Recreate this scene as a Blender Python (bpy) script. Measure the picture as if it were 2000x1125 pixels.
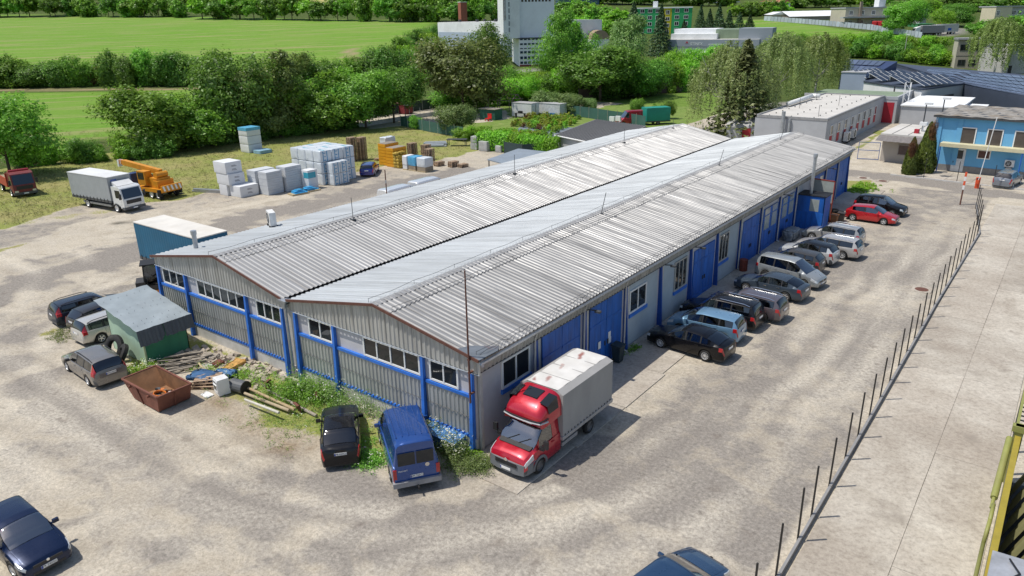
import bpy, bmesh, math, random
import numpy as np
from mathutils import Vector, Matrix
random.seed(7); np.random.seed(7)
for o in list(bpy.data.objects): bpy.data.objects.remove(o)
SC = bpy.context.scene; C = SC.collection
R = math.radians; PI = math.pi

# ---------------------------------------------------------------- camera
CAM = np.array([18.2248, -21.0236, 17.9713]); YAW, PIT, ROL, FPX = -0.655764, -0.355175, -0.0201389, 1431.084
_F = np.array([math.sin(YAW)*math.cos(PIT), math.cos(YAW)*math.cos(PIT), math.sin(PIT)])
_Rr = np.array([math.cos(YAW), -math.sin(YAW), 0.0]); _U = np.cross(_Rr, _F)
_R = _Rr*math.cos(ROL)+_U*math.sin(ROL); _U = -_Rr*math.sin(ROL)+_U*math.cos(ROL)
cam = bpy.data.objects.new('camera', bpy.data.cameras.new('camera')); C.objects.link(cam)
cam.matrix_world = Matrix(((_R[0], _U[0], -_F[0], CAM[0]), (_R[1], _U[1], -_F[1], CAM[1]), (_R[2], _U[2], -_F[2], CAM[2]), (0, 0, 0, 1)))
cam.data.sensor_width = 36; cam.data.lens = FPX*36/2000; cam.data.clip_start = 0.5; cam.data.clip_end = 6000
SC.camera = cam

# ---------------------------------------------------------------- sky, sun, exposure
SUN = Vector((-0.84, -0.73, 2.32)).normalized()
world = bpy.data.worlds.new('World'); SC.world = world; world.use_nodes = True
nt = world.node_tree; nt.nodes.clear()
sky = nt.nodes.new('ShaderNodeTexSky'); sky.sky_type = 'NISHITA'; sky.sun_disc = False
sky.sun_elevation = math.asin(SUN.z); sky.sun_rotation = math.atan2(SUN.x, SUN.y); sky.air_density = 1.0; sky.dust_density = 1.2
bg = nt.nodes.new('ShaderNodeBackground'); bg.inputs[1].default_value = 0.12
wo = nt.nodes.new('ShaderNodeOutputWorld'); nt.links.new(sky.outputs[0], bg.inputs[0]); nt.links.new(bg.outputs[0], wo.inputs[0])
sl = bpy.data.lights.new('sun', 'SUN'); sl.energy = 3.9; sl.angle = R(0.53); sl.color = (1, 0.955, 0.88)
sun = bpy.data.objects.new('sun', sl); C.objects.link(sun); sun.rotation_euler = SUN.to_track_quat('Z', 'Y').to_euler(); sun.location = (0, 0, 120)
SC.view_settings.view_transform = 'Standard'; SC.view_settings.look = 'None'; SC.view_settings.gamma = 1; SC.view_settings.exposure = 0.03
SC.view_settings.use_curve_mapping = False
SC.render.engine = 'CYCLES'; SC.cycles.max_bounces = 6; SC.cycles.transparent_max_bounces = 12

# ---------------------------------------------------------------- placing on the ground
FH = np.array([math.sin(YAW), math.cos(YAW)])
def tz(x, y):
    """terrain height: flat yards, then fields rising to the hills behind"""
    d = (np.asarray(x)-CAM[0])*FH[0]+(np.asarray(y)-CAM[1])*FH[1]
    u = np.clip(d-185, 0, None)
    s = np.where(u < 40, u*u/80.0, u-20.0)
    return 0.057*s+np.where(d > 640, np.clip(d-640, 0, 900)*0.035, 0)
def ray(px, py): return _F*FPX+_R*(px-1000)+_U*(562.5-py)
def at(px, py, z=0.0):
    d = ray(px, py); p = CAM+d*((z-CAM[2])/d[2]); return Vector(p)
def gt(px, py):
    """point of the terrain seen at a spot of the photograph"""
    d = ray(px, py); d = d/np.linalg.norm(d); a, b = 5.0, 5.0
    while b < 3000:
        p = CAM+d*b
        if p[2] <= tz(p[0], p[1]): break
        a = b; b *= 1.02
    for _ in range(30):
        m = (a+b)/2; p = CAM+d*m
        if p[2] <= tz(p[0], p[1]): b = m
        else: a = m
    return Vector(CAM+d*b)
def onplane(px, py, ax, v):
    d = ray(px, py); return Vector(CAM+d*((v-CAM[ax])/d[ax]))
def depth(p): return float((np.array(p)-CAM)@_F)
def mpp(p): return depth(p)/FPX      # metres for each pixel of the 2000 px photograph at p

# ---------------------------------------------------------------- mesh helpers
class MB:
    def __init__(s): s.v = []; s.f = []; s.m = []; s.cur = 0
    def add(s, vs, fs):
        o = len(s.v); s.v += [tuple(v) for v in vs]; s.f += [tuple(i+o for i in f) for f in fs]; s.m += [s.cur]*len(fs); return s
    def box(s, x0, x1, y0, y1, z0, z1):
        return s.add([(x0,y0,z0),(x1,y0,z0),(x1,y1,z0),(x0,y1,z0),(x0,y0,z1),(x1,y0,z1),(x1,y1,z1),(x0,y1,z1)],
                     [(0,3,2,1),(4,5,6,7),(0,1,5,4),(1,2,6,5),(2,3,7,6),(3,0,4,7)])
    def cbox(s, c, sz, rz=0, ry=0, rx=0):
        M = Matrix.Rotation(rz,3,'Z')@Matrix.Rotation(ry,3,'Y')@Matrix.Rotation(rx,3,'X'); c = Vector(c); a,b,h = sz[0]/2,sz[1]/2,sz[2]/2
        vs = [c+M@Vector(v) for v in ((-a,-b,-h),(a,-b,-h),(a,b,-h),(-a,b,-h),(-a,-b,h),(a,-b,h),(a,b,h),(-a,b,h))]
        return s.add(vs, [(0,3,2,1),(4,5,6,7),(0,1,5,4),(1,2,6,5),(2,3,7,6),(3,0,4,7)])
    def frame(s, p0, p1):
        d = (Vector(p1)-Vector(p0)); L = d.length; d = d/L
        a = Vector((0,0,1)) if abs(d.z) < 0.9 else Vector((1,0,0))
        u = d.cross(a).normalized(); w = u.cross(d); return d, u, w
    def bar(s, p0, p1, w, h):
        d,u,q = s.frame(p0,p1); p0=Vector(p0); p1=Vector(p1); vs=[]
        for p in (p0,p1):
            vs += [p-u*w/2-q*h/2, p+u*w/2-q*h/2, p+u*w/2+q*h/2, p-u*w/2+q*h/2]
        return s.add(vs,[(3,2,1,0),(4,5,6,7),(0,1,5,4),(1,2,6,5),(2,3,7,6),(3,0,4,7)])
    def tube(s, p0, p1, r, n=8, r1=None, cap=True):
        d,u,q = s.frame(p0,p1); r1 = r if r1 is None else r1; vs=[]
        for p,rr in ((Vector(p0),r),(Vector(p1),r1)):
            vs += [p+(u*math.cos(2*PI*k/n)+q*math.sin(2*PI*k/n))*rr for k in range(n)]
        fs=[(k,(k+1)%n,n+(k+1)%n,n+k) for k in range(n)]
        if cap: fs += [tuple(range(n))[::-1], tuple(range(n,2*n))]
        return s.add(vs,fs)
    def path(s, pts, r, n=6):
        for a,b in zip(pts[:-1],pts[1:]): s.tube(a,b,r,n)
        return s
    def prism(s, poly, z0, z1):
        n=len(poly); vs=[(p[0],p[1],z0) for p in poly]+[(p[0],p[1],z1) for p in poly]
        return s.add(vs,[tuple(range(n))[::-1],tuple(range(n,2*n))]+[(k,(k+1)%n,n+(k+1)%n,n+k) for k in range(n)])
    def xprism(s, poly, y0, y1, inset=0.0):
        """outline in x,z pulled along y"""
        n=len(poly); vs=[(p[0],y0,p[1]) for p in poly]+[(p[0],y1,p[1]) for p in poly]
        return s.add(vs,[tuple(range(n)),tuple(range(n,2*n))[::-1]]+[((k+1)%n,k,n+k,n+(k+1)%n) for k in range(n)])
    def lathe(s, prof, n=16, c=(0,0,0), axis='z'):
        vs=[]; c=Vector(c)
        for r,h in prof:
            for k in range(n):
                a=2*PI*k/n; x,y=r*math.cos(a),r*math.sin(a)
                vs.append(c+(Vector((x,y,h)) if axis=='z' else Vector((x,h,y)) if axis=='y' else Vector((h,x,y))))
        m=len(prof); fs=[(i*n+k,i*n+(k+1)%n,(i+1)*n+(k+1)%n,(i+1)*n+k) for i in range(m-1) for k in range(n)]
        return s.add(vs,fs)
    def quad(s,a,b,c,d): return s.add([a,b,c,d],[(0,1,2,3)])
    def mesh(s, name, mats, smooth=False, ang=None):
        me=bpy.data.meshes.new(name); me.from_pydata([tuple(v) for v in s.v],[],s.f)
        for m in (mats if isinstance(mats,(list,tuple)) else [mats]): me.materials.append(m)
        if any(s.m): me.polygons.foreach_set('material_index',s.m)
        if smooth:
            me.polygons.foreach_set('use_smooth',[True]*len(me.polygons))
            if ang is not None:
                try: me.set_sharp_from_angle(angle=ang)
                except Exception: pass
        me.update(); return me
def link(name, me, parent=None, loc=(0,0,0), rz=0, rot=None, scale=None):
    o=bpy.data.objects.new(name,me); C.objects.link(o)
    o.location=loc; o.rotation_euler=rot if rot else (0,0,rz)
    if scale: o.scale=scale if isinstance(scale,(tuple,list)) else (scale,)*3
    if parent: o.parent=parent
    return o
def obj(name, mb, mat, parent=None, loc=(0,0,0), rz=0, smooth=False, ang=None, rot=None):
    return link(name, mb.mesh(name,mat,smooth,ang), parent, loc, rz, rot)
def tag(o,label,cat,group=None,kind=None):
    if label: o['label']=label
    if cat: o['category']=cat
    if group: o['group']=group
    if kind: o['kind']=kind
    return o
def thing(name,label,cat,loc=(0,0,0),rz=0,group=None):
    o=link(name,None,None,loc,rz); o.empty_display_size=0.3; return tag(o,label,cat,group)
def copy_tree(o,parent=None):
    c=o.copy(); C.objects.link(c); c.parent=parent
    for ch in o.children: copy_tree(ch,c)
    return c
_txt={}
def text(name, body, size, mat, parent, M, depth=0.002, align='CENTER'):
    cu=bpy.data.curves.new('t','FONT'); cu.body=body; cu.size=size; cu.align_x=align; cu.align_y='CENTER'; cu.extrude=depth; cu.resolution_u=2
    to=bpy.data.objects.new('t',cu); me=bpy.data.meshes.new_from_object(to); bpy.data.objects.remove(to); bpy.data.curves.remove(cu)
    me.materials.clear(); me.materials.append(mat)
    o=link(name,me,parent); o.matrix_local=M; return o
def face_M(loc, normal, up=(0,0,1)):
    """frame whose x,y lie in a face and z along its normal"""
    n=Vector(normal).normalized(); u=Vector(up); x=u.cross(n).normalized(); y=n.cross(x)
    return Matrix(((x.x,y.x,n.x,loc[0]),(x.y,y.y,n.y,loc[1]),(x.z,y.z,n.z,loc[2]),(0,0,0,1)))

# ---------------------------------------------------------------- materials
def newmat(name):
    m=bpy.data.materials.new(name); m.use_nodes=True; n=m.node_tree.nodes; n.clear()
    o=n.new('ShaderNodeOutputMaterial'); b=n.new('ShaderNodeBsdfPrincipled'); m.node_tree.links.new(b.outputs[0],o.inputs[0]); return m,m.node_tree,b,o
def N(t,typ,**kw):
    n=t.nodes.new(typ)
    for k,v in kw.items():
        if k in n.inputs: 
            n.inputs[k].default_value=v
        else: setattr(n,k,v)
    return n
def ramp(t,fac,stops,interp='LINEAR'):
    n=t.nodes.new('ShaderNodeValToRGB'); n.color_ramp.interpolation=interp; e=n.color_ramp.elements
    while len(e)<len(stops): e.new(0.5)
    for i,(p,c) in enumerate(stops): e[i].position=p; e[i].color=(c if len(c)==4 else (*c,1)) if isinstance(c,tuple) else (c,c,c,1)
    t.links.new(fac,n.inputs[0]); return n.outputs[0]
def mixc(t,fac,a,b,typ='MIX'):
    n=t.nodes.new('ShaderNodeMix'); n.data_type='RGBA'; n.blend_type=typ
    for i,v in ((0,fac),(6,a),(7,b)):
        if isinstance(v,(int,float)): n.inputs[i].default_value=v
        elif isinstance(v,tuple): n.inputs[i].default_value=(*v,1) if len(v)==3 else v
        else: t.links.new(v,n.inputs[i])
    return n.outputs[2]
def math_(t,op,a,b=0.0,clamp=False):
    n=t.nodes.new('ShaderNodeMath'); n.operation=op; n.use_clamp=clamp
    for i,v in ((0,a),(1,b)):
        if isinstance(v,(int,float)): n.inputs[i].default_value=v
        else: t.links.new(v,n.inputs[i])
    return n.outputs[0]
def coords(t,scale=(1,1,1),space='Object',rand=False):
    tc=t.nodes.new('ShaderNodeTexCoord'); mp=t.nodes.new('ShaderNodeMapping'); mp.inputs['Scale'].default_value=scale
    src=t.nodes.new('ShaderNodeNewGeometry').outputs['Position'] if space=='World' else tc.outputs[space]
    t.links.new(src,mp.inputs[0])
    if rand:
        oi=t.nodes.new('ShaderNodeObjectInfo'); v=t.nodes.new('ShaderNodeVectorMath'); v.operation='ADD'
        sc=math_(t,'MULTIPLY',oi.outputs['Random'],37.0); cb=t.nodes.new('ShaderNodeCombineXYZ')
        for i in range(3): t.links.new(sc,cb.inputs[i])
        t.links.new(mp.outputs[0],v.inputs[0]); t.links.new(cb.outputs[0],v.inputs[1]); return v.outputs[0]
    return mp.outputs[0]
def noise(t,vec,scale,detail=4,rough=0.55,dist=0.0):
    n=t.nodes.new('ShaderNodeTexNoise'); n.inputs['Scale'].default_value=scale; n.inputs['Detail'].default_value=detail; n.inputs['Roughness'].default_value=rough; n.inputs['Distortion'].default_value=dist
    if vec is not None: t.links.new(vec,n.inputs['Vector'])
    return n.outputs[0]
def bump(t,b,h,strength=0.3,dist=0.02):
    n=t.nodes.new('ShaderNodeBump'); n.inputs['Strength'].default_value=strength; n.inputs['Distance'].default_value=dist
    t.links.new(h,n.inputs['Height']); t.links.new(n.outputs[0],b.inputs['Normal'])
_mc={}
def M(col, rough=0.6, metal=0.0, var=0.18, sc=3.0, dirt=None, dirt_amt=0.3, coat=0.0, rnd=0.0, bmp=0.0, stretch=(1,1,1), spec=0.5, name=None):
    """a plain weathered surface: base colour, blotchy variation, optional dirt colour"""
    key=(col,rough,metal,var,sc,dirt,dirt_amt,coat,rnd,bmp,stretch,spec)
    if key in _mc: return _mc[key]
    m,t,b,o=newmat(name or 'surface'); b.inputs['Roughness'].default_value=rough; b.inputs['Metallic'].default_value=metal
    b.inputs['Coat Weight'].default_value=coat; b.inputs['Coat Roughness'].default_value=0.04; b.inputs['Specular IOR Level'].default_value=spec
    v=coords(t,stretch,rand=True); f=noise(t,v,sc,5,0.6)
    lo=tuple(c*(1-var) for c in col); hi=tuple(min(1,c*(1+var)) for c in col)
    c=ramp(t,f,[(0.3,lo),(0.7,hi)])
    if dirt:
        f2=noise(t,v,sc*0.37,6,0.7,0.4); c=mixc(t,ramp(t,f2,[(0.5,0.0),(0.72,dirt_amt)]),c,dirt)
    if rnd:
        oi=t.nodes.new('ShaderNodeObjectInfo'); k=math_(t,'MULTIPLY_ADD',oi.outputs['Random'],2*rnd); k.node.inputs[2].default_value=1-rnd
        hs=t.nodes.new('ShaderNodeHueSaturation'); t.links.new(c,hs.inputs['Color']); t.links.new(k,hs.inputs['Value']); c=hs.outputs[0]
    t.links.new(c,b.inputs['Base Color'])
    if bmp: bump(t,b,noise(t,v,sc*6,3),bmp,0.01)
    _mc[key]=m; return m
# ================================================================ GROUND
def sdist(P, poly, closed=True):
    """signed distance (positive inside) of points to a polygon, or minus the distance to a polyline"""
    poly=np.array(poly,float); n=len(poly); d2=np.full(len(P),1e18); ins=np.zeros(len(P),bool)
    for i in range(n if closed else n-1):
        a=poly[i]; b=poly[(i+1)%n]; ab=b-a; t=np.clip(((P-a)@ab)/(ab@ab+1e-12),0,1)
        q=P-(a+t[:,None]*ab); d2=np.minimum(d2,(q*q).sum(1))
        if closed:
            c=(a[1]>P[:,1])!=(b[1]>P[:,1]); xx=a[0]+(P[:,1]-a[1])/(b[1]-a[1]+1e-12)*ab[0]; ins^=c&(P[:,0]<xx)
    d=np.sqrt(d2); return np.where(ins,d,-d) if closed else -d
def pix(*pp): return [tuple(gt(a,b)[:2]) for a,b in pp]
def soft(d,w): return np.clip(0.5+d/(2*w),0,1)
def attr(me,name,arr):
    a=me.attributes.new(name,'FLOAT_COLOR','POINT'); a.data.foreach_set('color',arr.astype(np.float32).ravel())
def grid_mesh(name,X,Y,Z):
    h,w=X.shape; v=np.stack([X,Y,Z],-1).reshape(-1,3); i=np.arange(h*w).reshape(h,w)
    f=np.stack([i[:-1,:-1],i[:-1,1:],i[1:,1:],i[1:,:-1]],-1).reshape(-1,4)
    me=bpy.data.meshes.new(name); me.vertices.add(len(v)); me.vertices.foreach_set('co',v.astype(np.float32).ravel())
    me.loops.add(f.size); me.loops.foreach_set('vertex_index',f.astype(np.int32).ravel())
    me.polygons.add(len(f)); me.polygons.foreach_set('loop_start',np.arange(0,f.size,4,dtype=np.int32)); me.polygons.foreach_set('loop_total',np.full(len(f),4,np.int32))
    me.update(calc_edges=True); return me,v

# ---- terrain to the horizon
ds=np.concatenate([np.arange(-60,90,10),np.arange(90,320,3.0),np.arange(320,700,6),np.geomspace(700,4500,40)])
ls=np.concatenate([-np.geomspace(2600,260,20),np.arange(-256,257,4.0),np.geomspace(260,2600,20)])
D,Lt=np.meshgrid(ds,ls,indexing='ij'); RH=np.array([math.cos(YAW),-math.sin(YAW)])
X=CAM[0]+D*FH[0]+Lt*RH[0]; Y=CAM[1]+D*FH[1]+Lt*RH[1]; Z=tz(X,Y)-0.06
Z=np.where(D<90,-0.06,Z)
me,v=grid_mesh('ground',X,Y,Z); P2=v[:,:2]
crop1=soft(sdist(P2,pix((-400,186),(200,179),(445,172),(560,200),(420,235),(250,262),(120,285),(60,300),(-300,320))),1.5)
crop2=soft(sdist(P2,pix((-700,150),(0,150),(430,150),(780,112),(772,92),(850,44),(850,40),(700,38),(400,33),(0,28),(-600,26))),2.5)
crop3=soft(sdist(P2,pix((1490,38),(1600,50),(1760,72),(1800,90),(1640,82),(1540,72),(1470,66),(1420,40))),2)
lawn=soft(sdist(P2,pix((1050,222),(1180,200),(1400,172),(1480,200),(1420,215),(1300,240),(1220,240))),1.2)
path=soft(sdist(P2,pix((-200,183),(0,176),(200,174),(350,174),(445,169)),False)+1.6,1.0)
path=np.maximum(path,soft(sdist(P2,pix((760,97),(775,92),(782,102),(778,112),(765,108))),2))
trk=soft(np.maximum(sdist(P2,pix((688,120),(677,106),(680,98),(690,94),(715,91)),False),sdist(P2,pix((700,120),(690,104),(693,97),(703,92),(730,89)),False))+0.9,0.5)
far=soft(sdist(P2,pix((560,3),(640,9),(720,4),(640,-5),(560,-6))),8)+soft(sdist(P2,pix((330,3),(400,3),(450,1),(440,-6),(300,-6))),8)
road=soft(sdist(P2,pix((1350,240),(1420,222),(1500,205),(1560,200)),False)+2.6,0.4)+soft(sdist(P2,pix((1000,136),(1050,134),(1060,140),(1010,142))),2)
yardR=soft(sdist(P2,pix((1790,62),(1860,54),(1890,56),(1880,66),(1840,72))),3)
col=np.zeros((len(v),4)); col[:,0]=np.clip(crop1+crop2+crop3,0,1); col[:,1]=np.clip(path+trk,0,1); col[:,2]=np.clip(road+yardR,0,1); col[:,3]=np.clip(far,0,1)
attr(me,'zone',col); attr(me,'zone2',np.stack([lawn,crop3,lawn*0,lawn*0],-1))
m,t,b,o=newmat('grassland'); b.inputs['Roughness'].default_value=0.95; b.inputs['Specular IOR Level'].default_value=0.1
za=N(t,'ShaderNodeAttribute',attribute_name='zone'); zs=t.nodes.new('ShaderNodeSeparateColor'); t.links.new(za.outputs['Color'],zs.inputs[0])
zb=N(t,'ShaderNodeAttribute',attribute_name='zone2'); zs2=t.nodes.new('ShaderNodeSeparateColor'); t.links.new(zb.outputs['Color'],zs2.inputs[0])
w=coords(t,(1,1,1),'World'); wr=t.nodes.new('ShaderNodeMapping'); wr.vector_type='TEXTURE'; wr.inputs['Rotation'].default_value=(0,0,R(52)); wr.inputs['Scale'].default_value=(9,1,1); t.links.new(w,wr.inputs[0])
n1=noise(t,w,0.6,6,0.65); n2=noise(t,wr.outputs[0],0.22,4,0.6,0.6); n3=noise(t,w,0.03,5,0.6)
wild=ramp(t,n1,[(0.3,(0.045,0.075,0.018)),(0.55,(0.085,0.12,0.03)),(0.75,(0.16,0.15,0.06))])
rw=t.nodes.new('ShaderNodeMapping'); rw.vector_type='TEXTURE'; rw.inputs['Rotation'].default_value=(0,0,R(45)); rw.inputs['Scale'].default_value=(60,1.3,1); t.links.new(w,rw.inputs[0]); nrow=noise(t,rw.outputs[0],1.0,2,0.5)
cropc=ramp(t,n1,[(0.25,(0.12,0.25,0.028)),(0.75,(0.19,0.335,0.046))]); cropc=mixc(t,ramp(t,nrow,[(0.45,0.0),(0.7,0.16)]),cropc,(0.10,0.19,0.03))
cropc=mixc(t,ramp(t,n2,[(0.50,0.0),(0.64,0.75)]),cropc,(0.33,0.30,0.14))
cropc=mixc(t,ramp(t,n3,[(0.45,0.0),(0.75,0.55)]),cropc,(0.21,0.31,0.06))
c=mixc(t,zs.outputs[0],wild,cropc)
lawnc=ramp(t,n1,[(0.3,(0.12,0.20,0.035)),(0.6,(0.17,0.26,0.05)),(0.75,(0.27,0.26,0.11))]); c=mixc(t,zs2.outputs[0],c,lawnc)
c=mixc(t,za.outputs['Alpha'],c,(0.42,0.36,0.15))
c=mixc(t,zs.outputs[1],c,mixc(t,n1,(0.30,0.22,0.13),(0.38,0.31,0.19)))
c=mixc(t,zs.outputs[2],c,mixc(t,n1,(0.22,0.21,0.19),(0.34,0.32,0.29)))
t.links.new(c,b.inputs['Base Color']); bump(t,b,noise(t,w,2.5,4,0.7),0.9,0.25)
me.materials.append(m); ground=link('ground',me); tag(ground,None,None,kind='structure')

# ---- the yard: gravel, worn asphalt, dirt and grass edges
st=0.3; xs=np.arange(-96,42,st); ys=np.arange(-34,122,st)
X,Y=np.meshgrid(xs,ys); rs=np.random.RandomState(3)
def vnoise(X,Y,s,seed):
    r=np.random.RandomState(seed); G=r.rand(80,80); a=(X/s)%79; bb=(Y/s)%79; i=a.astype(int); j=bb.astype(int); fx=a-i; fy=bb-j; fx=fx*fx*(3-2*fx); fy=fy*fy*(3-2*fy)
    g=lambda p,q:G[p%80,q%80]
    return (g(i,j)*(1-fx)+g(i+1,j)*fx)*(1-fy)+(g(i,j+1)*(1-fx)+g(i+1,j+1)*fx)*fy
Zy=0.02*(vnoise(X,Y,7,5)-0.5)+0.03*(vnoise(X,Y,2.2,6)-0.5)
flat=(X>-27)&(X<4)&(Y>-0.6)&(Y<62); Zy=np.where(flat|(X>12.2),-0.01,Zy)
me,v=grid_mesh('yard',X,Y,Zy); P2=v[:,:2]; px=P2[:,0]; py=P2[:,1]
wob=(vnoise(px,py,1.7,11)-0.5)*2.0+(vnoise(px,py,0.8,12)-0.5)*1.0
def polyz(w,*pp): return soft(sdist(P2,pix(*pp))+wob*w,w)
def strip(w,r,*pp): return soft(sdist(P2,pix(*pp),False)+r+wob*w,w)
lower=[(-300,470),(0,448),(60,430),(130,405),(330,392),(420,374),(450,372),(530,362),(620,352),(690,338),(750,322),(850,314),(920,296),(1010,281),(1010,262)]
upper=[(1120,215),(900,225),(700,225),(450,190),(0,190),(-600,230)]
LAWN=pix(*(lower+upper)); grass=polyz(0.9,*(lower+upper))
garden=polyz(0.5,(880,262),(930,205),(1100,200),(1230,232),(1250,250),(1090,282),(1000,285))
glawn=polyz(0.8,(1085,228),(1180,208),(1290,190),(1420,172),(1500,185),(1440,215),(1400,232),(1330,246),(1262,254)); road_=strip(0.3,2.8,(1290,285),(1360,250),(1430,225),(1520,205)); glawn=glawn*(1-road_)
garden=np.maximum(garden,glawn); grass=np.maximum(grass,garden*0.95)
grass=np.maximum(grass,polyz(0.5,(1610,420),(1650,352),(1700,352),(1708,368),(1700,378)))        # patch past the hall corner
grass=np.maximum(grass,polyz(0.5,(1600,335),(1648,305),(1720,255),(1742,255),(1730,262),(1665,300),(1660,320)))
grass=np.maximum(grass,polyz(0.6,(380,640),(590,740),(660,780),(930,880),(965,915),(900,935),(830,900),(740,905),(600,850),(520,835),(450,790),(400,760),(380,720),(280,740),(240,740),(250,690))*0.62)
grass=np.maximum(grass,strip(0.7,0.35,(95,650),(120,665),(105,640))*0.7)
bl=strip(0.8,1.2,(20,440),(140,420),(200,415))*0.5; grass=np.maximum(grass,bl); grass=np.maximum(grass,strip(0.6,0.7,(0,490),(40,478))*0.6)
dark=np.zeros(len(v))
for w_,r_,k,pts in [(1.6,2.6,0.9,((-100,600),(60,545),(230,500),(400,450),(620,395),(900,335))),
    (1.4,1.3,0.7,((-100,700),(120,620),(250,560),(300,560))),(1.2,1.0,0.6,((0,640),(80,600))),
    (1.0,1.3,0.95,((60,745),(100,790),(150,830),(140,800))),(1.2,1.1,0.8,((0,720),(50,715))),
    (1.3,1.0,0.95,((300,990),(400,960),(520,930),(640,930),(720,960),(830,965),(900,940))),
    (1.4,1.5,0.85,((380,1010),(560,985),(760,1010),(950,985),(1100,940),(1200,880))),
    (1.3,0.9,0.8,((560,1080),(800,1060),(1000,1050),(1200,1010),(1330,960))),
    (1.1,0.6,0.8,((190,1040),(260,1030),(330,1075))),(1.5,1.3,0.7,((1300,900),(1420,810),(1500,720),(1540,640))),
    (1.5,1.4,0.55,((1240,880),(1400,760),(1440,700))),(1.2,1.0,0.6,((1500,1000),(1560,940),(1650,800))),
    (1.6,1.6,0.75,((1760,430),(1780,395),(1740,385))),(1.2,1.0,0.6,((1640,560),(1720,480),(1790,440))),
    (1.0,2.2,0.95,((1660,338),(1730,345),(1800,350),(1900,372),(2060,395))),(0.6,0.35,1.0,((1700,633),(1745,640))),
    (0.6,0.35,1.0,((1855,407),(1880,412))),(0.5,0.4,0.9,((1800,632),(1812,640))),(0.8,0.8,0.5,((1400,640),(1500,640)))]:
    dark=np.maximum(dark,k*strip(w_,r_,*pts))
ry=np.clip((px-3.2)/2,0,1)*np.clip((13.0-px)/.4,0,1)*(py<66); dark=np.maximum(dark,ry*(.30+.45*vnoise(px,py,6.0,91))); fr=np.clip((-5.5-py)/3,0,1)*np.clip((px+22)/6,0,1)*(px<13); dark=np.maximum(dark,fr*(.10+.62*vnoise(px,py,7.0,92))); dark=np.maximum(dark,np.clip((-27-px)/4,0,1)*(.12+.5*vnoise(px,py,8.0,93))*(1-grass))
wet=strip(0.5,0.45,(228,437),(258,434))
conc=polyz(0.25,(1655,330),(1665,300),(1720,262),(1830,340),(1790,345)) 
conc=np.maximum(conc,np.clip((np.minimum(px-13.1,30-px))*3,0,1)*(py<66)*0.9)
conc=np.maximum(conc,polyz(1.0,(0,500),(150,430),(300,410),(330,420),(200,470),(60,520))*0.8)
conc=np.maximum(conc,polyz(0.6,(690,235),(820,215),(900,225),(990,215),(1000,232),(930,240),(860,240),(720,252))*1.0)
conc=np.maximum(conc,strip(0.5,0.9,(350,425),(450,405),(560,385))*0.85)
dirt=np.zeros(len(v)); dirt=np.maximum(dirt,polyz(0.8,(370,760),(460,770),(560,830),(620,850),(620,900),(520,880),(430,830))*0.9)
dirt=np.maximum(dirt,strip(0.8,0.8,(490,300),(560,312),(580,318))*0.8)
dirt=np.maximum(dirt,strip(1.0,1.2,(400,378),(520,370),(640,352))*0.4)
grass=np.where(conc>0.6,grass*0.2,grass)
attr(me,'zone',np.stack([grass,dark,conc,dirt],-1)); trk=np.zeros(len(v)); pale_band=np.zeros(len(v)); wb2=(vnoise(px,py,3.1,21)-.5)
CV=[((0,690),(120,760),(280,850),(450,930),(650,985),(900,1000),(1150,940),(1350,820),(1520,690),(1640,580),(1740,480),(1800,420)),
 ((0,780),(150,850),(330,940),(560,1020),(850,1050),(1150,1010),(1400,880),(1580,720),(1720,560),(1820,440)),
 ((-60,640),(100,600),(260,535),(420,475),(620,410),(900,340)),((30,1100),(200,1010),(420,962),(640,960),(820,1000),(1060,1050)),((1300,1125),(1420,1000),(1560,840),(1700,640),(1800,500),(1850,420)),
 ((100,480),(200,520),(150,600),(60,700),(100,800),(300,900)),((700,1125),(900,1060),(1150,1000),(1330,900),(1450,780))]
def curve(pp,off):
    P_=np.array(pix(*pp)); Q=[]
    for i in range(len(P_)-1):
        a=P_[max(i-1,0)]; b_=P_[i]; c_=P_[i+1]; d_=P_[min(i+2,len(P_)-1)]
        for s_ in np.linspace(0,1,5)[:-1]: Q.append(.5*((2*b_)+(c_-a)*s_+(2*a-5*b_+4*c_-d_)*s_**2+(3*b_-a-3*c_+d_)*s_**3))
    Q=np.array(Q+[P_[-1]]); T=np.gradient(Q,axis=0); T/=np.linalg.norm(T,axis=1)[:,None]+1e-9; return Q+np.stack([-T[:,1],T[:,0]],1)*off
def sgn_dist(P,C_):
    best=np.full(len(P),1e18); sg=np.ones(len(P))
    for a_,b_ in zip(C_[:-1],C_[1:]):
        ab=b_-a_; t_=np.clip(((P-a_)@ab)/(ab@ab+1e-12),0,1); q=P-(a_+t_[:,None]*ab); d2=(q*q).sum(1); k=d2<best; best=np.where(k,d2,best); sg=np.where(k,np.sign(ab[0]*(P[:,1]-a_[1])-ab[1]*(P[:,0]-a_[0])),sg)
    return np.sqrt(best)*sg
for ci,cv in enumerate(CV):
    D_=sgn_dist(P2,curve(cv,0)[::2])+wb2*.7; fade=np.clip(2.2*vnoise(px,py,6.3,30+ci)-.75,0,1)
    for off,r_,k_ in ((-.85,.2,.9),(.85,.2,.9),(2.4+.3*ci,.16,.6)): trk=np.maximum(trk,k_*soft(r_-np.abs(D_-off),.22)*fade)
    for off in (0,-2.0-.4*ci): pale_band=np.maximum(pale_band,soft(.5-np.abs(D_-off),.5)*np.clip(2.0*vnoise(px,py,5.1,50+ci)-.7,0,1))  # pale dust bands along the tyre tracks
attr(me,'zone2',np.stack([garden,wet,trk,pale_band],-1))
m,t,b,o=newmat('yard_gravel'); b.inputs['Roughness'].default_value=0.92; b.inputs['Specular IOR Level'].default_value=0.2
za=N(t,'ShaderNodeAttribute',attribute_name='zone'); zs=t.nodes.new('ShaderNodeSeparateColor'); t.links.new(za.outputs['Color'],zs.inputs[0])
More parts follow.
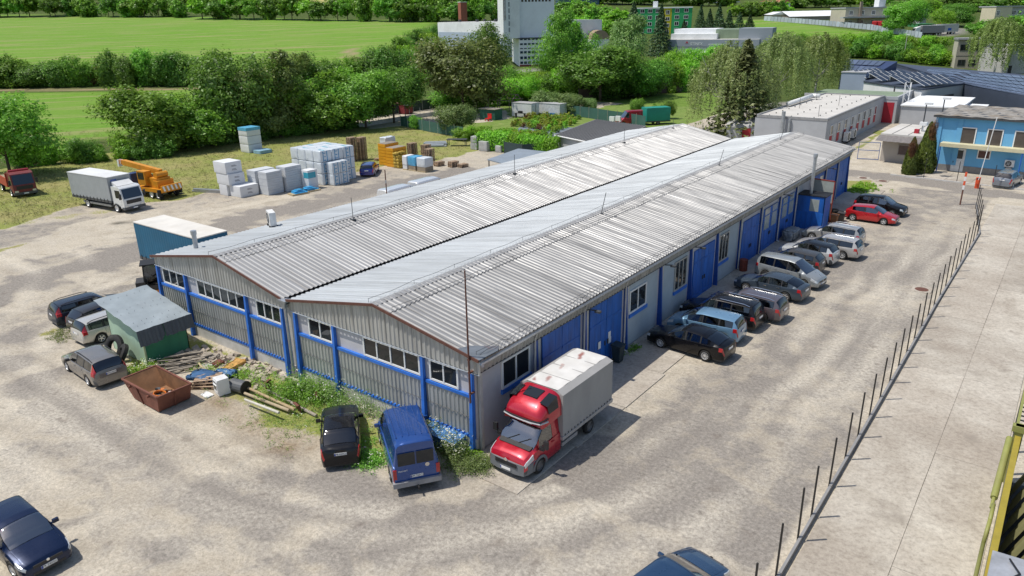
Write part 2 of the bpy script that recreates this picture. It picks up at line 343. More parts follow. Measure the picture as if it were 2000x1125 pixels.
zb=N(t,'ShaderNodeAttribute',attribute_name='zone2'); zs2=t.nodes.new('ShaderNodeSeparateColor'); t.links.new(zb.outputs['Color'],zs2.inputs[0])
w=coords(t,(1,1,1),'World'); nb=noise(t,w,0.16,6,0.62,0.5); nm=noise(t,w,0.7,6,0.65,0.4); nf=noise(t,w,5.0,5,0.7); ng=noise(t,w,17.0,3,0.75)
mp=t.nodes.new('ShaderNodeMapping'); mp.vector_type='TEXTURE'; mp.inputs['Rotation'].default_value=(0,0,R(38)); mp.inputs['Scale'].default_value=(5,1,1); t.links.new(w,mp.inputs[0])
ns=noise(t,mp.outputs[0],0.5,5,0.65,0.3)
gr=ramp(t,nm,[(0.25,(0.345,0.30,0.235)),(0.5,(0.465,0.415,0.335)),(0.75,(0.57,0.52,0.43))])
gr=mixc(t,ramp(t,nb,[(0.45,0.0),(0.7,0.45)]),gr,(0.27,0.245,0.215)); gr=mixc(t,ramp(t,ns,[(0.52,0.0),(0.72,0.35)]),gr,(0.24,0.215,0.185))
gr=mixc(t,ramp(t,ns,[(0.28,0.5),(0.44,0.0)]),gr,(0.60,0.54,0.44))
asph=ramp(t,nf,[(0.3,(0.175,0.158,0.14)),(0.7,(0.30,0.275,0.247))])
dk=math_(t,'MULTIPLY_ADD',math_(t,'SUBTRACT',nm,0.5),1.5); t.links.new(zs.outputs[1],dk.node.inputs[2])
c=mixc(t,ramp(t,dk,[(0.28,0.0),(0.62,0.92)]),gr,asph)
cc=ramp(t,nm,[(0.3,(0.42,0.37,0.29)),(0.7,(0.57,0.52,0.43))]); cc=mixc(t,ramp(t,nb,[(0.45,0.0),(0.7,0.35)]),cc,(0.33,0.29,0.24)); c=mixc(t,ramp(t,zs.outputs[2],[(0.35,0.0),(0.65,0.85)]),c,cc)
dt=ramp(t,nf,[(0.3,(0.17,0.12,0.075)),(0.7,(0.36,0.29,0.20))]); c=mixc(t,math_(t,'MULTIPLY',za.outputs['Alpha'],ramp(t,nm,[(0.35,0.2),(0.6,1.0)])),c,dt)
c=mixc(t,math_(t,'MULTIPLY',zb.outputs['Alpha'],ramp(t,nf,[(0.35,0.25),(0.6,0.75)])),c,(0.60,0.55,0.46)); c=mixc(t,math_(t,'MULTIPLY',zs2.outputs[2],ramp(t,nf,[(0.3,0.2),(0.6,0.6)])),c,(0.20,0.18,0.16))
gl=ramp(t,nf,[(0.25,(0.12,0.17,0.03)),(0.5,(0.22,0.255,0.06)),(0.75,(0.35,0.32,0.13))]); gl=mixc(t,ramp(t,nb,[(0.40,0.0),(0.62,0.75)]),gl,(0.32,0.28,0.12)); gl=mixc(t,ramp(t,nm,[(0.55,0.0),(0.75,0.6)]),gl,(0.33,0.28,0.15))
gl=mixc(t,math_(t,'MULTIPLY',zs2.outputs[0],0.85),gl,ramp(t,nm,[(0.3,(0.10,0.17,0.03)),(0.55,(0.16,0.25,0.05)),(0.75,(0.27,0.28,0.11))]))
gk=math_(t,'MULTIPLY_ADD',math_(t,'SUBTRACT',nf,0.5),0.9); t.links.new(zs.outputs[0],gk.node.inputs[2])
c=mixc(t,ramp(t,gk,[(0.42,0.0),(0.58,1.0)]),c,gl)
sp=noise(t,w,6.5,8,0.85); c=mixc(t,1.0,c,ramp(t,sp,[(0.30,(0.58,0.56,0.54)),(0.5,(1.05,1.04,1.02)),(0.70,(1.5,1.47,1.43))]),'MULTIPLY'); c=mixc(t,ramp(t,ng,[(0.28,0.55),(0.40,0.0)]),c,(0.10,0.09,0.08)); c=mixc(t,ramp(t,ng,[(0.62,0.0),(0.74,0.35)]),c,(0.74,0.70,0.63))
nsp=noise(t,w,0.9,3,0.5,0.3); c=mixc(t,ramp(t,nsp,[(0.64,0.0),(0.72,0.45)]),c,(0.17,0.14,0.115))
c=mixc(t,math_(t,'MULTIPLY',zs2.outputs[1],0.8),c,(0.10,0.085,0.06)); t.links.new(c,b.inputs['Base Color'])
rg=math_(t,'MULTIPLY_ADD',zs2.outputs[1],-0.75); rg.node.inputs[2].default_value=0.92; t.links.new(rg,b.inputs['Roughness'])
bump(t,b,math_(t,'ADD',ng,nf),0.55,0.05)
YARDM=m; me.materials.append(m); yard=link('yard',me); tag(yard,None,None,kind='structure')

# ---- concrete slabs: apron along the hall, track beyond the posts
CONC=None
m,t,b,o=newmat('old_concrete'); b.inputs['Roughness'].default_value=0.9
w=coords(t,(1,1,1),'World'); oi=t.nodes.new('ShaderNodeObjectInfo')
n1=noise(t,w,0.5,6,0.62,0.4); n2=noise(t,w,8,5,0.7); n3=noise(t,w,0.12,4,0.6)
c=ramp(t,n1,[(0.25,(0.40,0.355,0.29)),(0.5,(0.52,0.475,0.40)),(0.75,(0.60,0.56,0.48))])
c=mixc(t,ramp(t,n3,[(0.42,0.0),(0.60,0.65)]),c,(0.33,0.28,0.225)); sp=noise(t,w,5.0,8,0.85); c=mixc(t,1.0,c,ramp(t,sp,[(0.30,(0.55,0.52,0.5)),(0.5,(0.95,0.94,0.93)),(0.70,(1.22,1.21,1.19))]),'MULTIPLY'); c=mixc(t,ramp(t,n2,[(0.28,0.5),(0.42,0.0)]),c,(0.19,0.165,0.135)); nk=noise(t,w,0.55,4,0.55,0.3); c=mixc(t,ramp(t,nk,[(0.60,0.0),(0.70,0.55)]),c,(0.25,0.215,0.175))
hs=t.nodes.new('ShaderNodeHueSaturation'); k=math_(t,'MULTIPLY_ADD',oi.outputs['Random'],0.1); k.node.inputs[2].default_value=0.93; t.links.new(k,hs.inputs['Value']); t.links.new(c,hs.inputs['Color']); t.links.new(hs.outputs[0],b.inputs['Base Color'])
bump(t,b,n2,0.35,0.02); CONC=m
def slab(parent,x0,x1,y0,y1,z=0.035,j=0.015):
    q=lambda: random.uniform(-0.02,0.02); dz=random.uniform(-0.006,0.006)
    mb=MB().prism([(x0+j+q()*.5,y0+j),(x1-j+q()*.5,y0+j+q()*.5),(x1-j,y1-j),(x0+j,y1-j+q()*.5)],-0.05,z+dz); return obj('concrete_slab',mb,CONC,parent)
track=link('pavement',None); tag(track,None,None,kind='structure')
xe=[13.35,16.1,18.55]
for i in range(len(xe)-1):
    y=-24.0+i*3.3
    while y<62:
        L=random.choice((6.5,7.5,8.5))
        slab(track,xe[i],xe[i+1],y,min(y+L,62.5),j=0.008); y+=L
apron=link('pavement',None); tag(apron,None,None,kind='structure')
y=-1.5
while y<61:
    L=4.3; slab(apron,0.06,3.35+0.1*math.sin(y),y,y+L,z=0.04,j=0.012); y+=L
# office forecourt
fc=link('pavement',None); tag(fc,None,None,kind='structure')
# ================================================================ THE FACTORY HALL
BLUE=M((0.035,0.17,0.60),0.45,0,0.15,2.0,(0.05,0.10,0.30),0.35,name='blue_paint')
BLUED=M((0.012,0.115,0.45),0.5,0,0.28,1.6,(0.03,0.07,0.20),0.6,stretch=(1,1,0.3),name='blue_door_paint')
WHITE=M((0.78,0.78,0.76),0.5,0,0.05,2.0,name='white_frame'); PLAST=M((0.52,0.51,0.53),0.85,0,0.07,1.2,(0.38,0.36,0.34),0.4,name='grey_render')
PLASTB=M((0.40,0.46,0.50),0.85,0,0.07,1.0,(0.30,0.32,0.33),0.4,name='blue_grey_render')
BASEC=M((0.56,0.545,0.515),0.9,0,0.12,1.5,(0.33,0.30,0.26),0.5,name='plinth'); POST=M((0.52,0.50,0.46),0.8,0,0.1,3,name='pale_post')
GALV=M((0.45,0.47,0.49),0.42,0.6,0.15,4,name='galvanised'); RUST=M((0.13,0.055,0.038),0.85,0,0.25,5,name='rusty_trim'); BLACK=M((0.015,0.015,0.016),0.6,0,0.1,name='black'); DARKG=M((0.06,0.062,0.065),0.6,0,0.15,name='dark_grey')
def glassmat(name,tint=(0.03,0.035,0.04),rough=0.03):
    m,t,b,o=newmat(name); b.inputs['Base Color'].default_value=(*tint,1); b.inputs['Roughness'].default_value=rough; b.inputs['Specular IOR Level'].default_value=0.5
    n=noise(t,coords(t,(1,1,1),rand=True),1.5,2); bump(t,b,n,0.04,0.05); return m
GLASS=glassmat('window_glass',(0.02,0.024,0.028),0.04); GLASSB=glassmat('blue_glass',(0.03,0.05,0.08))
def metal_sheet(name,base,dirt,streak,rough,metal,hue=0.14):
    m,t,b,o=newmat(name); b.inputs['Roughness'].default_value=rough; b.inputs['Metallic'].default_value=metal
    v=coords(t,streak,rand=True); f=noise(t,v,1.0,6,0.68,0.15); f2=noise(t,coords(t,(0.5,0.5,0.5),'World'),0.35,4,0.6)
    c=ramp(t,f,[(0.30,dirt),(0.50,tuple(x*0.86 for x in base)),(0.7,base)]); c=mixc(t,ramp(t,f2,[(0.45,0.0),(0.7,0.35)]),c,tuple(x*0.62 for x in base))
    oi=t.nodes.new('ShaderNodeObjectInfo'); k=math_(t,'MULTIPLY_ADD',oi.outputs['Random'],hue); k.node.inputs[2].default_value=1-hue*0.7
    hs=t.nodes.new('ShaderNodeHueSaturation'); t.links.new(k,hs.inputs['Value']); t.links.new(c,hs.inputs['Color']); t.links.new(hs.outputs[0],b.inputs['Base Color'])
    rr=ramp(t,f,[(0.3,min(1,rough+0.25)),(0.7,rough)]); t.links.new(rr,b.inputs['Roughness']); return m
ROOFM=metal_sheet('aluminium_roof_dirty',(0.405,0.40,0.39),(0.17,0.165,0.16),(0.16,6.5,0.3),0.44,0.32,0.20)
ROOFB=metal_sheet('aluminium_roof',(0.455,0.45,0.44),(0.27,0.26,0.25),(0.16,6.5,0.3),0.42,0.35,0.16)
ROOFC=metal_sheet('aluminium_roof_clean_sky_tint',(0.53,0.555,0.565),(0.33,0.345,0.35),(0.18,6.0,0.3),0.45,0.2,0.14)  # cleaner left slopes, with pale sky reflection put into the base colour
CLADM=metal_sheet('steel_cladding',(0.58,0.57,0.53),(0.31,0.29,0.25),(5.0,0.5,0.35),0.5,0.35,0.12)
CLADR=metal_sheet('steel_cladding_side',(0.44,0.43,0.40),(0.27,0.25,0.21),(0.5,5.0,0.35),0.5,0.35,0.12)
CLADD=metal_sheet('dark_cladding',(0.55,0.555,0.53),(0.31,0.31,0.28),(6.0,0.5,0.35),0.45,0.35,0.12)

hall=thing('factory_hall','long twin-gabled factory hall with corrugated metal roof, blue doors and blue posts','building',(0,0,0))
HL=60.2
def rib_profile(n,pitch,h,a=0.40,s=0.16):
    pts=[]
    for k in range(n):
        x=k*pitch; pts+=[(x,0),(x+a*pitch,0),(x+(a+s)*pitch,h),(x+(1-s)*pitch,h)]
    pts.append((n*pitch,0)); return pts
def ribbed(n,pitch,h,length):
    """corrugated sheet: ribs run along +x, sheet spreads along +y, relief along +z"""
    mb=MB(); pr=rib_profile(n,pitch,h); vs=[]; k=len(pr)
    for x in (0,length): vs+=[(x,y,z) for y,z in pr]
    for x in (0,length): vs+=[(x,y,z-0.012) for y,z in pr]
    fs=[(i,k+i,k+i+1,i+1) for i in range(k-1)]+[(2*k+i+1,3*k+i+1,3*k+i,2*k+i) for i in range(k-1)]
    fs+=[(k+i+1,k+i,3*k+i,3*k+i+1) for i in range(k-1)]+[(i,i+1,2*k+i+1,2*k+i) for i in range(k-1)]
    return mb.add(vs,fs)
SW=HL/50+0.012; PIT_=SW/4
def slope(ridge,eave,zr,ze,ridge_row,ROOFM):
    d=Vector((eave-ridge,0,ze-zr)); L=d.length; d.normalize()
    me=ribbed(4,PIT_,0.05,L).mesh('roof_sheet',ROOFM); mes=ribbed(4,PIT_,0.05,L*0.17).mesh('ridge_sheet',ROOFM)
    sgn=1 if eave>ridge else -1
    for i in range(50):
        y=-0.25+i*(HL+0.5)/50*0.992 if False else -0.25+i*SW
        for mesh,nm,dz in ((me,'roof_sheet',0),(mes,'ridge_sheet',0.028)):
            if nm=='ridge_sheet' and not ridge_row: continue
            o=bpy.data.objects.new(nm,mesh); C.objects.link(o); o.parent=hall
            xa=d; up=Vector((-d.z*1,0,d.x)) if sgn>0 else Vector((d.z,0,-d.x))
            ya=up.cross(xa); yy=y if sgn>0 else y+SW
            j=random.uniform(-0.004,0.004)
            pos=Vector((ridge,yy,zr+dz+j+(0.003 if i%2 else 0)))
            o.matrix_local=Matrix(((xa.x,ya.x,up.x,pos.x),(xa.y,ya.y,up.y,pos.y),(xa.z,ya.z,up.z,pos.z),(0,0,0,1)))
slope(-5.8,0.45,5.74,4.62,True,ROOFM); slope(-5.8,-12.42,5.74,4.50,False,ROOFC)
slope(-18.75,-12.78,5.74,4.50,True,ROOFB); slope(-18.75,-25.95,5.74,4.46,False,ROOFC)
# valley gutter, eaves gutters, ridge caps
obj('valley_gutter',MB().box(-12.85,-12.35,-0.3,HL+0.3,4.30,4.40),DARKG,hall)
for xr in (-5.8,-18.75):
    mb=MB(); prof=[(-0.24,-0.035),(0,0.0),(0.24,-0.035)]
    mb.add([(xr+a,y,5.80+z) for y in (-0.28,HL+0.28) for a,z in prof]+[(xr+a,y,5.78+z) for y in (-0.28,HL+0.28) for a,z in prof],[(0,3,4,1),(1,4,5,2),(7,10,9,6),(8,11,10,7),(0,1,7,6),(1,2,8,7)])
    obj('ridge_cap',mb,ROOFM,hall)
for x,z in ((0.52,4.52),(-26.02,4.36)):
    mb=MB(); pr=[(-0.07,0.05),(-0.07,-0.03),(-0.03,-0.07),(0.03,-0.07),(0.07,-0.03),(0.07,0.05),(0.055,0.05),(0.055,-0.02),(0.02,-0.055),(-0.02,-0.055),(-0.055,-0.02),(-0.055,0.05)]
    mb.xprism([(x+a,z+b) for a,b in pr],-0.25,HL+0.25); obj('gutter',mb,GALV,hall)
# lightning conductor wires with little stand-offs and rods
CAB=M((0.10,0.10,0.10),0.6,0.3,0.1,name='cable')
for xr,zr,off in ((-5.8,5.74,-0.55),(-18.75,5.74,0.75),(0.1,4.72,0.0),(-5.8,5.74,1.0),(-19.6,5.62,0)):
    mb=MB(); pts=[]
    zz=lambda x: 5.74-abs(x+5.8)*0.18 if x>-12.6 else 5.74-abs(x+18.75)*0.19
    x=xr+off
    for i in range(41):
        y=i*HL/40; sag=0.0 if i%2==0 else -0.05
        pts.append((x+0.03*math.sin(i*2.1),y,zz(x)+0.21+sag)); mb.tube((x,y,zz(x)+0.02),(x,y,zz(x)+0.23),0.012,4) if i%2==0 else None
    mb.path(pts,0.011,4); obj('lightning_wire',mb,CAB,hall)
mb=MB(); 
for i in range(30): mb.path([(0.2,i*2.05,4.72),(0.28,i*2.05+0.5,4.86),(0.3,i*2.05+1.0,4.80),(0.22,i*2.05+1.6,4.88),(0.2,i*2.05+2.05,4.72)],0.012,4)
obj('eave_cable',mb,CAB,hall)
for x,y,h in ((-18.2,9.5,1.6),(-18.2,27,1.7),(-18.2,45.5,1.5),(-5.5,19.5,1.6),(-5.5,39.0,1.5),(-18.3,57,1.2),(-5.6,55,1.2)):
    z=5.6; mb=MB().tube((x,y,z),(x+(0.35 if x>-10 else 0),y,z+h),0.022,5); mb.cbox((x,y,z+0.12),(0.25,0.25,0.1)); obj('lightning_rod',mb,DARKG,hall)
# thick striped mast seen beyond the far eave
mast=thing('metal_mast','thin dark mast rising behind the left roof edge','mast',(-30.0,23.5,0)); obj('pole',MB().tube((0,0,0),(0,0,5.4),0.05,8),RUST,mast); obj('band',MB().tube((0,0,4.2),(0,0,4.5),0.062,8),GALV,mast)
# ---- gable ends
def ztop(x): 
    return (5.74-abs(x+5.8)*(1.12/6.25 if x>-5.8 else 1.24/6.62) if x>-12.6 else 5.74-abs(x+18.75)*(1.24/5.97 if x>-18.75 else 1.28/7.2))
def clad(parent,x0,x1,z0f,z1f,y,mat,name='cladding_sheet',pitch=0.275,h=0.04,sheet=4):
    """ribbed upright sheets facing -y between two outlines"""
    n=max(1,round((x1-x0)/pitch)); p=(x1-x0)/n; i=0
    while i<n:
        k=min(sheet,n-i); pr=rib_profile(k,p,h); xa=x0+i*p; mb=MB(); vs=[]
        dy=random.uniform(-0.003,0.003)
        for x,z in pr: vs+=[(xa+x,y-z+dy,z0f(xa+x)),(xa+x,y-z+dy,z1f(xa+x))]
        m_=len(pr); mb.add(vs,[(2*q,2*q+2,2*q+3,2*q+1) for q in range(m_-1)]); 
        obj(name,mb,mat,parent); i+=k
def window(parent,x0,x1,z0,z1,y,n,fm=None,gm=None,axis='y',t=0.09,sgn=-1,name='window',deep=0.0):
    """framed window facing -y (axis y) or +x (axis x) with n panes: frame part, pane sub-parts"""
    mb=MB(); fm=fm or WHITE; gm=gm or GLASS; y1=y-0.06*(-sgn)
    def bx(a0,a1,b0,b1,d0,d1,m): 
        lo,hi=min(d0,d1),max(d0,d1)
        m.box(a0,a1,lo,hi,b0,b1) if axis=='y' else m.box(lo,hi,a0,a1,b0,b1)
    f0,f1=y,y+sgn*0.07
    bx(x0,x1,z0,z0+t,f0,f1,mb); bx(x0,x1,z1-t,z1,f0,f1,mb); w=(x1-x0-t)/n
    for k in range(n+1): bx(x0+k*w,x0+k*w+t*(1 if k in (0,n) else 0.8),z0+t,z1-t,f0,f1,mb)
    o=obj(name,mb,fm,parent)
    for k in range(n):
        g_=MB(); bx(x0+k*w+t*0.7,x0+(k+1)*w+t*0.3,z0+t*0.8,z1-t*0.8,y+sgn*0.03,y+sgn*0.015,g_); obj('pane',g_,gm,o)
    return o
obj('front_wall',MB().prism([(-0.05,0.0),(-0.05,0.25),(-25.8,0.25),(-25.8,0.0)],-0.1,4.35),PLAST,hall)
mb=MB()
for xs_ in ([-12.4,-5.8,0.35],[-25.85,-18.75,-12.8]):
    poly=[(xs_[0],4.2),(xs_[2],4.2),(xs_[2],ztop(xs_[2])-0.04),(xs_[1],5.70),(xs_[0],ztop(xs_[0])-0.04)]
    mb.xprism(poly,0.02,0.2)
obj('gable_wall',mb,PLAST,hall)
for a,b in ((-12.4,0.38),(-25.85,-12.95)):
    clad(hall,a,b,lambda x:3.92,lambda x:ztop(x)-0.05,-0.10,CLADM,pitch=0.275)
    obj('fascia_rail',MB().tube((a,-0.16,3.9),(b,-0.16,3.9),0.03,6),GALV,hall)
# brown verge trims
for a,b in ((0.45,-5.8),(-5.8,-12.4),(-12.85,-18.75),(-18.75,-25.95)):
    obj('verge_trim',MB().bar((a,-0.29,ztop(a)+0.02 if a!=-12.85 else 4.52),(b,-0.29,ztop(b)+0.02 if b!=-12.4 else 4.52),0.05,0.13),RUST,hall)
# lower cladding between the posts, plinth, rails
posts=[-0.12,-2.98,-9.0,-12.02,-13.1,-16.35,-22.5,-25.65]
bays=[(-2.98,-0.12),(-9.0,-2.98),(-12.02,-9.0),(-16.35,-13.1),(-22.5,-16.35),(-25.65,-22.5)]
for a,b in bays:
    clad(hall,a+0.08,b-0.08,lambda x:0.80,lambda x:2.66,-0.06,CLADD,pitch=0.25,h=0.045)
    obj('window_rail',MB().box(a+0.1,b-0.1,-0.14,0.0,2.65,2.79),BLUE,hall)
    mb=MB().box(a+0.1,b-0.1,-0.13,0.0,0.68,0.77); n=int((b-a)/0.25)
    for k in range(n): mb.box(a+0.2+k*0.25,a+0.29+k*0.25,-0.17,-0.05,0.77,0.85)
    obj('cladding_rail',mb,BLUE,hall)
    mb=MB(); 
    for k in range(8):
        x0=a+0.1+k*(b-a-0.2)/8; x1=a+0.1+(k+1)*(b-a-0.2)/8; mb.tube((x0,-0.12,1.72+0.03*math.sin(k*3+a)),(x1,-0.12,1.72+0.03*math.sin(k*3+3+a)),0.016,4)
    obj('wall_cable',mb,CAB,hall)
obj('plinth',MB().box(-25.8,0.02,-0.10,0.0,-0.15,0.66),BASEC,hall)
for p in posts:
    mb=MB()
    mb.add([(p-0.06,-0.30,-0.05),(p+0.06,-0.30,-0.05),(p+0.06,-0.02,-0.05),(p-0.06,-0.02,-0.05),(p-0.06,-0.16,3.86),(p+0.06,-0.16,3.86),(p+0.06,-0.02,3.86),(p-0.06,-0.02,3.86)],[(0,3,2,1),(4,5,6,7),(0,1,5,4),(1,2,6,5),(2,3,7,6),(3,0,4,7)])
    mb.add([(p-0.10,-0.33,-0.05),(p+0.10,-0.33,-0.05),(p+0.10,-0.30,-0.05),(p-0.10,-0.30,-0.05),(p-0.075,-0.19,3.86),(p+0.075,-0.19,3.86),(p+0.075,-0.16,3.86),(p-0.075,-0.16,3.86)],[(0,3,2,1),(4,5,6,7),(0,1,5,4),(1,2,6,5),(2,3,7,6),(3,0,4,7)])
    obj('post',mb,BLUE,hall)
for x0,x1,n in ((-2.62,-0.92,2),(-6.95,-3.2,4),(-11.05,-9.2,2),(-15.5,-13.3,3),(-21.35,-16.5,6),(-25.2,-22.7,3)):
    window(hall,x0,x1,2.83,3.86,-0.02,n)
# rain hopper and downpipe in the valley, corner flashing
mb=MB().add([(-12.9,-0.42,4.5),(-12.3,-0.42,4.5),(-12.3,-0.05,4.5),(-12.9,-0.05,4.5),(-12.68,-0.36,4.05),(-12.5,-0.36,4.05),(-12.5,-0.15,4.05),(-12.68,-0.15,4.05)],[(0,1,2,3),(4,7,6,5),(0,4,5,1),(1,5,6,2),(2,6,7,3),(3,7,4,0)]); mb.tube((-12.58,-0.26,4.1),(-12.62,-0.22,0.05),0.085,10)
obj('downpipe',mb,GALV,hall)
obj('valley_panel',MB().box(-13.0,-12.15,-0.06,0.0,0.0,4.3),POST,hall)
obj('corner_flashing',MB().add([(-0.75,-0.27,4.90),(0.47,-0.27,4.70),(0.5,0.95,4.69),(0.30,1.25,4.73),(-0.55,0.35,4.87)],[(0,1,2,3,4)]).add([(-0.75,-0.27,4.885),(0.47,-0.27,4.685),(0.5,0.95,4.675),(0.30,1.25,4.715),(-0.55,0.35,4.855)],[(4,3,2,1,0)]),M((0.20,0.22,0.24),0.5,0.3,0.2,2,(0.25,0.09,0.05),0.8),hall)
mb=MB().tube((-0.02,-0.36,2.6),(-0.02,-0.36,8.55),0.045,8,0.03); 
for z in (3.0,4.0,4.6): mb.box(-0.08,0.04,-0.40,-0.1,z,z+0.05)
obj('flagpole',mb,RUST,hall)
obj('hatch',MB().box(-2.5,-0.6,-0.85,-0.12,0.15,0.62).cbox((-1.55,-0.5,0.68),(2.0,0.85,0.04),rx=R(6)),M((0.07,0.19,0.42),0.5,0,0.15),hall)
# ---- long right-hand wall
BAY=4.3
mb=MB().box(-0.25,0.0,0.26,HL,-0.1,4.4); obj('side_wall',mb,PLAST,hall)
obj('left_wall',MB().box(-25.8,-25.55,0.26,HL,-0.1,4.35),PLAST,hall); obj('rear_wall',MB().box(-25.5,-0.3,HL-0.25,HL,-0.1,4.3),PLAST,hall)
mb=MB()
for xs_ in ([-12.4,-5.8,0.35],[-25.85,-18.75,-12.8]): mb.xprism([(xs_[0],4.2),(xs_[2],4.2),(xs_[2],ztop(xs_[2])-0.04),(xs_[1],5.70),(xs_[0],ztop(xs_[0])-0.04)],HL-0.2,HL-0.02)
obj('gable_wall',mb,CLADM,hall)
n=int(HL/0.275); i=0
while i<n:     # fascia sheets below the eave
    k=min(4,n-i); p=HL/n; mb=MB(); vs=[]
    for y,z in rib_profile(k,p,0.04): vs+=[(0.22+z,y+i*p,3.93),(0.30+z,y+i*p,4.54)]
    q=len(vs)//2; mb.add(vs,[(2*j,2*j+1,2*j+3,2*j+2)[::-1] for j in range(q-1)]); obj('fascia_sheet',mb,CLADR,hall); i+=k
obj('soffit',MB().box(0.0,0.26,0.0,HL,3.90,3.93),DARKG,hall)
def leafdoor(y0,y1,zt=3.86,glaz=False,x=0.03):
    mid=(y0+y1)/2; o=None
    for a,b in ((y0,mid-0.015),(mid+0.015,y1)):
        n_=max(3,int((b-a)/0.42)); w_=(b-a)/n_
        mb=MB(); mb.box(x,x+0.05,a,b,0.02,zt); d=obj('door',mb,BLUED,hall)
        for k in range(n_):
            obj('plank',MB().box(x+0.05,x+0.062+random.uniform(0,0.006),a+k*w_+0.006,a+(k+1)*w_-0.006,0.04,zt-0.03),BLUED,d)
        [obj('brace',MB().box(x+0.062,x+0.085,a+0.02,b-0.02,q,q+0.12),BLUED,d) for q in (0.25,2.55)]
        obj('door_handle',MB().box(x+0.07,x+0.13,(b-0.16) if a==y0 else (a+0.10),(b-0.10) if a==y0 else (a+0.16),1.15,1.42),DARKG,d)
        if glaz:
            c=(a+b)/2; wn=0.34*(b-a)
            for z0,z1 in ((1.75,2.85),(2.95,3.45)): obj('pane',MB().box(x+0.07,x+0.09,c-wn,c+wn,z0,z1),GLASSG,d)
GLASSG=M((0.35,0.38,0.36),0.15,0,0.1,name='frosted_glass')
bayf={0:'w',1:'d',2:'d',3:'w',4:'w',5:'d',6:'w',7:'d',8:'g',9:'g',10:'n',11:'g',12:'d',13:'d'}
winb={0:(1.70,3.82,2.35,3.74,2),3:(13.38,15.42,2.0,3.4,2),4:(19.2,20.95,1.55,3.5,3),6:(26.2,27.92,1.5,3.5,3)}
for k in range(14):
    y0=k*BAY; 
    if bayf[k]=='w':
        a,b_,z0,z1,n_=winb[k]; fm=WHITE if k in (0,3) else M((0.42,0.40,0.36),0.7)
        obj('wall_panel',MB().box(0.0,0.03,y0+0.35,y0+BAY-0.35,0.02,3.9),PLASTB if k else PLAST,hall)
        window(hall,a,b_,z0,z1,0.03,n_,fm,None,'x',0.10,1); obj('sill',MB().box(0.03,0.14,a-0.05,b_+0.1,z0-0.22,z0-0.01),BLUE,hall)
    elif bayf[k]!='n': leafdoor(y0+0.52,y0+BAY-0.42,3.86 if k<3 or k>10 else 3.45,bayf[k]=='g')
for k in range(15):
    y=min(k*BAY,HL-0.12)
    if k>0:
        mb=MB().add([(0.0,y-0.07,0.0),(0.30,y-0.07,0.0),(0.30,y+0.07,0.0),(0.0,y+0.07,0.0),(0.0,y-0.07,3.9),(0.14,y-0.07,3.9),(0.14,y+0.07,3.9),(0.0,y+0.07,3.9)],[(0,3,2,1),(4,5,6,7),(0,1,5,4),(1,2,6,5),(2,3,7,6),(3,0,4,7)])
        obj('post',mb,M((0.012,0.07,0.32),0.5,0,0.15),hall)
    obj('jamb',MB().box(0.0,0.12,y+0.14,y+0.32,0.0,3.9),POST,hall)
    if k in (1,2,3,7,8,9,10,12,13):
        mb=MB().tube((0.40,y-0.28,4.45),(0.24,y-0.28,4.0),0.05,8).tube((0.24,y-0.28,4.02),(0.24,y-0.28,0.12),0.05,8).tube((0.24,y-0.28,0.15),(0.42,y-0.22,0.05),0.05,8); obj('downpipe',mb,POST,hall)
    if k in (2,4,5,9,12): obj('wall_lamp',MB().bar((0.3,y,3.95),(0.75,y,4.02),0.05,0.05).cbox((0.85,y,3.97),(0.3,0.2,0.1)),DARKG,hall)
# notices on the second door
for y,z,h in ((9.95,1.15,0.42),(11.0,1.45,0.34),(11.05,1.1,0.34)): obj('notice',MB().box(0.12,0.13,y,y+0.26,z,z+h),WHITE,hall)
# flue pipe by the eaves, grey boxes on the roof
mb=MB().tube((0.95,44.2,1.4),(0.95,44.2,6.2),0.14,12).tube((0.95,44.2,6.2),(0.95,44.2,6.5),0.19,12).tube((0.95,44.2,1.6),(0.1,44.2,1.6),0.12,10); obj('flue_pipe',mb,GALV,hall,smooth=True,ang=R(40))
mb=MB().tube((-23.8,1.6,4.75),(-23.8,1.6,5.75),0.14,12).tube((-23.8,1.6,5.75),(-23.8,1.6,6.0),0.18,12); obj('roof_vent',mb,GALV,hall,smooth=True,ang=R(40))
# outdoor air-conditioning unit standing on the left slope
def ac_unit(name,label,loc,rz,group=None,sc=1.0):
    t_=thing(name,label,'air conditioner',loc,rz,group)
    obj('casing',MB().box(-0.45*sc,0.45*sc,-0.17*sc,0.17*sc,0.12*sc,0.85*sc),M((0.74,0.73,0.70),0.45),t_)
    obj('feet',MB().box(-0.35*sc,-0.25*sc,-0.22*sc,0.22*sc,0,0.12*sc).box(0.25*sc,0.35*sc,-0.22*sc,0.22*sc,0,0.12*sc),BLACK,t_)
    f=obj('fan_grille',MB().lathe([(0.27*sc,-0.175*sc),(0.30*sc,-0.19*sc),(0.24*sc,-0.19*sc),(0.20*sc,-0.18*sc),(0.001,-0.178*sc)],20,(-0.08*sc,0,0.48*sc),'y'),DARKG,t_)
    for k in range(5): obj('fan_blade',MB().cbox((-0.08*sc+0.12*sc*math.cos(k*1.2566),-0.185*sc,0.48*sc+0.12*sc*math.sin(k*1.2566)),(0.16*sc,0.01,0.07*sc),ry=-k*1.2566),GALV,f)
    return t_
p=onplane(541,438,0,-24.9)
ac_unit('air_conditioner','white air conditioning unit standing on the left roof slope',(-24.4,7.6,4.78),R(-25),sc=1.25)
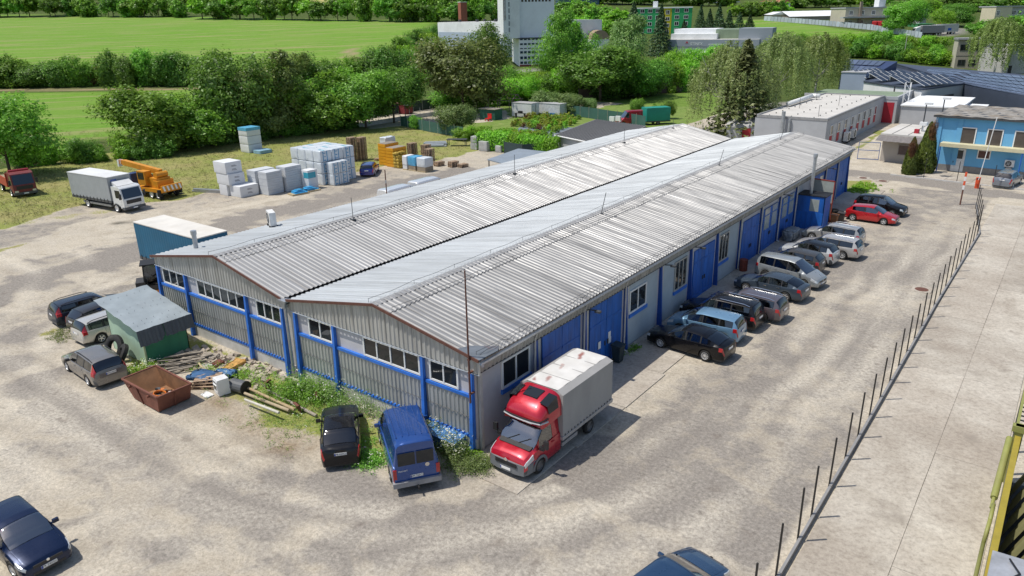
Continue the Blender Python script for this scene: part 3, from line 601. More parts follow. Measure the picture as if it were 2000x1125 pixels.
# ---- lean-to booth, open door leaf and tyres by the middle of the long wall
booth=thing('door_booth','deep blue wooden door booth projecting from the long wall below the flue pipe','booth',(0,43.0,0))
obj('side_panel',MB().box(0.1,2.35,0.55,0.62,0.02,3.0),BLUED,booth); obj('front_panel',MB().box(2.28,2.36,0.55,2.35,0.02,3.0),BLUED,booth); obj('roof_panel',MB().box(0.05,2.45,0.5,2.45,3.0,3.08),BLACK,booth)
obj('pane',MB().box(1.15,1.9,0.535,0.55,1.7,2.75),GLASSG,booth)
for k in range(5): obj('plank',MB().box(0.12+k*0.44,0.12+k*0.44+0.43,0.525,0.55,0.03,1.6),BLUED,booth)
leaf=thing('open_door_leaf','grey door leaf in red frame standing open beside the blue booth','door',(0.2,47.3,0),R(-10))
mb=MB(); [mb.box(*q) for q in ((0,2.0,-0.03,0.03,0,0.08),(0,2.0,-0.03,0.03,3.7,3.8),(0,0.08,-0.03,0.03,0,3.8),(1.92,2.0,-0.03,0.03,0,3.8),(0,2.0,-0.03,0.03,1.7,1.78))]; obj('frame',mb,M((0.30,0.06,0.04),0.6),leaf)
obj('lower_panel',MB().box(0.08,1.92,-0.015,0.015,0.08,1.7),DARKG,leaf); obj('pane',MB().box(0.08,1.92,-0.015,0.015,1.78,3.7),GLASSG,leaf)
# ================================================================ VEHICLES
def paint(col,metal=0.3,rough=0.25):
    key=('paint',col,metal)
    if key in _mc: return _mc[key]
    m,t,b,o=newmat('car_paint'); b.inputs['Metallic'].default_value=metal; b.inputs['Roughness'].default_value=rough; b.inputs['Coat Weight'].default_value=1.0 if max(col)>0.1 else 0.45; b.inputs['Specular IOR Level'].default_value=0.5 if max(col)>0.1 else 0.25; b.inputs['Coat Roughness'].default_value=0.04
    f=noise(t,coords(t,(1,1,1),rand=True),1.3,5,0.6); c=mixc(t,ramp(t,f,[(0.5,0.0),(0.85,0.05 if max(col)>0.1 else 0.0)]),col,(0.25,0.22,0.18)); t.links.new(c,b.inputs['Base Color'])
    t.links.new(ramp(t,f,[(0.4,rough),(0.8,rough+0.2)]),b.inputs['Roughness']); _mc[key]=m; return m
def carglass(tint,mixv):
    m=bpy.data.materials.new('car_glass'); m.use_nodes=True; t=m.node_tree; t.nodes.clear(); o=t.nodes.new('ShaderNodeOutputMaterial')
    tr=N(t,'ShaderNodeBsdfTransparent'); tr.inputs[0].default_value=(*tint,1); gl=N(t,'ShaderNodeBsdfGlossy'); gl.inputs['Roughness'].default_value=0.03; gl.inputs[0].default_value=(0.95,0.97,1,1)
    fr=N(t,'ShaderNodeFresnel'); fr.inputs[0].default_value=1.6; f=math_(t,'ADD',fr.outputs[0],mixv,True); mx=t.nodes.new('ShaderNodeMixShader')
    t.links.new(f,mx.inputs[0]); t.links.new(tr.outputs[0],mx.inputs[1]); t.links.new(gl.outputs[0],mx.inputs[2]); t.links.new(mx.outputs[0],o.inputs[0]); return m
CGLASS=carglass((0.45,0.53,0.50),0.16); WSCR=carglass((0.42,0.52,0.50),0.26); CGLASSD=carglass((0.07,0.085,0.095),0.06)
TYRE=M((0.018,0.018,0.018),0.8,0,0.2,8,(0.10,0.09,0.07),0.4,name='rubber'); RIM=M((0.70,0.70,0.70),0.3,0.35,0.06,name='alloy'); RIMD=M((0.16,0.16,0.165),0.5,0.5,0.15,name='steel_rim')
TRIM=M((0.025,0.025,0.027),0.5,0,0.15,name='black_trim'); PLASTIC=M((0.085,0.088,0.092),0.6,0,0.12,name='grey_plastic'); CABIN=M((0.05,0.05,0.052),0.85,0,0.2,name='cabin_cloth'); CABINL=M((0.25,0.24,0.22),0.8,0,0.2,name='cabin_pale')
HEADL=M((0.62,0.64,0.64),0.12,0.3,0.15,6,coat=1.0,name='headlight_lens'); TAILL=M((0.42,0.012,0.014),0.15,0,0.15,5,coat=1.0,name='tail_lens'); CHROME=M((0.75,0.75,0.75),0.15,1.0,0.05,name='chrome')
PLATE=M((0.80,0.80,0.78),0.4,0,0.05,name='plate_white'); PLATEB=M((0.02,0.06,0.35),0.4,0,0.05,name='plate_blue')
_wm={}
def wheel_meshes(r,style):
    k=(round(r,3),style)
    if k in _wm: return _wm[k]
    w=0.21 if r<0.4 else 0.28; ri=r*0.66
    ty=MB().lathe([(ri,-w/2),(r*0.90,-w/2),(r*0.985,-w*0.36),(r,-w*0.2),(r,w*0.2),(r*0.985,w*0.36),(r*0.90,w/2),(ri,w/2),(ri*0.98,w*0.2),(ri*0.98,-w*0.2),(ri,-w/2)],24,(0,0,0),'y').mesh('wheel',TYRE,True,R(45))
    mb=MB().lathe([(ri*1.0,w*0.47),(ri*0.93,w*0.50),(ri*0.88,w*0.40),(ri*0.86,-w*0.3)],24,(0,0,0),'y').lathe([(ri*0.90,w*0.02),(0.001,w*0.02)],20,(0,0,0),'y')
    if style=='steel': mb.lathe([(ri*0.86,w*0.30),(ri*0.6,w*0.40),(ri*0.35,w*0.30),(ri*0.2,w*0.36),(0.001,w*0.36)],20,(0,0,0),'y')
    elif style=='truck': mb.lathe([(ri*0.9,w*0.45),(ri*0.75,w*0.1),(ri*0.45,w*0.12),(ri*0.35,w*0.42),(0.001,w*0.42)],20,(0,0,0),'y')
    else:
        n={'five':5,'seven':7,'ten':10}[style]
        for i in range(n):
            a=2*PI*i/n; ww=ri*(0.30 if n==5 else 0.2 if n==7 else 0.13); d=Vector((math.cos(a),0,math.sin(a))); s=Vector((-math.sin(a),0,math.cos(a))); vs=[]
            for q,wd,yy in ((0.12,ww*0.9,0.40),(0.95,ww*0.75,0.43)):
                for e in (-1,1):
                    for h in (0.0,-0.22): vs.append(d*ri*q+s*wd*e/2+Vector((0,w*(yy+h),0)))
            mb.add(vs,[(0,2,6,4),(0,4,5,1),(2,3,7,6),(0,1,3,2),(4,6,7,5)])
        mb.lathe([(ri*0.24,w*0.30),(ri*0.22,w*0.44),(0.001,w*0.45)],14,(0,0,0),'y')
    mb.m=[0]*len(mb.f)
    for q in range(24*3,24*3+20): mb.m[q]=1
    me=mb.mesh('rim',[RIMD if style=='steel' else RIM,TRIM],True,R(35)); _wm[k]=(ty,me); return _wm[k]
def add_wheel(parent,x,y,r,style,steer=0.0):
    ty,ri=wheel_meshes(r,style); o=link('wheel',ty,parent,(x,y,r),(0 if y>0 else PI)+steer); link('rim',ri,o); return o
def interp(pts,u):
    if u<=pts[0][0]: return pts[0][1]
    for (a,za),(b,zb) in zip(pts[:-1],pts[1:]):
        if u<=b: return za+(zb-za)*(u-a)/(b-a+1e-9)
    return pts[-1][1]
def number_plate(parent,loc,nrm,txt=None,w=0.52):
    m=face_M(loc,nrm); o=obj('number_plate',MB().box(-w/2,w/2,-0.06,0.06,-0.005,0.006),PLATE,parent); o.matrix_local=m
    obj('plate_band',MB().box(-w/2+0.004,-w/2+0.05,-0.055,0.055,0.006,0.009),PLATEB,o)
    if txt: text('plate_text',txt,0.115,BLACK,o,Matrix.Translation((0.025,-0.002,0.0085)),0.001)
def car(name,label,cat,loc,rz,col,S,group=None,style='five',plate=None,roofcol=None,rails=None,trimlow=False,glass_rear=None,brand=True,steel=False):
    L,W,H=S['L'],S['W'],S['H']; wr=S.get('wr',0.32); uf=S['fo']; ur=uf+S['wb']; half=W/2
    root=thing(name,label,cat,loc,rz,group); PM=paint(col) if not isinstance(col,bpy.types.Material) else col; RM=paint(roofcol) if roofcol else PM
    top,belt=S['top'],S['belt']; cowl,rf,rr,tt=S['cowl'],S['rf'],S['rr'],S['tt']; flat=S.get('flat',False)
    door=S['doors']; pil=S['pillars']; sg=S['side']; cl=S.get('clear',0.20)
    Ra=wr+0.055
    def zlow(u):
        z=cl+0.05*max(0,(0.5-u)/0.5)+(0 if flat else 0.08*max(0,(u-(L-0.6))/0.6))
        for c_ in ((uf,ur) if not flat else (uf,)):
            if abs(u-c_)<Ra: z=max(z,math.sqrt(max(0,Ra*Ra-(u-c_)**2))+wr-0.02)
        return z
    def hw(u):
        f=interp([(0,0.74),(0.03,0.82),(0.10,0.905),(0.28,0.965),(0.7,1.0),(L,1.0)],u)
        r=1 if flat else interp([(0,1),(L-0.8,1.0),(L-0.3,0.975),(L-0.10,0.93),(L-0.03,0.87),(L,0.82)],u)
        if S.get('boxy'): f=0.5+f*0.5; r=0.55+r*0.45
        return half*f*r
    us=set([0,L,0.03,0.10,0.28,cowl,rf,rr,tt]+([] if flat else [L-0.03,L-0.10,L-0.3]))
    for p in top: us.add(p[0])
    for d in door: us.update(d)
    for p in pil: us.update((p-0.045,p+0.045))
    us.update(sg)
    for c_ in ((uf,ur) if not flat else (uf,)):
        for q in (-1,-0.98,-0.8,-0.5,-0.2,0.2,0.5,0.8,0.98,1): us.add(c_+q*Ra)
    u=0
    while u<L: us.add(u); u+=0.3
    us=sorted(x for x in us if 0<=x<=L); st_=[us[0]]
    for x in us[1:]:
        if x-st_[-1]>0.012: st_.append(x)
    st_[-1]=L
    V=[]
    for u in st_:
        zl=zlow(u); zt=interp(top,u); zb=min(interp(belt,u),zt-0.012); w=hw(u); h=zt-zb; gf=min(1,h/0.3); zl=min(zl,zb-0.1); d=zb-zl
        th=S.get('tumble',0.30)
        y6=w*0.93-th*h-(1-gf)*0.10; y6=max(y6,w*0.5)
        V.append([(w*0.93,zl),(w*0.985,zl+0.14*d),(w*1.0,zl+0.45*d),(w*0.995,zl+0.74*d),(w*0.958,zb),(w*0.925,zb+min(0.012,h*0.3)),(y6,zb+h*(0.86 if gf>0.5 else 0.6)),(y6-0.085*(0.4+0.6*gf),zt-0.018*gf-0.004),(y6*0.5,zt+0.012),(0,zt+0.020)])
    n=len(st_); X=lambda u:L/2-u
    parts={}
    def put(nm,quad): parts.setdefault(nm,[]).append(quad)
    hl=S.get('hl',(0.05,0.42)); tl=S.get('tl',(L-0.30,L)); tlj=S.get('tlj',(3,4)); hlj=S.get('hlj',(3,4))
    for i in range(n-1):
        um=(st_[i]+st_[i+1])/2
        for s in (1,-1):
            for j in range(9):
                a,b_=V[i],V[i+1]
                q=[(X(st_[i]),s*a[j][0],a[j][1]),(X(st_[i+1]),s*b_[j][0],b_[j][1]),(X(st_[i+1]),s*b_[j+1][0],b_[j+1][1]),(X(st_[i]),s*a[j+1][0],a[j+1][1])]
                if s<0: q=q[::-1]
                nm='body'
                if j<=3:
                    for k,dd in enumerate(door):
                        if dd[0]<um<dd[1]: nm=('door',k,s)
                    if nm=='body' and j<=1 and (um<0.30 or (um>L-0.25 and not flat)): nm=('bumper',0 if um<1 else 1)
                if hl[0]<um<hl[1] and j in hlj: nm=('headlight',s)
                if (not flat) and tl[0]<um<tl[1] and j in tlj: nm=('tail_light',s)
                if j==5 and sg[0]<um<sg[1] and nm=='body':
                    k=sum(1 for p in pil if um>p); nm='pillar' if any(abs(um-p)<0.045 for p in pil) else ('side_window',k,s)
                if j>=6:
                    if cowl<um<rf: nm='windscreen'
                    elif rr<um<tt and not flat: nm='rear_window'
                    elif rf<um<rr: nm='roof'
                    elif 0.10<um<cowl-0.03: nm='bonnet'
                put(nm,q)
    # end caps
    for i,sg_ in ((0,1),(n-1,-1)):
        ring=[(X(st_[i]),y,z) for y,z in V[i]]; ring2=[(x,-y,z) for x,y,z in ring[:-1]][::-1]; poly=ring+ring2
        if sg_<0: poly=poly[::-1]
        parts.setdefault('body',[]).append(poly)
    def build(nm,quads,mat,shrink=0.0,off=0.0,smooth=True):
        mp={}; vs=[]; fs=[]
        for q in quads:
            f=[]
            for p in q:
                k=(round(p[0],4),round(p[1],4),round(p[2],4))
                if k not in mp: mp[k]=len(vs); vs.append(Vector(p))
                if not f or f[-1]!=mp[k]: f.append(mp[k])
            if len(set(f))>=3: fs.append(tuple(dict.fromkeys(f)))
        if off or shrink:
            c=sum(vs,Vector())/len(vs); nrm=[Vector() for _ in vs]; cnt={}
            for f in fs:
                nn=(vs[f[1]]-vs[f[0]]).cross(vs[f[-1]]-vs[f[0]])
                if nn.length>1e-9:
                    nn.normalize()
                    for i_ in f: nrm[i_]+=nn
                for a_,b_ in zip(f,f[1:]+f[:1]): cnt[frozenset((a_,b_))]=cnt.get(frozenset((a_,b_)),0)+1
            bd=set(i_ for e,k in cnt.items() if k==1 for i_ in e)
            out=[]
            for i_,p in enumerate(vs):
                q=p.copy()
                if nrm[i_].length>0: q+=nrm[i_].normalized()*off
                if shrink and i_ in bd:
                    dd=(c-p); dd.y*=0.15 if nm in('door',) else 1; q+=dd.normalized()*shrink
                out.append(q)
            vs=out
        mb=MB().add(vs,fs); return obj(nm,mb,mat,root,smooth=smooth,ang=R(38))
    bump_m=PLASTIC if trimlow else PM
    for nm,q in parts.items():
        k=nm if isinstance(nm,str) else nm[0]
        if k=='body': build('body',q,PM)
        elif k=='pillar': build('door_pillar',q,TRIM)
        elif k=='roof': build('roof',q,RM)
        elif k=='bonnet': build('bonnet',q,PM,0.006,0.003)
        elif k=='bumper': build('bumper',q,bump_m,0.004,0.002)
        elif k=='door':
            d=build('door',q,PM,0.006,0.003); xx=X(door[nm[1]][1]-0.17); zz=interp(belt,door[nm[1]][1])-0.12
            obj('door_handle',MB().box(xx-0.09,xx+0.09,nm[2]*half*0.985,nm[2]*half*1.012,zz-0.015,zz+0.018) if nm[2]>0 else MB().box(xx-0.09,xx+0.09,nm[2]*half*1.012,nm[2]*half*0.985,zz-0.015,zz+0.018),CHROME if S.get('chrome') else PM,d)
        elif k=='headlight': build('headlight',q,HEADL,0.008,0.006)
        elif k=='tail_light': build('tail_light',q,TAILL,0.006,0.008)
        elif k=='side_window': build('side_window',q,(glass_rear or CGLASSD) if nm[1]>0 else CGLASS,0.018,-0.006)
        elif k=='windscreen': build('windscreen',q,WSCR,0.02,0.0)
        elif k=='rear_window': build('rear_window',q,CGLASSD,0.03,0.002)
    # dark tub under the panels, wheels, cabin
    mb=MB(); inset=[]
    for i in range(n):
        zl=max(cl+0.02,0.18); w=hw(st_[i])-0.24 if any(abs(st_[i]-c_)<Ra+0.02 for c_ in (uf,ur)) else hw(st_[i])-0.035
        inset.append((st_[i],max(0.2,w),zl,min(interp(belt,st_[i]),interp(top,st_[i]))-0.05))
    vs=[]
    for k_,(u,w,a,b_) in enumerate(inset):
        uu=min(max(u,0.03),L-0.03); vs+=[(X(uu),w,a),(X(uu),w,b_),(X(uu),-w,b_),(X(uu),-w,a)]
    fs=[]
    for i in range(n-1):
        cab=cowl+0.1<(st_[i]+st_[i+1])/2<tt-0.05
        for a,b_ in ((0,1),(2,3),(3,0))+(() if cab else ((1,2),)): fs.append((4*i+a,4*i+b_,4*i+4+b_,4*i+4+a))
    fs+=[(0,1,2,3),(4*n-1,4*n-2,4*n-3,4*n-4)]
    obj('underbody',MB().add(vs,fs),TRIM,root)
    for uu in ((uf,ur) if not flat else (uf,)):
        for s in (1,-1): add_wheel(root,X(uu),s*(half-0.115),wr,style,S.get('steer',0) if uu==uf else 0)
    fl=0.45; seatx=cowl+1.0 if not S.get('van') else cowl+0.85
    zs=interp(belt,seatx)-0.38
    for s in (1,-1):
        mb=MB().cbox((X(seatx),s*half*0.42,zs+0.05),(0.5,0.5,0.16)).cbox((X(seatx+0.30),s*half*0.42,zs+0.38),(0.14,0.48,0.62),ry=R(-14)).cbox((X(seatx+0.39),s*half*0.42,zs+0.76),(0.10,0.26,0.18),ry=R(-14)); obj('seat',mb,CABIN,root)
    if not S.get('van'): obj('rear_seat',MB().cbox((X(seatx+1.0),0,zs+0.02),(0.5,W*0.68,0.18)).cbox((X(seatx+1.28),0,zs+0.32),(0.14,W*0.68,0.56),ry=R(-16)),CABIN,root)
    obj('dashboard',MB().cbox((X(cowl+0.38),0,interp(belt,cowl)-0.05),(0.55,W*0.78,0.12)),CABIN,root)
    # mirrors, plates, grille, roof rails
    mu=S.get('mirror',cowl+0.45); mz=interp(belt,mu)+0.06; my=hw(mu)
    for s in (1,-1):
        mb=MB().cbox((X(mu),s*(my+0.09),mz),(0.11,0.20,0.14)).cbox((X(mu)+0.01,s*(my-0.0),mz-0.03),(0.07,0.12,0.05)); obj('wing_mirror',mb,PM if not trimlow else TRIM,root)
    zf=S.get('platez',(0.42,0.80 if not S.get('van') else 0.75))
    number_plate(root,(L/2+(0.012 if not flat else 0.11),0,zf[0]),(1,0,0),plate if plate and plate[0]!='-' else None)
    obj('badge',MB().lathe([(0.001,0.012),(0.05,0.01),(0.06,0.0)],14,(0,0,0),'x'),CHROME,root,loc=(L/2+0.012,0,S.get('gz',0.52)+0.10))
    if not flat: number_plate(root,(-L/2-0.012,0,zf[1]),(-1,0,0),plate)
    g=MB().box(L/2-0.02,L/2+0.008,-W*0.27,W*0.27,S.get('gz',0.52),S.get('gz',0.52)+0.11); go=obj('grille',g,TRIM,root)
    obj('air_intake',MB().box(L/2-0.03,L/2+0.006,-W*0.30,W*0.30,0.27,0.35),TRIM,root)
    if rails is not None:
        for s in (1,-1):
            y=s*(hw(rf)*0.93-S.get('tumble',0.30)*(interp(top,rf+0.3)-interp(belt,rf+0.3))-0.03); mb=MB(); pts=[]
            for k in range(7):
                u=rf+0.18+(rr-rf-0.3)*k/6; pts.append((X(u),y,interp(top,u)+(0.045 if 0<k<6 else -0.01)))
            mb.path(pts,0.022,6); obj('roof_rail',mb,rails,root)
    root['_x']=0; del root['_x']; return root
def spec(L,W,H,wb,fo,kind,**k):
    """side outline of a body kind, u measured back from the nose"""
    z=lambda f:H*f
    if kind=='wagon': top=[(0,0.56),(0.04,0.66),(0.14,0.72),(0.6,0.83),(1.22,0.93),(1.6,1.16),(2.0,z(.955)),(2.3,z(.99)),(2.9,z(1)-.02),(L-0.75,z(.985)-.02),(L-0.33,z(.945)),(L-0.20,z(.85)),(L-0.06,1.0),(L-0.02,0.93),(L,0.62)]; a=dict(cowl=1.22,rf=2.05,rr=L-0.36,tt=L-0.07,doors=[(1.42,2.45),(2.45,3.38)],pillars=[2.45,3.38],side=(1.68,L-0.45))
    elif kind=='hatch': top=[(0,0.56),(0.04,0.66),(0.14,0.72),(0.55,0.84),(1.05,0.95),(1.45,1.2),(1.85,z(.955)),(2.2,z(.995)),(2.7,z(1)-.02),(L-0.85,z(.965)-.02),(L-0.50,z(.92)),(L-0.28,z(.78)),(L-0.07,1.0),(L-0.02,0.92),(L,0.62)]; a=dict(cowl=1.05,rf=1.9,rr=L-0.52,tt=L-0.08,doors=[(1.25,2.25),(2.25,3.05)],pillars=[2.25,3.05],side=(1.5,L-0.62))
    elif kind=='lift': top=[(0,0.56),(0.04,0.66),(0.14,0.72),(0.65,0.84),(1.30,0.95),(1.7,1.18),(2.12,z(.95)),(2.45,z(.99)),(2.9,z(1)-.02),(3.4,z(.97)-.01),(L-0.95,z(.89)),(L-0.32,1.06),(L-0.10,1.02),(L-0.03,0.95),(L,0.62)]; a=dict(cowl=1.30,rf=2.15,rr=L-1.10,tt=L-0.36,doors=[(1.45,2.5),(2.5,3.4)],pillars=[2.5,3.4],side=(1.78,L-0.98))
    elif kind=='mpv': top=[(0,0.56),(0.04,0.68),(0.14,0.76),(0.5,0.90),(0.85,1.02),(1.3,1.32),(1.75,z(.95)),(2.2,z(.995)),(2.8,z(1)-.02),(L-0.6,z(.98)-.02),(L-0.28,z(.94)),(L-0.18,z(.85)),(L-0.05,1.05),(L-0.02,0.95),(L,0.62)]; a=dict(cowl=0.85,rf=1.8,rr=L-0.30,tt=L-0.06,doors=[(1.2,2.25),(2.25,3.2)],pillars=[2.25,3.25],side=(1.35,L-0.36))
    elif kind=='suv': top=[(0,0.62),(0.04,0.78),(0.14,0.86),(0.6,0.96),(1.05,1.04),(1.45,1.3),(1.85,z(.955)),(2.2,z(.995)),(2.7,z(1)-.02),(L-0.75,z(.97)-.02),(L-0.40,z(.925)),(L-0.24,z(.80)),(L-0.08,1.08),(L-0.02,0.98),(L,0.68)]; a=dict(cowl=1.05,rf=1.9,rr=L-0.42,tt=L-0.09,doors=[(1.3,2.28),(2.28,3.1)],pillars=[2.28,3.12],side=(1.52,L-0.52),gz=0.62,platez=(0.5,0.9))
    elif kind=='van': top=[(0,0.62),(0.04,0.78),(0.16,0.92),(0.5,1.10),(0.92,1.26),(1.3,1.72),(1.62,z(.92)),(1.95,z(.985)),(2.6,z(1)-.02),(L-0.4,z(1)-.02),(L-0.10,z(.985)-.02),(L-0.05,z(.955)),(L-0.02,1.5),(L,1.25)]; a=dict(cowl=0.92,rf=1.68,rr=L-0.012,tt=L-0.006,doors=[(1.0,2.0)],pillars=[2.02],side=(1.25,2.0),van=True,tumble=0.13,boxy=True,gz=0.66,platez=(0.5,0.75),clear=0.28)
    d=dict(L=L,W=W,H=H,wb=wb,fo=fo,top=top,**a)
    bh=(0.93 if kind in('wagon','lift','hatch') else 1.02 if kind=='mpv' else 1.02 if kind=='suv' else 1.22)
    d['belt']=[(0,0.54),(0.10,0.66 if kind!='suv' else 0.78),(d['cowl'],bh-0.03),(2.6,bh),(L-0.6,bh+0.05),(L-0.1,bh+0.03),(L,0.60 if kind!='van' else 1.2)]
    d.update(k); return d
def face_dir(front,rear):
    a=Vector(front); b=Vector(rear); return math.atan2(a.y-b.y,a.x-b.x)
RW='cars parked nose or tail to the long wall'
# near to far along the wall; (centre x, y, heading)
SUPERB=spec(4.80,1.78,1.46,2.76,0.98,'lift'); MOND=spec(4.83,1.86,1.50,2.80,0.97,'wagon'); 
c1=car('liftback_car','black liftback with silver multi-spoke wheels, nearest of the cars along the wall','car',(3.15,15.0,0.03),R(176.5),(0.006,0.006,0.008),SUPERB,RW,'ten',glass_rear=CGLASS)
car('estate_car','light blue metallic estate car parked second from the near end of the wall row','car',(3.0,17.55,0.03),R(181),(0.16,0.30,0.44),spec(4.40,1.80,1.56,2.65,0.92,'mpv'),RW,'five')
car('estate_car','near-black sports utility estate with chrome roof rails and red tail lamps','car',(2.9,20.1,0.03),R(178.5),(0.012,0.011,0.012),spec(4.95,1.92,1.62,2.9,0.98,'wagon',wr=0.35),RW,'five',rails=CHROME,glass_rear=CGLASSD)
car('estate_car','mauve-grey estate car with silver roof rails and plain steel wheels','car',(3.75,22.2,0.03),R(177),(0.12,0.10,0.11),MOND,RW,'steel',rails=CHROME,glass_rear=CGLASSD)
car('saloon_car','slate blue-grey saloon car with chrome window line beside the silver people carrier','car',(3.85,26.4,0.03),R(174),(0.055,0.075,0.10),spec(4.78,1.80,1.46,2.76,1.0,'lift',chrome=True),RW,'seven',glass_rear=CGLASS)
car('people_carrier','silver people carrier facing away from the wall with bonnet to the open yard','car',(4.1,29.6,0.03),R(-9),(0.30,0.32,0.325),spec(4.68,1.81,1.73,2.84,0.93,'mpv'),RW,'steel')
car('hatchback_car','dark grey crossover hatchback squeezed between silver people carrier and white crossover','car',(3.45,32.3,0.03),R(178),(0.07,0.068,0.066),spec(4.25,1.80,1.56,2.62,0.86,'suv'),RW,'five')
car('crossover_car','white crossover with black roof and grey wheel arches','car',(3.75,35.0,0.03),R(175),(0.62,0.63,0.62),spec(4.2,1.80,1.57,2.60,0.86,'suv'),RW,'seven',roofcol=(0.015,0.017,0.02),trimlow=True)
car('estate_car','bright silver estate car with red lamps, eighth car from near end of wall row','car',(4.55,37.6,0.03),R(175),(0.50,0.48,0.45),MOND,RW,'seven',rails=CHROME)
car('estate_car','silver-grey estate car at the far end of the wall row, next to the blue booth','car',(3.9,41.2,0.03),R(175),(0.36,0.36,0.35),spec(4.7,1.82,1.50,2.74,0.95,'wagon'),RW,'seven',rails=GALV)
car('hatchback_car','bright red hatchback facing right past the tyre pile','car',(5.05,49.5,0.0),R(-3),(0.52,0.012,0.018),spec(4.27,1.77,1.46,2.61,0.92,'hatch',doors=[(1.25,2.6)],pillars=[2.6]),None,'five',plate='-')
car('crossover_car','black crossover with silver window line behind the bright red hatchback','car',(5.0,53.0,0.0),R(-6),(0.010,0.011,0.013),spec(4.45,1.84,1.65,2.65,0.92,'suv'),None,'seven',glass_rear=CGLASSD)
car('sports_utility_car','grey-blue sports utility car seen from behind near the barrier','car',(13.4,72.5,0.0),R(80),(0.22,0.24,0.27),spec(4.5,1.85,1.66,2.68,0.92,'suv'),None,'seven')
# left group
V70=dict(tlj=(3,4,5),tl=(4.38,4.66))
car('estate_car','beige-grey estate car with tall red tail lamps beside the rusty skip','car',(-22.15,-6.25,0),R(177),(0.20,0.185,0.165),spec(4.73,1.83,1.52,2.76,0.94,'wagon',**V70),None,'five','PP524AM',rails=TRIM,trimlow=True,glass_rear=CGLASSD)
car('estate_car','bright silver estate car half hidden behind the green shed','car',(-26.85,-2.75,0),R(91),(0.55,0.53,0.49),spec(4.71,1.80,1.49,2.76,0.94,'wagon',**V70),None,'five',rails=TRIM)
car('hatchback_car','charcoal hatchback squeezed between silver and dark blue estate cars','car',(-28.95,-2.35,0),R(92),(0.045,0.047,0.052),spec(4.3,1.80,1.50,2.6,0.9,'hatch'),None,'five')
car('estate_car','dark blue-grey estate car, outermost of the three parked behind the green shed','car',(-31.1,-2.3,0),R(86),(0.030,0.040,0.060),spec(4.73,1.83,1.49,2.76,0.94,'wagon',**V70),None,'five',rails=TRIM)
# front group
oct_=car('liftback_car','black liftback with its tail to the camera beside the blue van','car',(-5.55,-3.0,0),R(140),(0.012,0.012,0.014),spec(4.50,1.73,1.45,2.51,0.90,'lift'),None,'five','PB 630CE')
car('saloon_car','dark blue hatchback with bonnet toward the camera in the lower left corner','car',(-9.4,-14.6,0),R(1),(0.008,0.018,0.055),spec(4.2,1.76,1.48,2.58,0.87,'hatch',hl=(0.04,0.5),hlj=(3,4),steer=0.12),None,'ten','TR 240GO')
car('hatchback_car','dark blue car cut off by the lower picture edge','car',(10.75,-3.2,0),R(78),(0.020,0.055,0.12),spec(4.3,1.78,1.48,2.6,0.9,'hatch'),None,'five')
car('hatchback_car','pale blue car whose roof only just shows in the lower left corner','car',(-8.6,-17.1,0),R(2),(0.30,0.42,0.50),spec(4.2,1.74,1.49,2.58,0.87,'hatch'),None,'five')
car('estate_car','vivid blue estate car parked between wrapped blocks and orange stack','car',(-50.6,40.0,0),R(128),(0.012,0.025,0.22),spec(4.68,1.82,1.48,2.69,0.93,'wagon'),None,'ten',rails=TRIM)
# blue panel van
van=car('panel_van','dark blue panel van with tinted rear doors backed toward the camera','van',(-2.2,-2.2,0),R(145),(0.014,0.07,0.28),spec(4.9,1.97,2.30,2.95,0.90,'van',wr=0.34,tl=(4.85,4.9),tlj=(1,)),None,'steel','NM 760CU')
for s in (1,-1): obj('rear_door_window',MB().box(-2.475,-2.45,*((0.03,0.72) if s>0 else (-0.72,-0.03)),1.30,1.85),GLASS,van)
obj('rear_bumper',MB().box(-2.57,-2.35,-0.98,0.98,0.36,0.58),M((0.28,0.28,0.29),0.6),van)
for k in range(6): obj('roof_rib',MB().box(-1.95,0.6,-0.65+k*0.26-0.015,-0.65+k*0.26+0.015,2.29,2.325),paint((0.014,0.07,0.28)),van)
for s in (1,-1): obj('tail_light',MB().box(-2.48,-2.43,*((0.80,0.95) if s>0 else (-0.95,-0.80)),0.72,1.15),TAILL,van)
text('lettering','TRANSIT',0.10,PLATE,van,face_M((-2.465,0.55,1.05),(-1,0,0))); obj('badge',MB().lathe([(0.001,0),(0.09,0.0),(0.09,0.01)],16,(0,0,0),'x'),CHROME,van,loc=(-2.47,-0.45,1.18))
obj('tow_hook',MB().bar((-2.6,0,0.38),(-2.85,0,0.36),0.05,0.05).tube((-2.85,0,0.34),(-2.85,0,0.46),0.03,8),BLACK,van)
# white vans showing their roofs behind the hall
VX=at(782,362,2.35); VX2=at(838,347,2.35)
for k,(x_,y_) in enumerate(((VX.x,VX.y),(VX2.x,VX2.y))): car('panel_van',('white van parked behind the hall, nearer of the two roofs' if k==0 else 'white van parked behind the hall, farther of the two roofs'),'van',(x_,y_,0),R(92),(0.75,0.76,0.76),spec(5.2,1.97,2.4,2.95,0.90,'van',wr=0.34),None,'steel')
# red van among the gardens
p=gt(1232,246); rv=car('panel_van','red van with sloping nose parked beside the green box trailer','van',(p.x-1.0,p.y+1.5,0),R(-128),(0.42,0.015,0.03),spec(5.0,1.97,2.45,2.95,0.90,'van',wr=0.34),None,'steel')
gb=thing('box_trailer','teal green tarpaulin box trailer beside the red van','trailer',(p.x+2.6,p.y+4.0,0),R(-128)); obj('box',MB().box(-2.2,2.2,-1.1,1.1,0.7,2.9),M((0.01,0.25,0.19),0.6,0,0.12,1),gb); obj('frame',MB().box(-2.3,2.3,-1.12,1.12,0.5,0.7),DARKG,gb)
for s in (1,-1): add_wheel(gb,0,s*1.0,0.36,'steel')
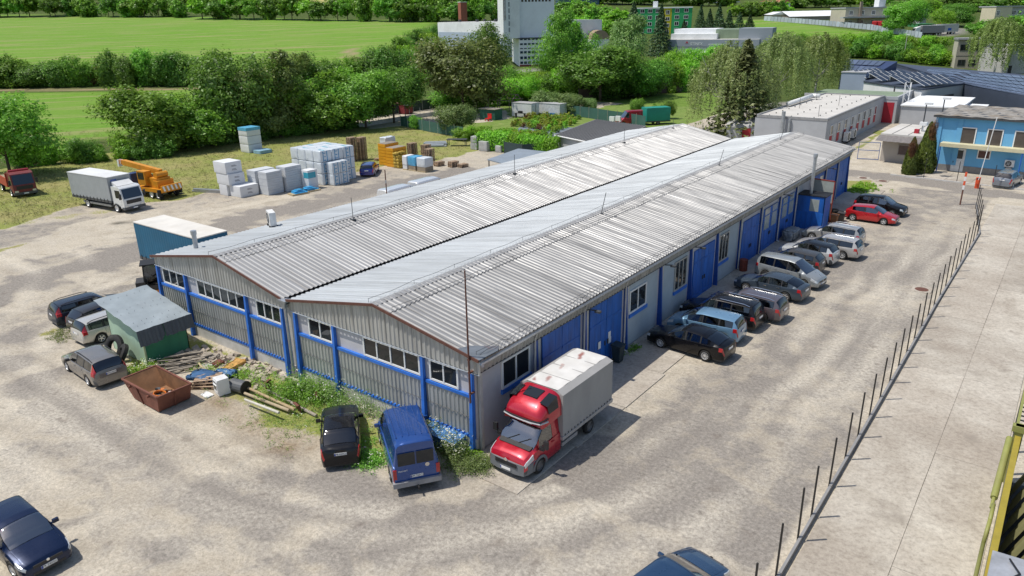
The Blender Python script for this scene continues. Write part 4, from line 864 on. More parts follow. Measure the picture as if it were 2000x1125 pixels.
# ---- red light truck with canvas box
duc=car('box_truck','red light truck with roof fairing and grey canvas box at the hall corner','truck',(2.15,0.52,0.03),R(-90.5),(0.50,0.010,0.028),dict(spec(2.45,2.05,2.20,3.4,0.95,'van',flat=True,wr=0.36,hl=(0.04,0.50),hlj=(3,4),cowl=0.66,rf=1.42,rr=2.40,tt=2.44,side=(1.0,1.95),mirror=0.95,doors=[(0.95,2.05)],pillars=[2.0],platez=(0.44,0.75),belt=[(0,0.72),(0.1,0.90),(0.66,1.14),(2.0,1.20),(2.45,1.22)]),top=[(0,0.76),(0.04,0.92),(0.14,1.02),(0.4,1.14),(0.66,1.22),(1.0,1.62),(1.40,2.02),(1.7,2.14),(2.2,2.18),(2.45,2.18)]),None,'steel','-',trimlow=True)
DG=M((0.16,0.17,0.18),0.55,0,0.12); GREYT=M((0.36,0.35,0.335),0.75,0,0.1,0.8,(0.27,0.255,0.24),0.5,stretch=(1,1,0.4),name='canvas')
mb=MB(); pts=[(-1.05,0.80,0.36),(-1.0,1.08,0.34),(-0.88,1.24,0.30),(-0.5,1.30,0.28),(0,1.32,0.28),(0.5,1.30,0.28),(0.88,1.24,0.30),(1.0,1.08,0.34),(1.05,0.80,0.36)]
for a,b in zip(pts[:-1],pts[1:]): mb.add([(a[1],a[0],a[2]),(b[1],b[0],b[2]),(b[1]-0.02,b[0],0.78),(a[1]-0.02,a[0],0.78),(a[1]-0.3,a[0],a[2]),(b[1]-0.3,b[0],b[2]),(b[1]-0.3,b[0],0.82),(a[1]-0.3,a[0],0.82)],[(0,1,2,3),(3,2,6,7),(1,0,4,5)])
obj('front_bumper',mb,DG,duc)
for k in range(3): obj('grille_slat',MB().box(1.30,1.325,-0.55,0.55,0.60+k*0.07,0.64+k*0.07),TRIM,duc)
obj('badge',MB().lathe([(0.001,0.012),(0.075,0.01),(0.085,0.0)],16,(0,0,0),'x'),CHROME,duc,loc=(1.31,0,0.84))
for s in (1,-1):
    a=MB(); 
    for k in range(9):
        t0=PI*k/9; t1=PI*(k+1)/9; 
        a.add([(0.275+0.40*math.cos(t0),s*1.0,0.34+0.40*math.sin(t0)),(0.275+0.40*math.cos(t1),s*1.0,0.34+0.40*math.sin(t1)),(0.275+0.52*math.cos(t1),s*1.02,0.34+0.52*math.sin(t1)),(0.275+0.52*math.cos(t0),s*1.02,0.34+0.52*math.sin(t0)),(0.275+0.40*math.cos(t0),s*1.05,0.34+0.40*math.sin(t0)),(0.275+0.40*math.cos(t1),s*1.05,0.34+0.40*math.sin(t1)),(0.275+0.52*math.cos(t1),s*1.045,0.34+0.52*math.sin(t1)),(0.275+0.52*math.cos(t0),s*1.045,0.34+0.52*math.sin(t0))],[(4,5,6,7),(3,2,1,0),(2,3,7,6),(0,1,5,4)])
    obj('wheel_arch',a,DG,duc)
    obj('mirror_arm',MB().bar((0.25,s*1.0,1.25),(0.3,s*1.28,1.40),0.05,0.05),TRIM,duc); obj('mirror_head',MB().cbox((0.28,s*1.32,1.46),(0.12,0.2,0.36)),TRIM,duc)
obj('cowl_panel',MB().add([(0.74,-0.8,1.225),(0.74,0.8,1.225),(0.52,0.82,1.30),(0.52,-0.82,1.30)],[(0,1,2,3)]),TRIM,duc)
for s in (0.1,-0.5): obj('wiper',MB().bar((0.56,s,1.29),(0.34,s+0.5,1.55),0.02,0.015),TRIM,duc)
# fairing over the cab
secs=[(0.18,2.0,2.2,0.86),(0.22,1.98,2.42,0.95),(0.08,1.98,2.66,1.0),(-0.2,2.0,2.88,1.02),(-0.6,2.05,3.05,1.04),(-1.05,2.08,3.15,1.05),(-1.2,2.08,3.17,1.05)]
mb=MB(); vs=[]; nn=14
for x,z0,z1,w_ in secs:
    for k in range(nn+1):
        a=PI*k/nn; cx=math.cos(a); sx=math.sin(a); e=0.45
        vs.append((x-0.12*abs(cx)**3,w_*math.copysign(abs(cx)**e,cx),z0+(z1-z0)*abs(sx)**0.5))
fs=[(i*(nn+1)+k,i*(nn+1)+k+1,(i+1)*(nn+1)+k+1,(i+1)*(nn+1)+k) for i in range(len(secs)-1) for k in range(nn)]+[tuple(range(nn+1))[::-1]]
fair=obj('roof_fairing',mb.add(vs,fs),paint((0.50,0.010,0.028)),duc,smooth=True,ang=R(50))
obj('fairing_trim',MB().path([(-0.25,-1.05,2.22),(0.14,-0.93,2.22),(0.23,-0.5,2.22),(0.25,0,2.22),(0.23,0.5,2.22),(0.14,0.93,2.22),(-0.25,1.05,2.22)],0.045,6),M((0.5,0.5,0.5),0.4),fair)
obj('fairing_slot',MB().path([(-0.3,-1.05,2.34),(0.15,-0.93,2.31),(0.24,-0.5,2.31),(0.26,0,2.31),(0.24,0.5,2.31),(0.15,0.93,2.31),(-0.3,1.05,2.34)],0.03,6),BLACK,fair)
text('lettering','NEW FASHION',0.075,PLATE,fair,face_M((0.295,0.35,2.22),(1,0,0)))
obj('roof_hatch',MB().add([(-0.42,-0.36,3.02),(-0.42,0.36,3.02),(-0.95,0.40,3.165),(-0.95,-0.40,3.165),(-0.42,-0.36,2.95),(-0.42,0.36,2.95),(-0.95,0.40,3.1),(-0.95,-0.40,3.1)],[(0,1,2,3),(0,4,5,1),(1,5,6,2),(2,6,7,3),(3,7,4,0)]),GLASS,fair)
for s in (1,-1): obj('fairing_window',MB().add([(-0.25,s*0.62,2.96),(-0.95,s*0.62,3.13),(-1.0,s*0.98,3.05),(-0.3,s*0.98,2.86),(-1.0,s*1.06,2.55),(-0.35,s*1.03,2.5)],[(0,1,2,3),(3,2,4,5)][::s] if s>0 else [(3,2,1,0),(5,4,2,3)]),GLASS,fair)
# canvas box
bx=MB().add([(-1.25,-1.12,1.0),(-1.25,1.12,1.0),(-5.35,1.12,1.0),(-5.35,-1.12,1.0),(-1.25,-1.12,3.0),(-1.25,1.12,3.0),(-5.35,1.12,3.0),(-5.35,-1.12,3.0),(-1.28,-0.80,3.14),(-1.28,0.80,3.14),(-5.32,0.80,3.14),(-5.32,-0.80,3.14)],[(0,3,2,1),(0,1,5,4),(1,2,6,5),(2,3,7,6),(3,0,4,7),(4,5,9,8),(5,6,10,9),(6,7,11,10),(7,4,8,11)])
box_=obj('canvas_box',bx,GREYT,duc)
m,t,b,o=newmat('stained_tarpaulin'); b.inputs['Roughness'].default_value=0.7; v=coords(t,(1,1,1)); f=noise(t,v,1.5,5)
gx_,gy_=np.meshgrid(np.linspace(-5.30,-1.30,90),np.linspace(-0.80,0.80,40)); tme,tv=grid_mesh('tarpaulin_top',gx_,gy_,3.146+0.012*np.sin(gx_*7)*np.cos(gy_*4)); sv=np.zeros(len(tv)); rn=vnoise(tv[:,0]+50,tv[:,1]+50,.16,77)
for x_,y_,a_,b_,k_ in ((-4.7,-0.25,.42,.16,1.0),(-3.25,-.32,.30,.12,.55),(-1.95,-.12,.28,.14,.8),(-1.62,-.62,.16,.10,.9)):
    u_=(tv[:,0]-x_)-.25*(tv[:,1]-y_); sv=np.maximum(sv,k_*np.clip(1.6-1.5*np.sqrt((u_/a_)**2+((tv[:,1]-y_-.3*u_)/b_)**2)+(rn-.5)*1.3,0,1))
attr(tme,'stain',np.stack([sv,sv,sv,sv],-1)); t=m.node_tree; b=[n for n in t.nodes if n.type=='BSDF_PRINCIPLED'][0]; sa=N(t,'ShaderNodeAttribute',attribute_name='stain')
cl=ramp(t,f,[(0.3,(0.58,0.56,0.52)),(0.7,(0.70,0.685,0.65))]); t.links.new(mixc(t,math_(t,'MULTIPLY',sa.outputs['Fac'],0.85),cl,(0.27,0.055,0.035)),b.inputs['Base Color']); tme.materials.append(m); link('tarpaulin_top',tme,box_)
for k in range(1,4): obj('tarpaulin_seam',MB().box(-1.3-k-0.02,-1.3-k+0.02,-0.80,0.80,3.147,3.153),GREYT,box_)
obj('drop_side',MB().box(-5.4,-1.2,-1.15,1.15,0.86,1.02),M((0.42,0.42,0.42),0.5,0.4),duc); obj('chassis',MB().box(-5.3,-0.9,-0.5,0.5,0.45,0.86),TRIM,duc)
for s in (1,-1):
    for k in range(16): obj('tarpaulin_hook',MB().box(-5.2+k*0.25,-5.14+k*0.25,*((1.12,1.135) if s>0 else (-1.135,-1.12)),1.03,1.10),BLACK,duc)
    obj('side_guard',MB().box(-2.5,-1.3,*((1.0,1.06) if s>0 else (-1.06,-1.0)),0.50,0.66),M((0.55,0.55,0.55),0.4,0.5),duc)
    add_wheel(duc,-3.6,s*0.92,0.36,'steel')
# ---- lorries
def lorry(name,label,loc,rz,cabm,boxm,roofm,BL=6.6,wb=4.9,low=1.05,boxh=2.45,tmpl='curtain',W=2.45,cabh=2.65,boxname='cargo_box'):
    t_=thing(name,label,'truck',loc,rz); xf=wb/2+1.25; cx=xf-1.75
    prof=[(xf-0.02,0.5),(xf,0.95),(xf-0.02,1.35),(xf-0.32,cabh-0.15),(xf-0.55,cabh),(cx,cabh+0.02),(cx,0.75),(xf-0.6,0.70),(xf-0.6,0.5)]
    cb=obj('cab',MB().xprism(prof,-1.12,1.12),cabm,t_)
    obj('windscreen',MB().add([(xf-0.03,-1.0,1.45),(xf-0.03,1.0,1.45),(xf-0.295,0.96,cabh-0.25),(xf-0.295,-0.96,cabh-0.25)],[(0,1,2,3)]),GLASSB,t_,loc=(0.012,0,0.01))
    for s in (1,-1):
        d=obj('door',MB().box(cx+0.25,xf-0.35,*((1.12,1.135) if s>0 else (-1.135,-1.12)),0.85,1.5),cabm,t_)
        obj('side_window',MB().add([(xf-0.22,s*1.128,1.5),(xf-0.42,s*1.128,cabh-0.35),(cx+0.55,s*1.128,cabh-0.35),(cx+0.55,s*1.128,1.5)],[(0,1,2,3)][::1]),GLASS,t_)
        obj('headlight',MB().box(xf-0.05,xf+0.03,*((0.68,1.05) if s>0 else (-1.05,-0.68)),0.62,0.82),HEADL,t_); obj('wing_mirror',MB().cbox((xf-0.1,s*1.32,1.75),(0.12,0.22,0.55)),TRIM,t_)
        for x_ in (wb/2,-wb/2): add_wheel(t_,x_,s*(W/2-0.16),0.46,'truck')
        a_=MB(); 
        for k in range(7):
            q0=PI*k/7; q1=PI*(k+1)/7; a_.add([(wb/2+0.52*math.cos(q),y,0.46+0.52*math.sin(q)) for q in (q0,q1) for y in (s*0.85,s*1.15)],[(0,2,3,1)])
        obj('mudguard',a_,TRIM,t_)
    obj('grille',MB().box(xf-0.01,xf+0.02,-0.8,0.8,0.92,1.3),TRIM,t_); obj('bumper',MB().box(xf-0.35,xf+0.05,-1.15,1.15,0.36,0.62),PLASTIC,t_); number_plate(t_,(xf+0.062,0,0.48),(1,0,0))
    obj('chassis',MB().box(-wb/2-1.4,wb/2+0.6,-0.45,0.45,0.55,0.9),TRIM,t_)
    x1=cx-0.12; x0=x1-BL
    if tmpl=='curtain':
        b_=obj(boxname,MB().box(x0,x1,-W/2,W/2,low,low+boxh),boxm,t_); obj('box_roof',MB().box(x0-0.03,x1+0.03,-W/2-0.03,W/2+0.03,low+boxh,low+boxh+0.07),roofm,t_)
        for s in (1,-1):
            mb=MB(); nfold=int(BL/0.16); w_=BL/nfold
            vs=[]
            for k in range(nfold+1):
                yy=s*(W/2+0.012+0.012*(k%2)); vs+=[(x0+k*w_,yy,low+0.12),(x0+k*w_,yy,low+boxh-0.06)]
            obj('curtain',mb.add(vs,[((2*k,2*k+2,2*k+3,2*k+1) if s<0 else (2*k,2*k+1,2*k+3,2*k+2)) for k in range(nfold)]),boxm,b_)
            for k in range(int(BL/0.6)): obj('curtain_strap',MB().box(x0+0.3+k*0.6,x0+0.36+k*0.6,*((W/2,W/2+0.045) if s>0 else (-W/2-0.045,-W/2)),low-0.12,low+0.25),TRIM,b_)
        obj('side_rail',MB().box(x0,x1,-W/2-0.02,W/2+0.02,low-0.14,low+0.1),PLASTIC,t_); obj('under_guard',MB().box(x0+1.8,x1-0.3,-W/2+0.05,W/2-0.05,0.5,0.72),M((0.3,0.3,0.3),0.5,0.4),t_)
    return t_,xf,cx
CURT=M((0.36,0.38,0.385),0.6,0,0.08,1,name='grey_curtain'); WHT=M((0.74,0.74,0.72),0.45,0,0.06,1.2,(0.45,0.42,0.38),0.3,name='white_body')
t1,xf,cx=lorry('curtain_lorry','white lorry with pale grey curtain sides parked beside the orange crane',(-60.4,13.2,0),R(7),paint((0.72,0.73,0.72),0.0),CURT,WHT,BL=6.9,wb=5.0)
obj('roof_spoiler',MB().add([(cx+0.9,-0.9,2.68),(cx+0.9,0.9,2.68),(cx+0.05,0.95,3.1),(cx+0.05,-0.95,3.1),(cx+0.05,-0.95,2.66),(cx+0.05,0.95,2.66)],[(0,1,2,3),(0,3,4),(1,5,2),(3,2,5,4)]),WHT,t1); obj('box_badge',MB().box(cx-0.115,cx-0.10,-0.9,-0.3,2.95,3.25),M((0.05,0.12,0.4),0.5),t1)
text('lettering','SKILL',0.17,PLATE,t1,face_M((cx-0.095,-0.6,3.1),(1,0,0)))
t2,xf2,cx2=lorry('curtain_lorry','lorry with dark teal blue curtain and dusty white roof behind the hall corner',(-31.35,5.75,0),R(1),WHT,M((0.01,0.115,0.21),0.6,0,0.1,1,name='teal_curtain'),M((0.66,0.63,0.57),0.8,0,0.1,0.6,(0.52,0.46,0.37),0.5),BL=8.4,wb=5.6,boxh=2.75)
t3,xf3,cx3=lorry('tipper_lorry','dark red tipper lorry with orange skip body at the left edge',(-77.4,10.6,0),R(-8),M((0.19,0.03,0.032),0.5,0,0.15,1.5,(0.15,0.09,0.07),0.4),None,None,tmpl='tip',wb=4.4,cabh=2.75)
TIP=M((0.42,0.06,0.03),0.6,0,0.15,2,(0.2,0.09,0.05),0.5); obj('tipper_floor',MB().box(cx3-5.2,cx3-0.2,-1.2,1.2,1.05,1.15),TIP,t3)
for s in (1,-1): obj('tipper_side',MB().box(cx3-5.2,cx3-0.2,*((1.2,1.28) if s>0 else (-1.28,-1.2)),1.05,2.05),TIP,t3)
obj('headboard',MB().box(cx3-0.22,cx3-0.12,-1.28,1.28,1.05,2.6),TIP,t3); obj('load',MB().box(cx3-5.0,cx3-0.4,-1.18,1.18,1.5,1.75),M((0.33,0.26,0.17),0.95,0,0.3,4),t3)
obj('cab_rail',MB().tube((cx3+0.35,-1.0,2.86),(cx3+0.35,1.0,2.86),0.12,8),paint((0.45,0.03,0.03)),t3)
text('lettering','www.tatra.sk',0.24,M((0.7,0.66,0.62)),t3,face_M((xf3+0.012,0,1.20),(1,0,0)))
# truck crane
ORG=M((0.66,0.275,0.015),0.5,0,0.14,2,(0.25,0.12,0.03),0.4,name='crane_orange')
cr=thing('truck_crane','orange truck crane with lattice-striped telescopic boom beside the white lorry','crane truck',(-62.2,18.6,0),R(188))
obj('carrier',MB().box(-3.0,3.2,-1.2,1.2,0.75,1.15),ORG,cr); obj('cab',MB().xprism([(3.25,0.7),(3.3,1.3),(3.1,2.4),(1.9,2.45),(1.9,0.7)],-1.15,1.15),M((0.02,0.05,0.16),0.5),cr)
for x_ in (2.3,-1.2,-2.3):
    for s in (1,-1): add_wheel(cr,x_,s*1.05,0.5,'truck')
obj('turret',MB().cbox((-0.9,0,1.7),(2.2,1.7,1.0)).cbox((-1.9,0,1.5),(0.8,2.0,0.9)),ORG,cr); obj('operator_cab',MB().cbox((0.1,0.75,2.15),(1.3,0.85,1.5)),ORG,cr); obj('cab_window',MB().cbox((0.12,1.185,2.4),(0.95,0.03,0.75)),GLASS,cr)
bm=MB().bar((-1.6,-0.1,2.75),(4.6,-0.1,3.35),0.5,0.55); bo=obj('boom',bm,ORG,cr); obj('boom_section',MB().bar((4.5,-0.1,3.34),(5.3,-0.1,3.42),0.38,0.42),ORG,cr)
for k in range(4): obj('boom_stripe',MB().bar((4.75+k*0.15,-0.1,3.37+k*0.014),(4.82+k*0.15,-0.1,3.376+k*0.014),0.395,0.435),PLATE if k%2 else M((0.5,0.03,0.03)),cr)
obj('jib_head',MB().cbox((5.4,-0.1,3.2),(0.25,0.42,0.75)),PLATE,cr); obj('winch',MB().tube((-1.7,-0.7,2.5),(-1.7,0.7,2.5),0.32,12),ORG,cr)
obj('boom_ram',MB().tube((-0.2,-0.1,2.2),(2.6,-0.1,2.95),0.12,8),GALV,cr)
obj('rear_beam',MB().box(-3.25,-3.05,-1.25,1.25,0.9,1.55),ORG,cr)
for k in range(5): obj('chevron',MB().add([(-3.256,-1.2+k*0.5,0.95),(-3.256,-0.97+k*0.5,0.95),(-3.256,-0.82+k*0.5,1.5),(-3.256,-1.05+k*0.5,1.5)],[(3,2,1,0)]),PLATE,cr)
for s in (1,-1): obj('outrigger',MB().box(-2.9,-2.6,*((1.2,1.45) if s>0 else (-1.45,-1.2)),0.35,1.1).cbox((-2.75,s*1.32,0.2),(0.5,0.5,0.06)),BLACK,cr)
# forklift behind the left corner of the hall
fk=thing('forklift','dark cabbed forklift with orange chassis behind the left corner of the hall','forklift',(-30.7,2.3,0),R(60))
obj('chassis',MB().box(-1.3,0.9,-0.62,0.62,0.3,1.05).box(-1.5,-0.9,-0.62,0.62,0.35,1.35),M((0.05,0.045,0.04),0.5),fk); obj('orange_step',MB().box(-0.6,0.3,-0.68,-0.62,0.35,0.7),M((0.6,0.22,0.02),0.5),fk); mb=MB()
for x_ in (-0.95,0.65):
    for s in (1,-1): mb.bar((x_,s*0.58,1.0),(x_*0.9,s*0.55,2.5),0.08,0.08)
mb.box(-1.05,0.75,-0.66,0.66,2.5,2.58); obj('cab_frame',mb,BLACK,fk); obj('cab_glass',MB().box(-0.9,0.62,-0.56,0.56,1.1,2.48),CGLASSD,fk); obj('seat',MB().cbox((-0.4,0,1.2),(0.5,0.5,0.15)).cbox((-0.65,0,1.55),(0.12,0.5,0.7)),M((0.35,0.03,0.04)),fk)
mb=MB()
for s in (1,-1): mb.box(0.95,1.08,*((0.35,0.45) if s>0 else (-0.45,-0.35)),0.1,2.7)
mb.box(0.95,1.08,-0.45,0.45,2.5,2.6); obj('mast',mb,BLACK,fk)
for s in (1,-1): obj('fork',MB().box(1.08,2.2,*((0.2,0.32) if s>0 else (-0.32,-0.2)),0.1,0.15),BLACK,fk); add_wheel(fk,0.55,s*0.55,0.34,'truck'); add_wheel(fk,-0.95,s*0.5,0.28,'truck')
# ================================================================ THINGS IN THE YARD
WOOD=M((0.42,0.30,0.20),0.85,0,0.25,3,(0.17,0.13,0.09),0.5,rnd=0.2,stretch=(1,1,1),name='pallet_wood'); WOODG=M((0.27,0.235,0.19),0.9,0,0.25,4,rnd=0.25,name='grey_wood'); WOODL=M((0.46,0.37,0.22),0.8,0,0.2,3,rnd=0.15,name='pale_wood')
EPS=M((0.70,0.71,0.72),0.7,0,0.05,1.0,(0.5,0.5,0.5),0.25,bmp=0.1,name='polystyrene'); EPSG=M((0.55,0.57,0.59),0.75,0,0.06,1.0,bmp=0.1,name='grey_polystyrene')
FOIL=M((0.66,0.70,0.73),0.28,0,0.06,2.5,(0.42,0.50,0.55),0.35,bmp=0.5,name='white_foil'); FBLUE=M((0.04,0.27,0.50),0.35,0,0.12,2,name='blue_foil'); ORANGE=M((0.66,0.30,0.012),0.45,0,0.12,1.5,bmp=0.3,name='orange_foil'); BAG=M((0.45,0.31,0.045),0.6,0,0.2,3,bmp=0.4,name='yellow_bag'); BRNW=M((0.28,0.23,0.17),0.6,0,0.15,2,name='brown_board'); CYAN=M((0.05,0.36,0.47),0.4,0,0.12,2,name='cyan_foil')
def puffy(x0,x1,y0,y1,z0,z1,r=0.04,n=4,amp=0.012):
    """a wrapped block: rounded edges and slightly bulging, uneven faces"""
    mb=MB(); sx,sy,sz=(x1-x0)/2,(y1-y0)/2,(z1-z0)/2; cx,cy,cz=(x0+x1)/2,(y0+y1)/2,(z0+z1)/2
    idx={}; vs=[]; fs=[]
    g=[-1,-0.9]+[ -0.9+1.8*k/n for k in range(1,n)]+[0.9,1]
    def v(a,b,c):
        k=(round(a,3),round(b,3),round(c,3))
        if k not in idx:
            e=sum(1 for q in (a,b,c) if abs(q)>0.99); f=1-(0.0 if e<2 else r/min(sx,sy,sz)*(0.35 if e==2 else 0.6))
            j=[random.uniform(-amp,amp) for _ in range(3)]
            idx[k]=len(vs); vs.append((cx+a*sx*f+j[0],cy+b*sy*f+j[1],cz+c*sz*f+(j[2] if abs(c)<0.99 or c>0 else 0)))
        return idx[k]
    m=len(g)
    for i in range(m-1):
        for j in range(m-1):
            a0,a1,b0,b1=g[i],g[i+1],g[j],g[j+1]
            for s in (1,-1):
                for q in ([(a0,b0,s),(a1,b0,s),(a1,b1,s),(a0,b1,s)],[(s,a0,b0),(s,a1,b0),(s,a1,b1),(s,a0,b1)],[(b0,s,a0),(b0,s,a1),(b1,s,a1),(b1,s,a0)]):
                    f=[v(*p) for p in q]; fs.append(tuple(f if s>0 else f[::-1]))
    return mb.add(vs,fs)
def crate(name,label,cat,x0,x1,y0,y1,z0,z1,mat,group=None,r=0.03,amp=0.008,n=3):
    t_=thing(name,label,cat,((x0+x1)/2,(y0+y1)/2,z0),0,group); b=obj('wrapping' if mat in (FOIL,FBLUE,ORANGE,CYAN) else 'block',puffy(-(x1-x0)/2,(x1-x0)/2,-(y1-y0)/2,(y1-y0)/2,0,z1-z0,r,n,amp),mat,t_,smooth=True,ang=R(30)); return t_
def nth(k): return ('first','second','third','fourth','fifth','sixth','seventh','eighth','ninth','tenth')[k-1] if k<=10 else '%d%s'%(k,'st' if k==21 else 'nd' if k==22 else 'th')
def pallet_mesh():
    mb=MB()
    for y in (-0.35,0,0.35): mb.box(-0.6,0.6,y-0.05,y+0.05,0,0.022)
    for x in (-0.52,0,0.52):
        for y in (-0.35,0,0.35): mb.box(x-0.07,x+0.07,y-0.05,y+0.05,0.022,0.10)
        mb.box(x-0.07,x+0.07,-0.4,0.4,0.10,0.122)
    for k in range(5): mb.box(-0.6,0.6,-0.4+k*0.17,-0.4+k*0.17+0.12,0.122,0.144)
    return mb.mesh('wooden_pallet',WOOD)
PAL=pallet_mesh()
def pallets(x,y,n,rz,label,group,z=0.0,sc=1.0):
    for k in range(n):
        o=link('wooden_pallet',PAL,None,(x+random.uniform(-.03,.03),y+random.uniform(-.03,.03),z+k*0.146*sc),rz+random.uniform(-.04,.04),None,sc); tag(o,label+(', %s from the ground'%nth(k+1) if n>1 else ''),'pallet',group)
# big wrapped insulation blocks, three high
g1='foil wrapped insulation blocks in the tall block stack'
for i in range(4):
    for j in range(3):
        for k in range(3):
            x0=-55.4+i*1.38; y0=32.2+j*1.7; z0=k*1.32
            vis=(i==3 or j==0 or k==2)
            if not vis: continue
            t_=crate('insulation_block','%s foil block of tall stack, column %s from left, row %s from front'%(('bottom','middle','top')[k],('one','two','three','four')[i],('one','two','three')[j]),'block',x0,x0+1.32,y0,y0+1.62,z0+0.02,z0+1.30,FOIL,g1,0.05,0.018,4)
            if i==3:
                for q in (-0.45,0.1): obj('blue_stripe',MB().box(0.672,0.680,q,q+0.10,0.06,1.22),FBLUE,t_)
                for q in range(3): obj('blue_print',MB().box(0.672,0.679,-0.3,-0.05,0.15+q*0.4,0.24+q*0.4),FBLUE,t_)
            if k==2 and (i+j)%2: obj('blue_stripe',MB().box(-0.5,0.5,-0.2,0.05,1.285,1.292),CYAN,t_)
for k in range(2):
    for j,(x0,y0) in enumerate(((-49.75,32.75),(-49.75,33.95))):
        t_=crate('insulation_block',['lower','upper'][k]+[' near',' far'][j]+' foil block of the short stack in front of the tall one','block',x0,x0+1.05,y0,y0+1.15,k*1.33+0.02,k*1.33+1.32,FOIL,'foil wrapped blocks in the short stack',0.05,0.018,4)
        for q in (-0.35,0.2): obj('blue_stripe',MB().box(0.532,0.541,q,q+0.10,0.06,1.25),FBLUE,t_)
        for q in range(3): obj('blue_print',MB().box(0.532,0.540,-0.2,0.05,0.15+q*0.4,0.24+q*0.4),FBLUE,t_)
# white boxes with printed marks
MARK=M((0.20,0.20,0.22),0.7)
for lab,x0,y0,z0,lx,ly,h in (('front bottom white carton of the stack left of grey foam blocks',-54.6,23.15,0.02,2.0,2.3,1.2),('narrow bottom white carton behind the front bottom one',-56.2,22.9,0.02,1.5,2.3,1.2),('middle white printed carton of the stack of four',-56.4,22.9,1.24,2.3,2.0,1.2),('topmost white printed carton of the stack of four',-56.6,22.85,2.46,2.3,2.0,1.25)):
    t_=crate('foam_carton',lab,'carton',x0,x0+lx,y0,y0+ly,z0,z0+h,EPS,'white cartons stacked on the lawn edge',0.015,0.004)
    for zz in (0.33,0.72):
        for q,(w_,zz2) in enumerate(((0.62,0),(0.5,0.1))): obj('print_mark',MB().box(lx/2+0.003,lx/2+0.009,-0.25,-0.25+w_,zz+zz2,zz+zz2+0.05),MARK,t_)
# grey foam slabs in stacks
for lab,x0,y0,lx,ly,n_ in (('grey foam slab stack standing in front of the others',-52.5,25.55,1.5,2.0,10),('long grey foam slab stack next to the white cartons',-54.4,25.4,1.5,2.6,10),('taller grey foam slab stack behind the front one',-52.3,27.8,1.6,2.2,11)):
    t_=thing('foam_slab_stack',lab,'slab stack',(x0,y0,0),0,'grey foam slab stacks')
    for k in range(n_): j=random.uniform(-.012,.012); obj('foam_slab',MB().box(j,lx+j,j,ly+j,0.03+k*0.25,0.03+k*0.25+0.236),EPSG,t_)
t_=crate('foam_carton','white carton with cyan film behind the grey foam stacks','carton',-50.6,-49.4,29.8,31.1,0,2.2,EPS,None,0.02); obj('cyan_film',MB().box(-0.2,0.62,-0.66,0.4,1.3,1.95),CYAN,t_)
# blue boards on pallets
for k,(x,y,lab) in enumerate(((-48.9,27.9,'low pallet of bright blue boards nearest the roadway'),(-49.0,29.6,'low pallet of bright blue boards beside the tall foil stack'))):
    t_=thing('board_pallet',lab,'board pile',(x,y,0),R(80),'low piles of blue boards'); obj('pallet',MB().box(-1.0,1.0,-0.6,0.6,0,0.15),WOODL,t_)
    for q in range(4): obj('blue_board',MB().cbox((random.uniform(-.3,.3),random.uniform(-.1,.1),0.2+q*0.09),(1.5-0.25*q,1.0-0.1*q,0.08),rz=random.uniform(-.2,.2)),FBLUE if q%2 else M((0.05,0.38,0.72),0.4),t_)
# three white blocks with blue film on the lawn
for k in range(3):
    t_=crate('insulation_block',['bottom','middle','topmost'][k]+' white block of the lone stack by the trees','block',-79.0,-76.9,40.7,43.0,0.02+k*1.2,1.18+k*1.2,EPS,'lone white block stack on the lawn',0.02,0.01)
    if k==2: obj('blue_film',MB().box(-1.07,1.07,-1.17,1.17,0.75,1.18),M((0.12,0.42,0.62),0.4),t_)
t_=crate('insulation_block','low blue-grey block lying at the foot of the lone white stack','block',-76.4,-74.6,41.0,43.0,0.0,0.5,M((0.25,0.42,0.52),0.5,0,0.15,1),None,0.02)
# pallet stacks
gp='stacked wooden pallets behind the foil blocks'
pallets(-58.9,44.6,22,R(90),'pallet in the front half of the tallest pallet stack',gp); pallets(-58.6,46.0,21,R(88),'pallet in the rear half of the tallest pallet stack',gp)
for x,y,n_ in ((-53.0,50.0,15),(-51.0,50.6,14)): pallets(x,y,n_,R(85),('left' if n_>14 else 'right')+' stack of the pair behind orange blocks, pallet','paired pallet stacks behind the orange blocks')
pallets(-48.3,48.4,14,R(95),'wooden pallet in the single stack right of the orange blocks','single pallet stack right of the orange blocks')
for x,y,n_ in ((-46.6,48.3,4),(-44.6,48.8,5),(-43.4,49.3,3)): pallets(x,y,n_,R(80),{4:'left',5:'middle',3:'right'}[n_]+' low heap behind the white wrapped loads, pallet','low pallet heaps')
pallets(-56.3,46.9,2,R(70),'wooden pallet lying beside the vivid blue estate car','pallets by the blue car')
# orange stacks
for lab,x0,y0,h,n_ in (('taller orange foil stack at the back left of the pair',-53.9,44.6,2.75,7),('lower orange foil stack with pale top, in front on the right',-52.2,44.3,2.4,6)):
    t_=thing('orange_stack',lab,'wrapped stack',(x0,y0,0),0,'orange wrapped stacks')
    for k in range(n_):
        for q in range(1): obj('orange_pack',puffy(0,1.5,0,2.4,0.02+k*h/n_,0.015+(k+1)*h/n_,0.03,3,0.01),ORANGE,t_,smooth=True,ang=R(30))
    obj('top_board',MB().box(0.05,1.45,0.1,2.3,h,h+0.06),WOODG,t_)
t_=crate('wrapped_bundle','silvery white wrapped bundle lying on top behind the orange stacks','bundle',-55.6,-54.4,46.6,48.4,2.2,3.1,FOIL,None,0.1,0.05); t_.location.z=0; [setattr(c_,'location',(0,0,2.3)) for c_ in t_.children]; obj('crate_base',MB().box(-0.6,0.6,-0.9,0.9,0,2.3),WOODG,t_)
t_=thing('bag_pile','pile of yellow sacks next to the orange stacks','sack pile',(-50.2,44.6,0))
for k in range(4):
    for q in range(2): obj('sack',puffy(-0.5+q*0.55,0.02+q*0.55,-0.45,0.45,k*0.42,k*0.42+0.4,0.12,3,0.04),BAG,t_,smooth=True)
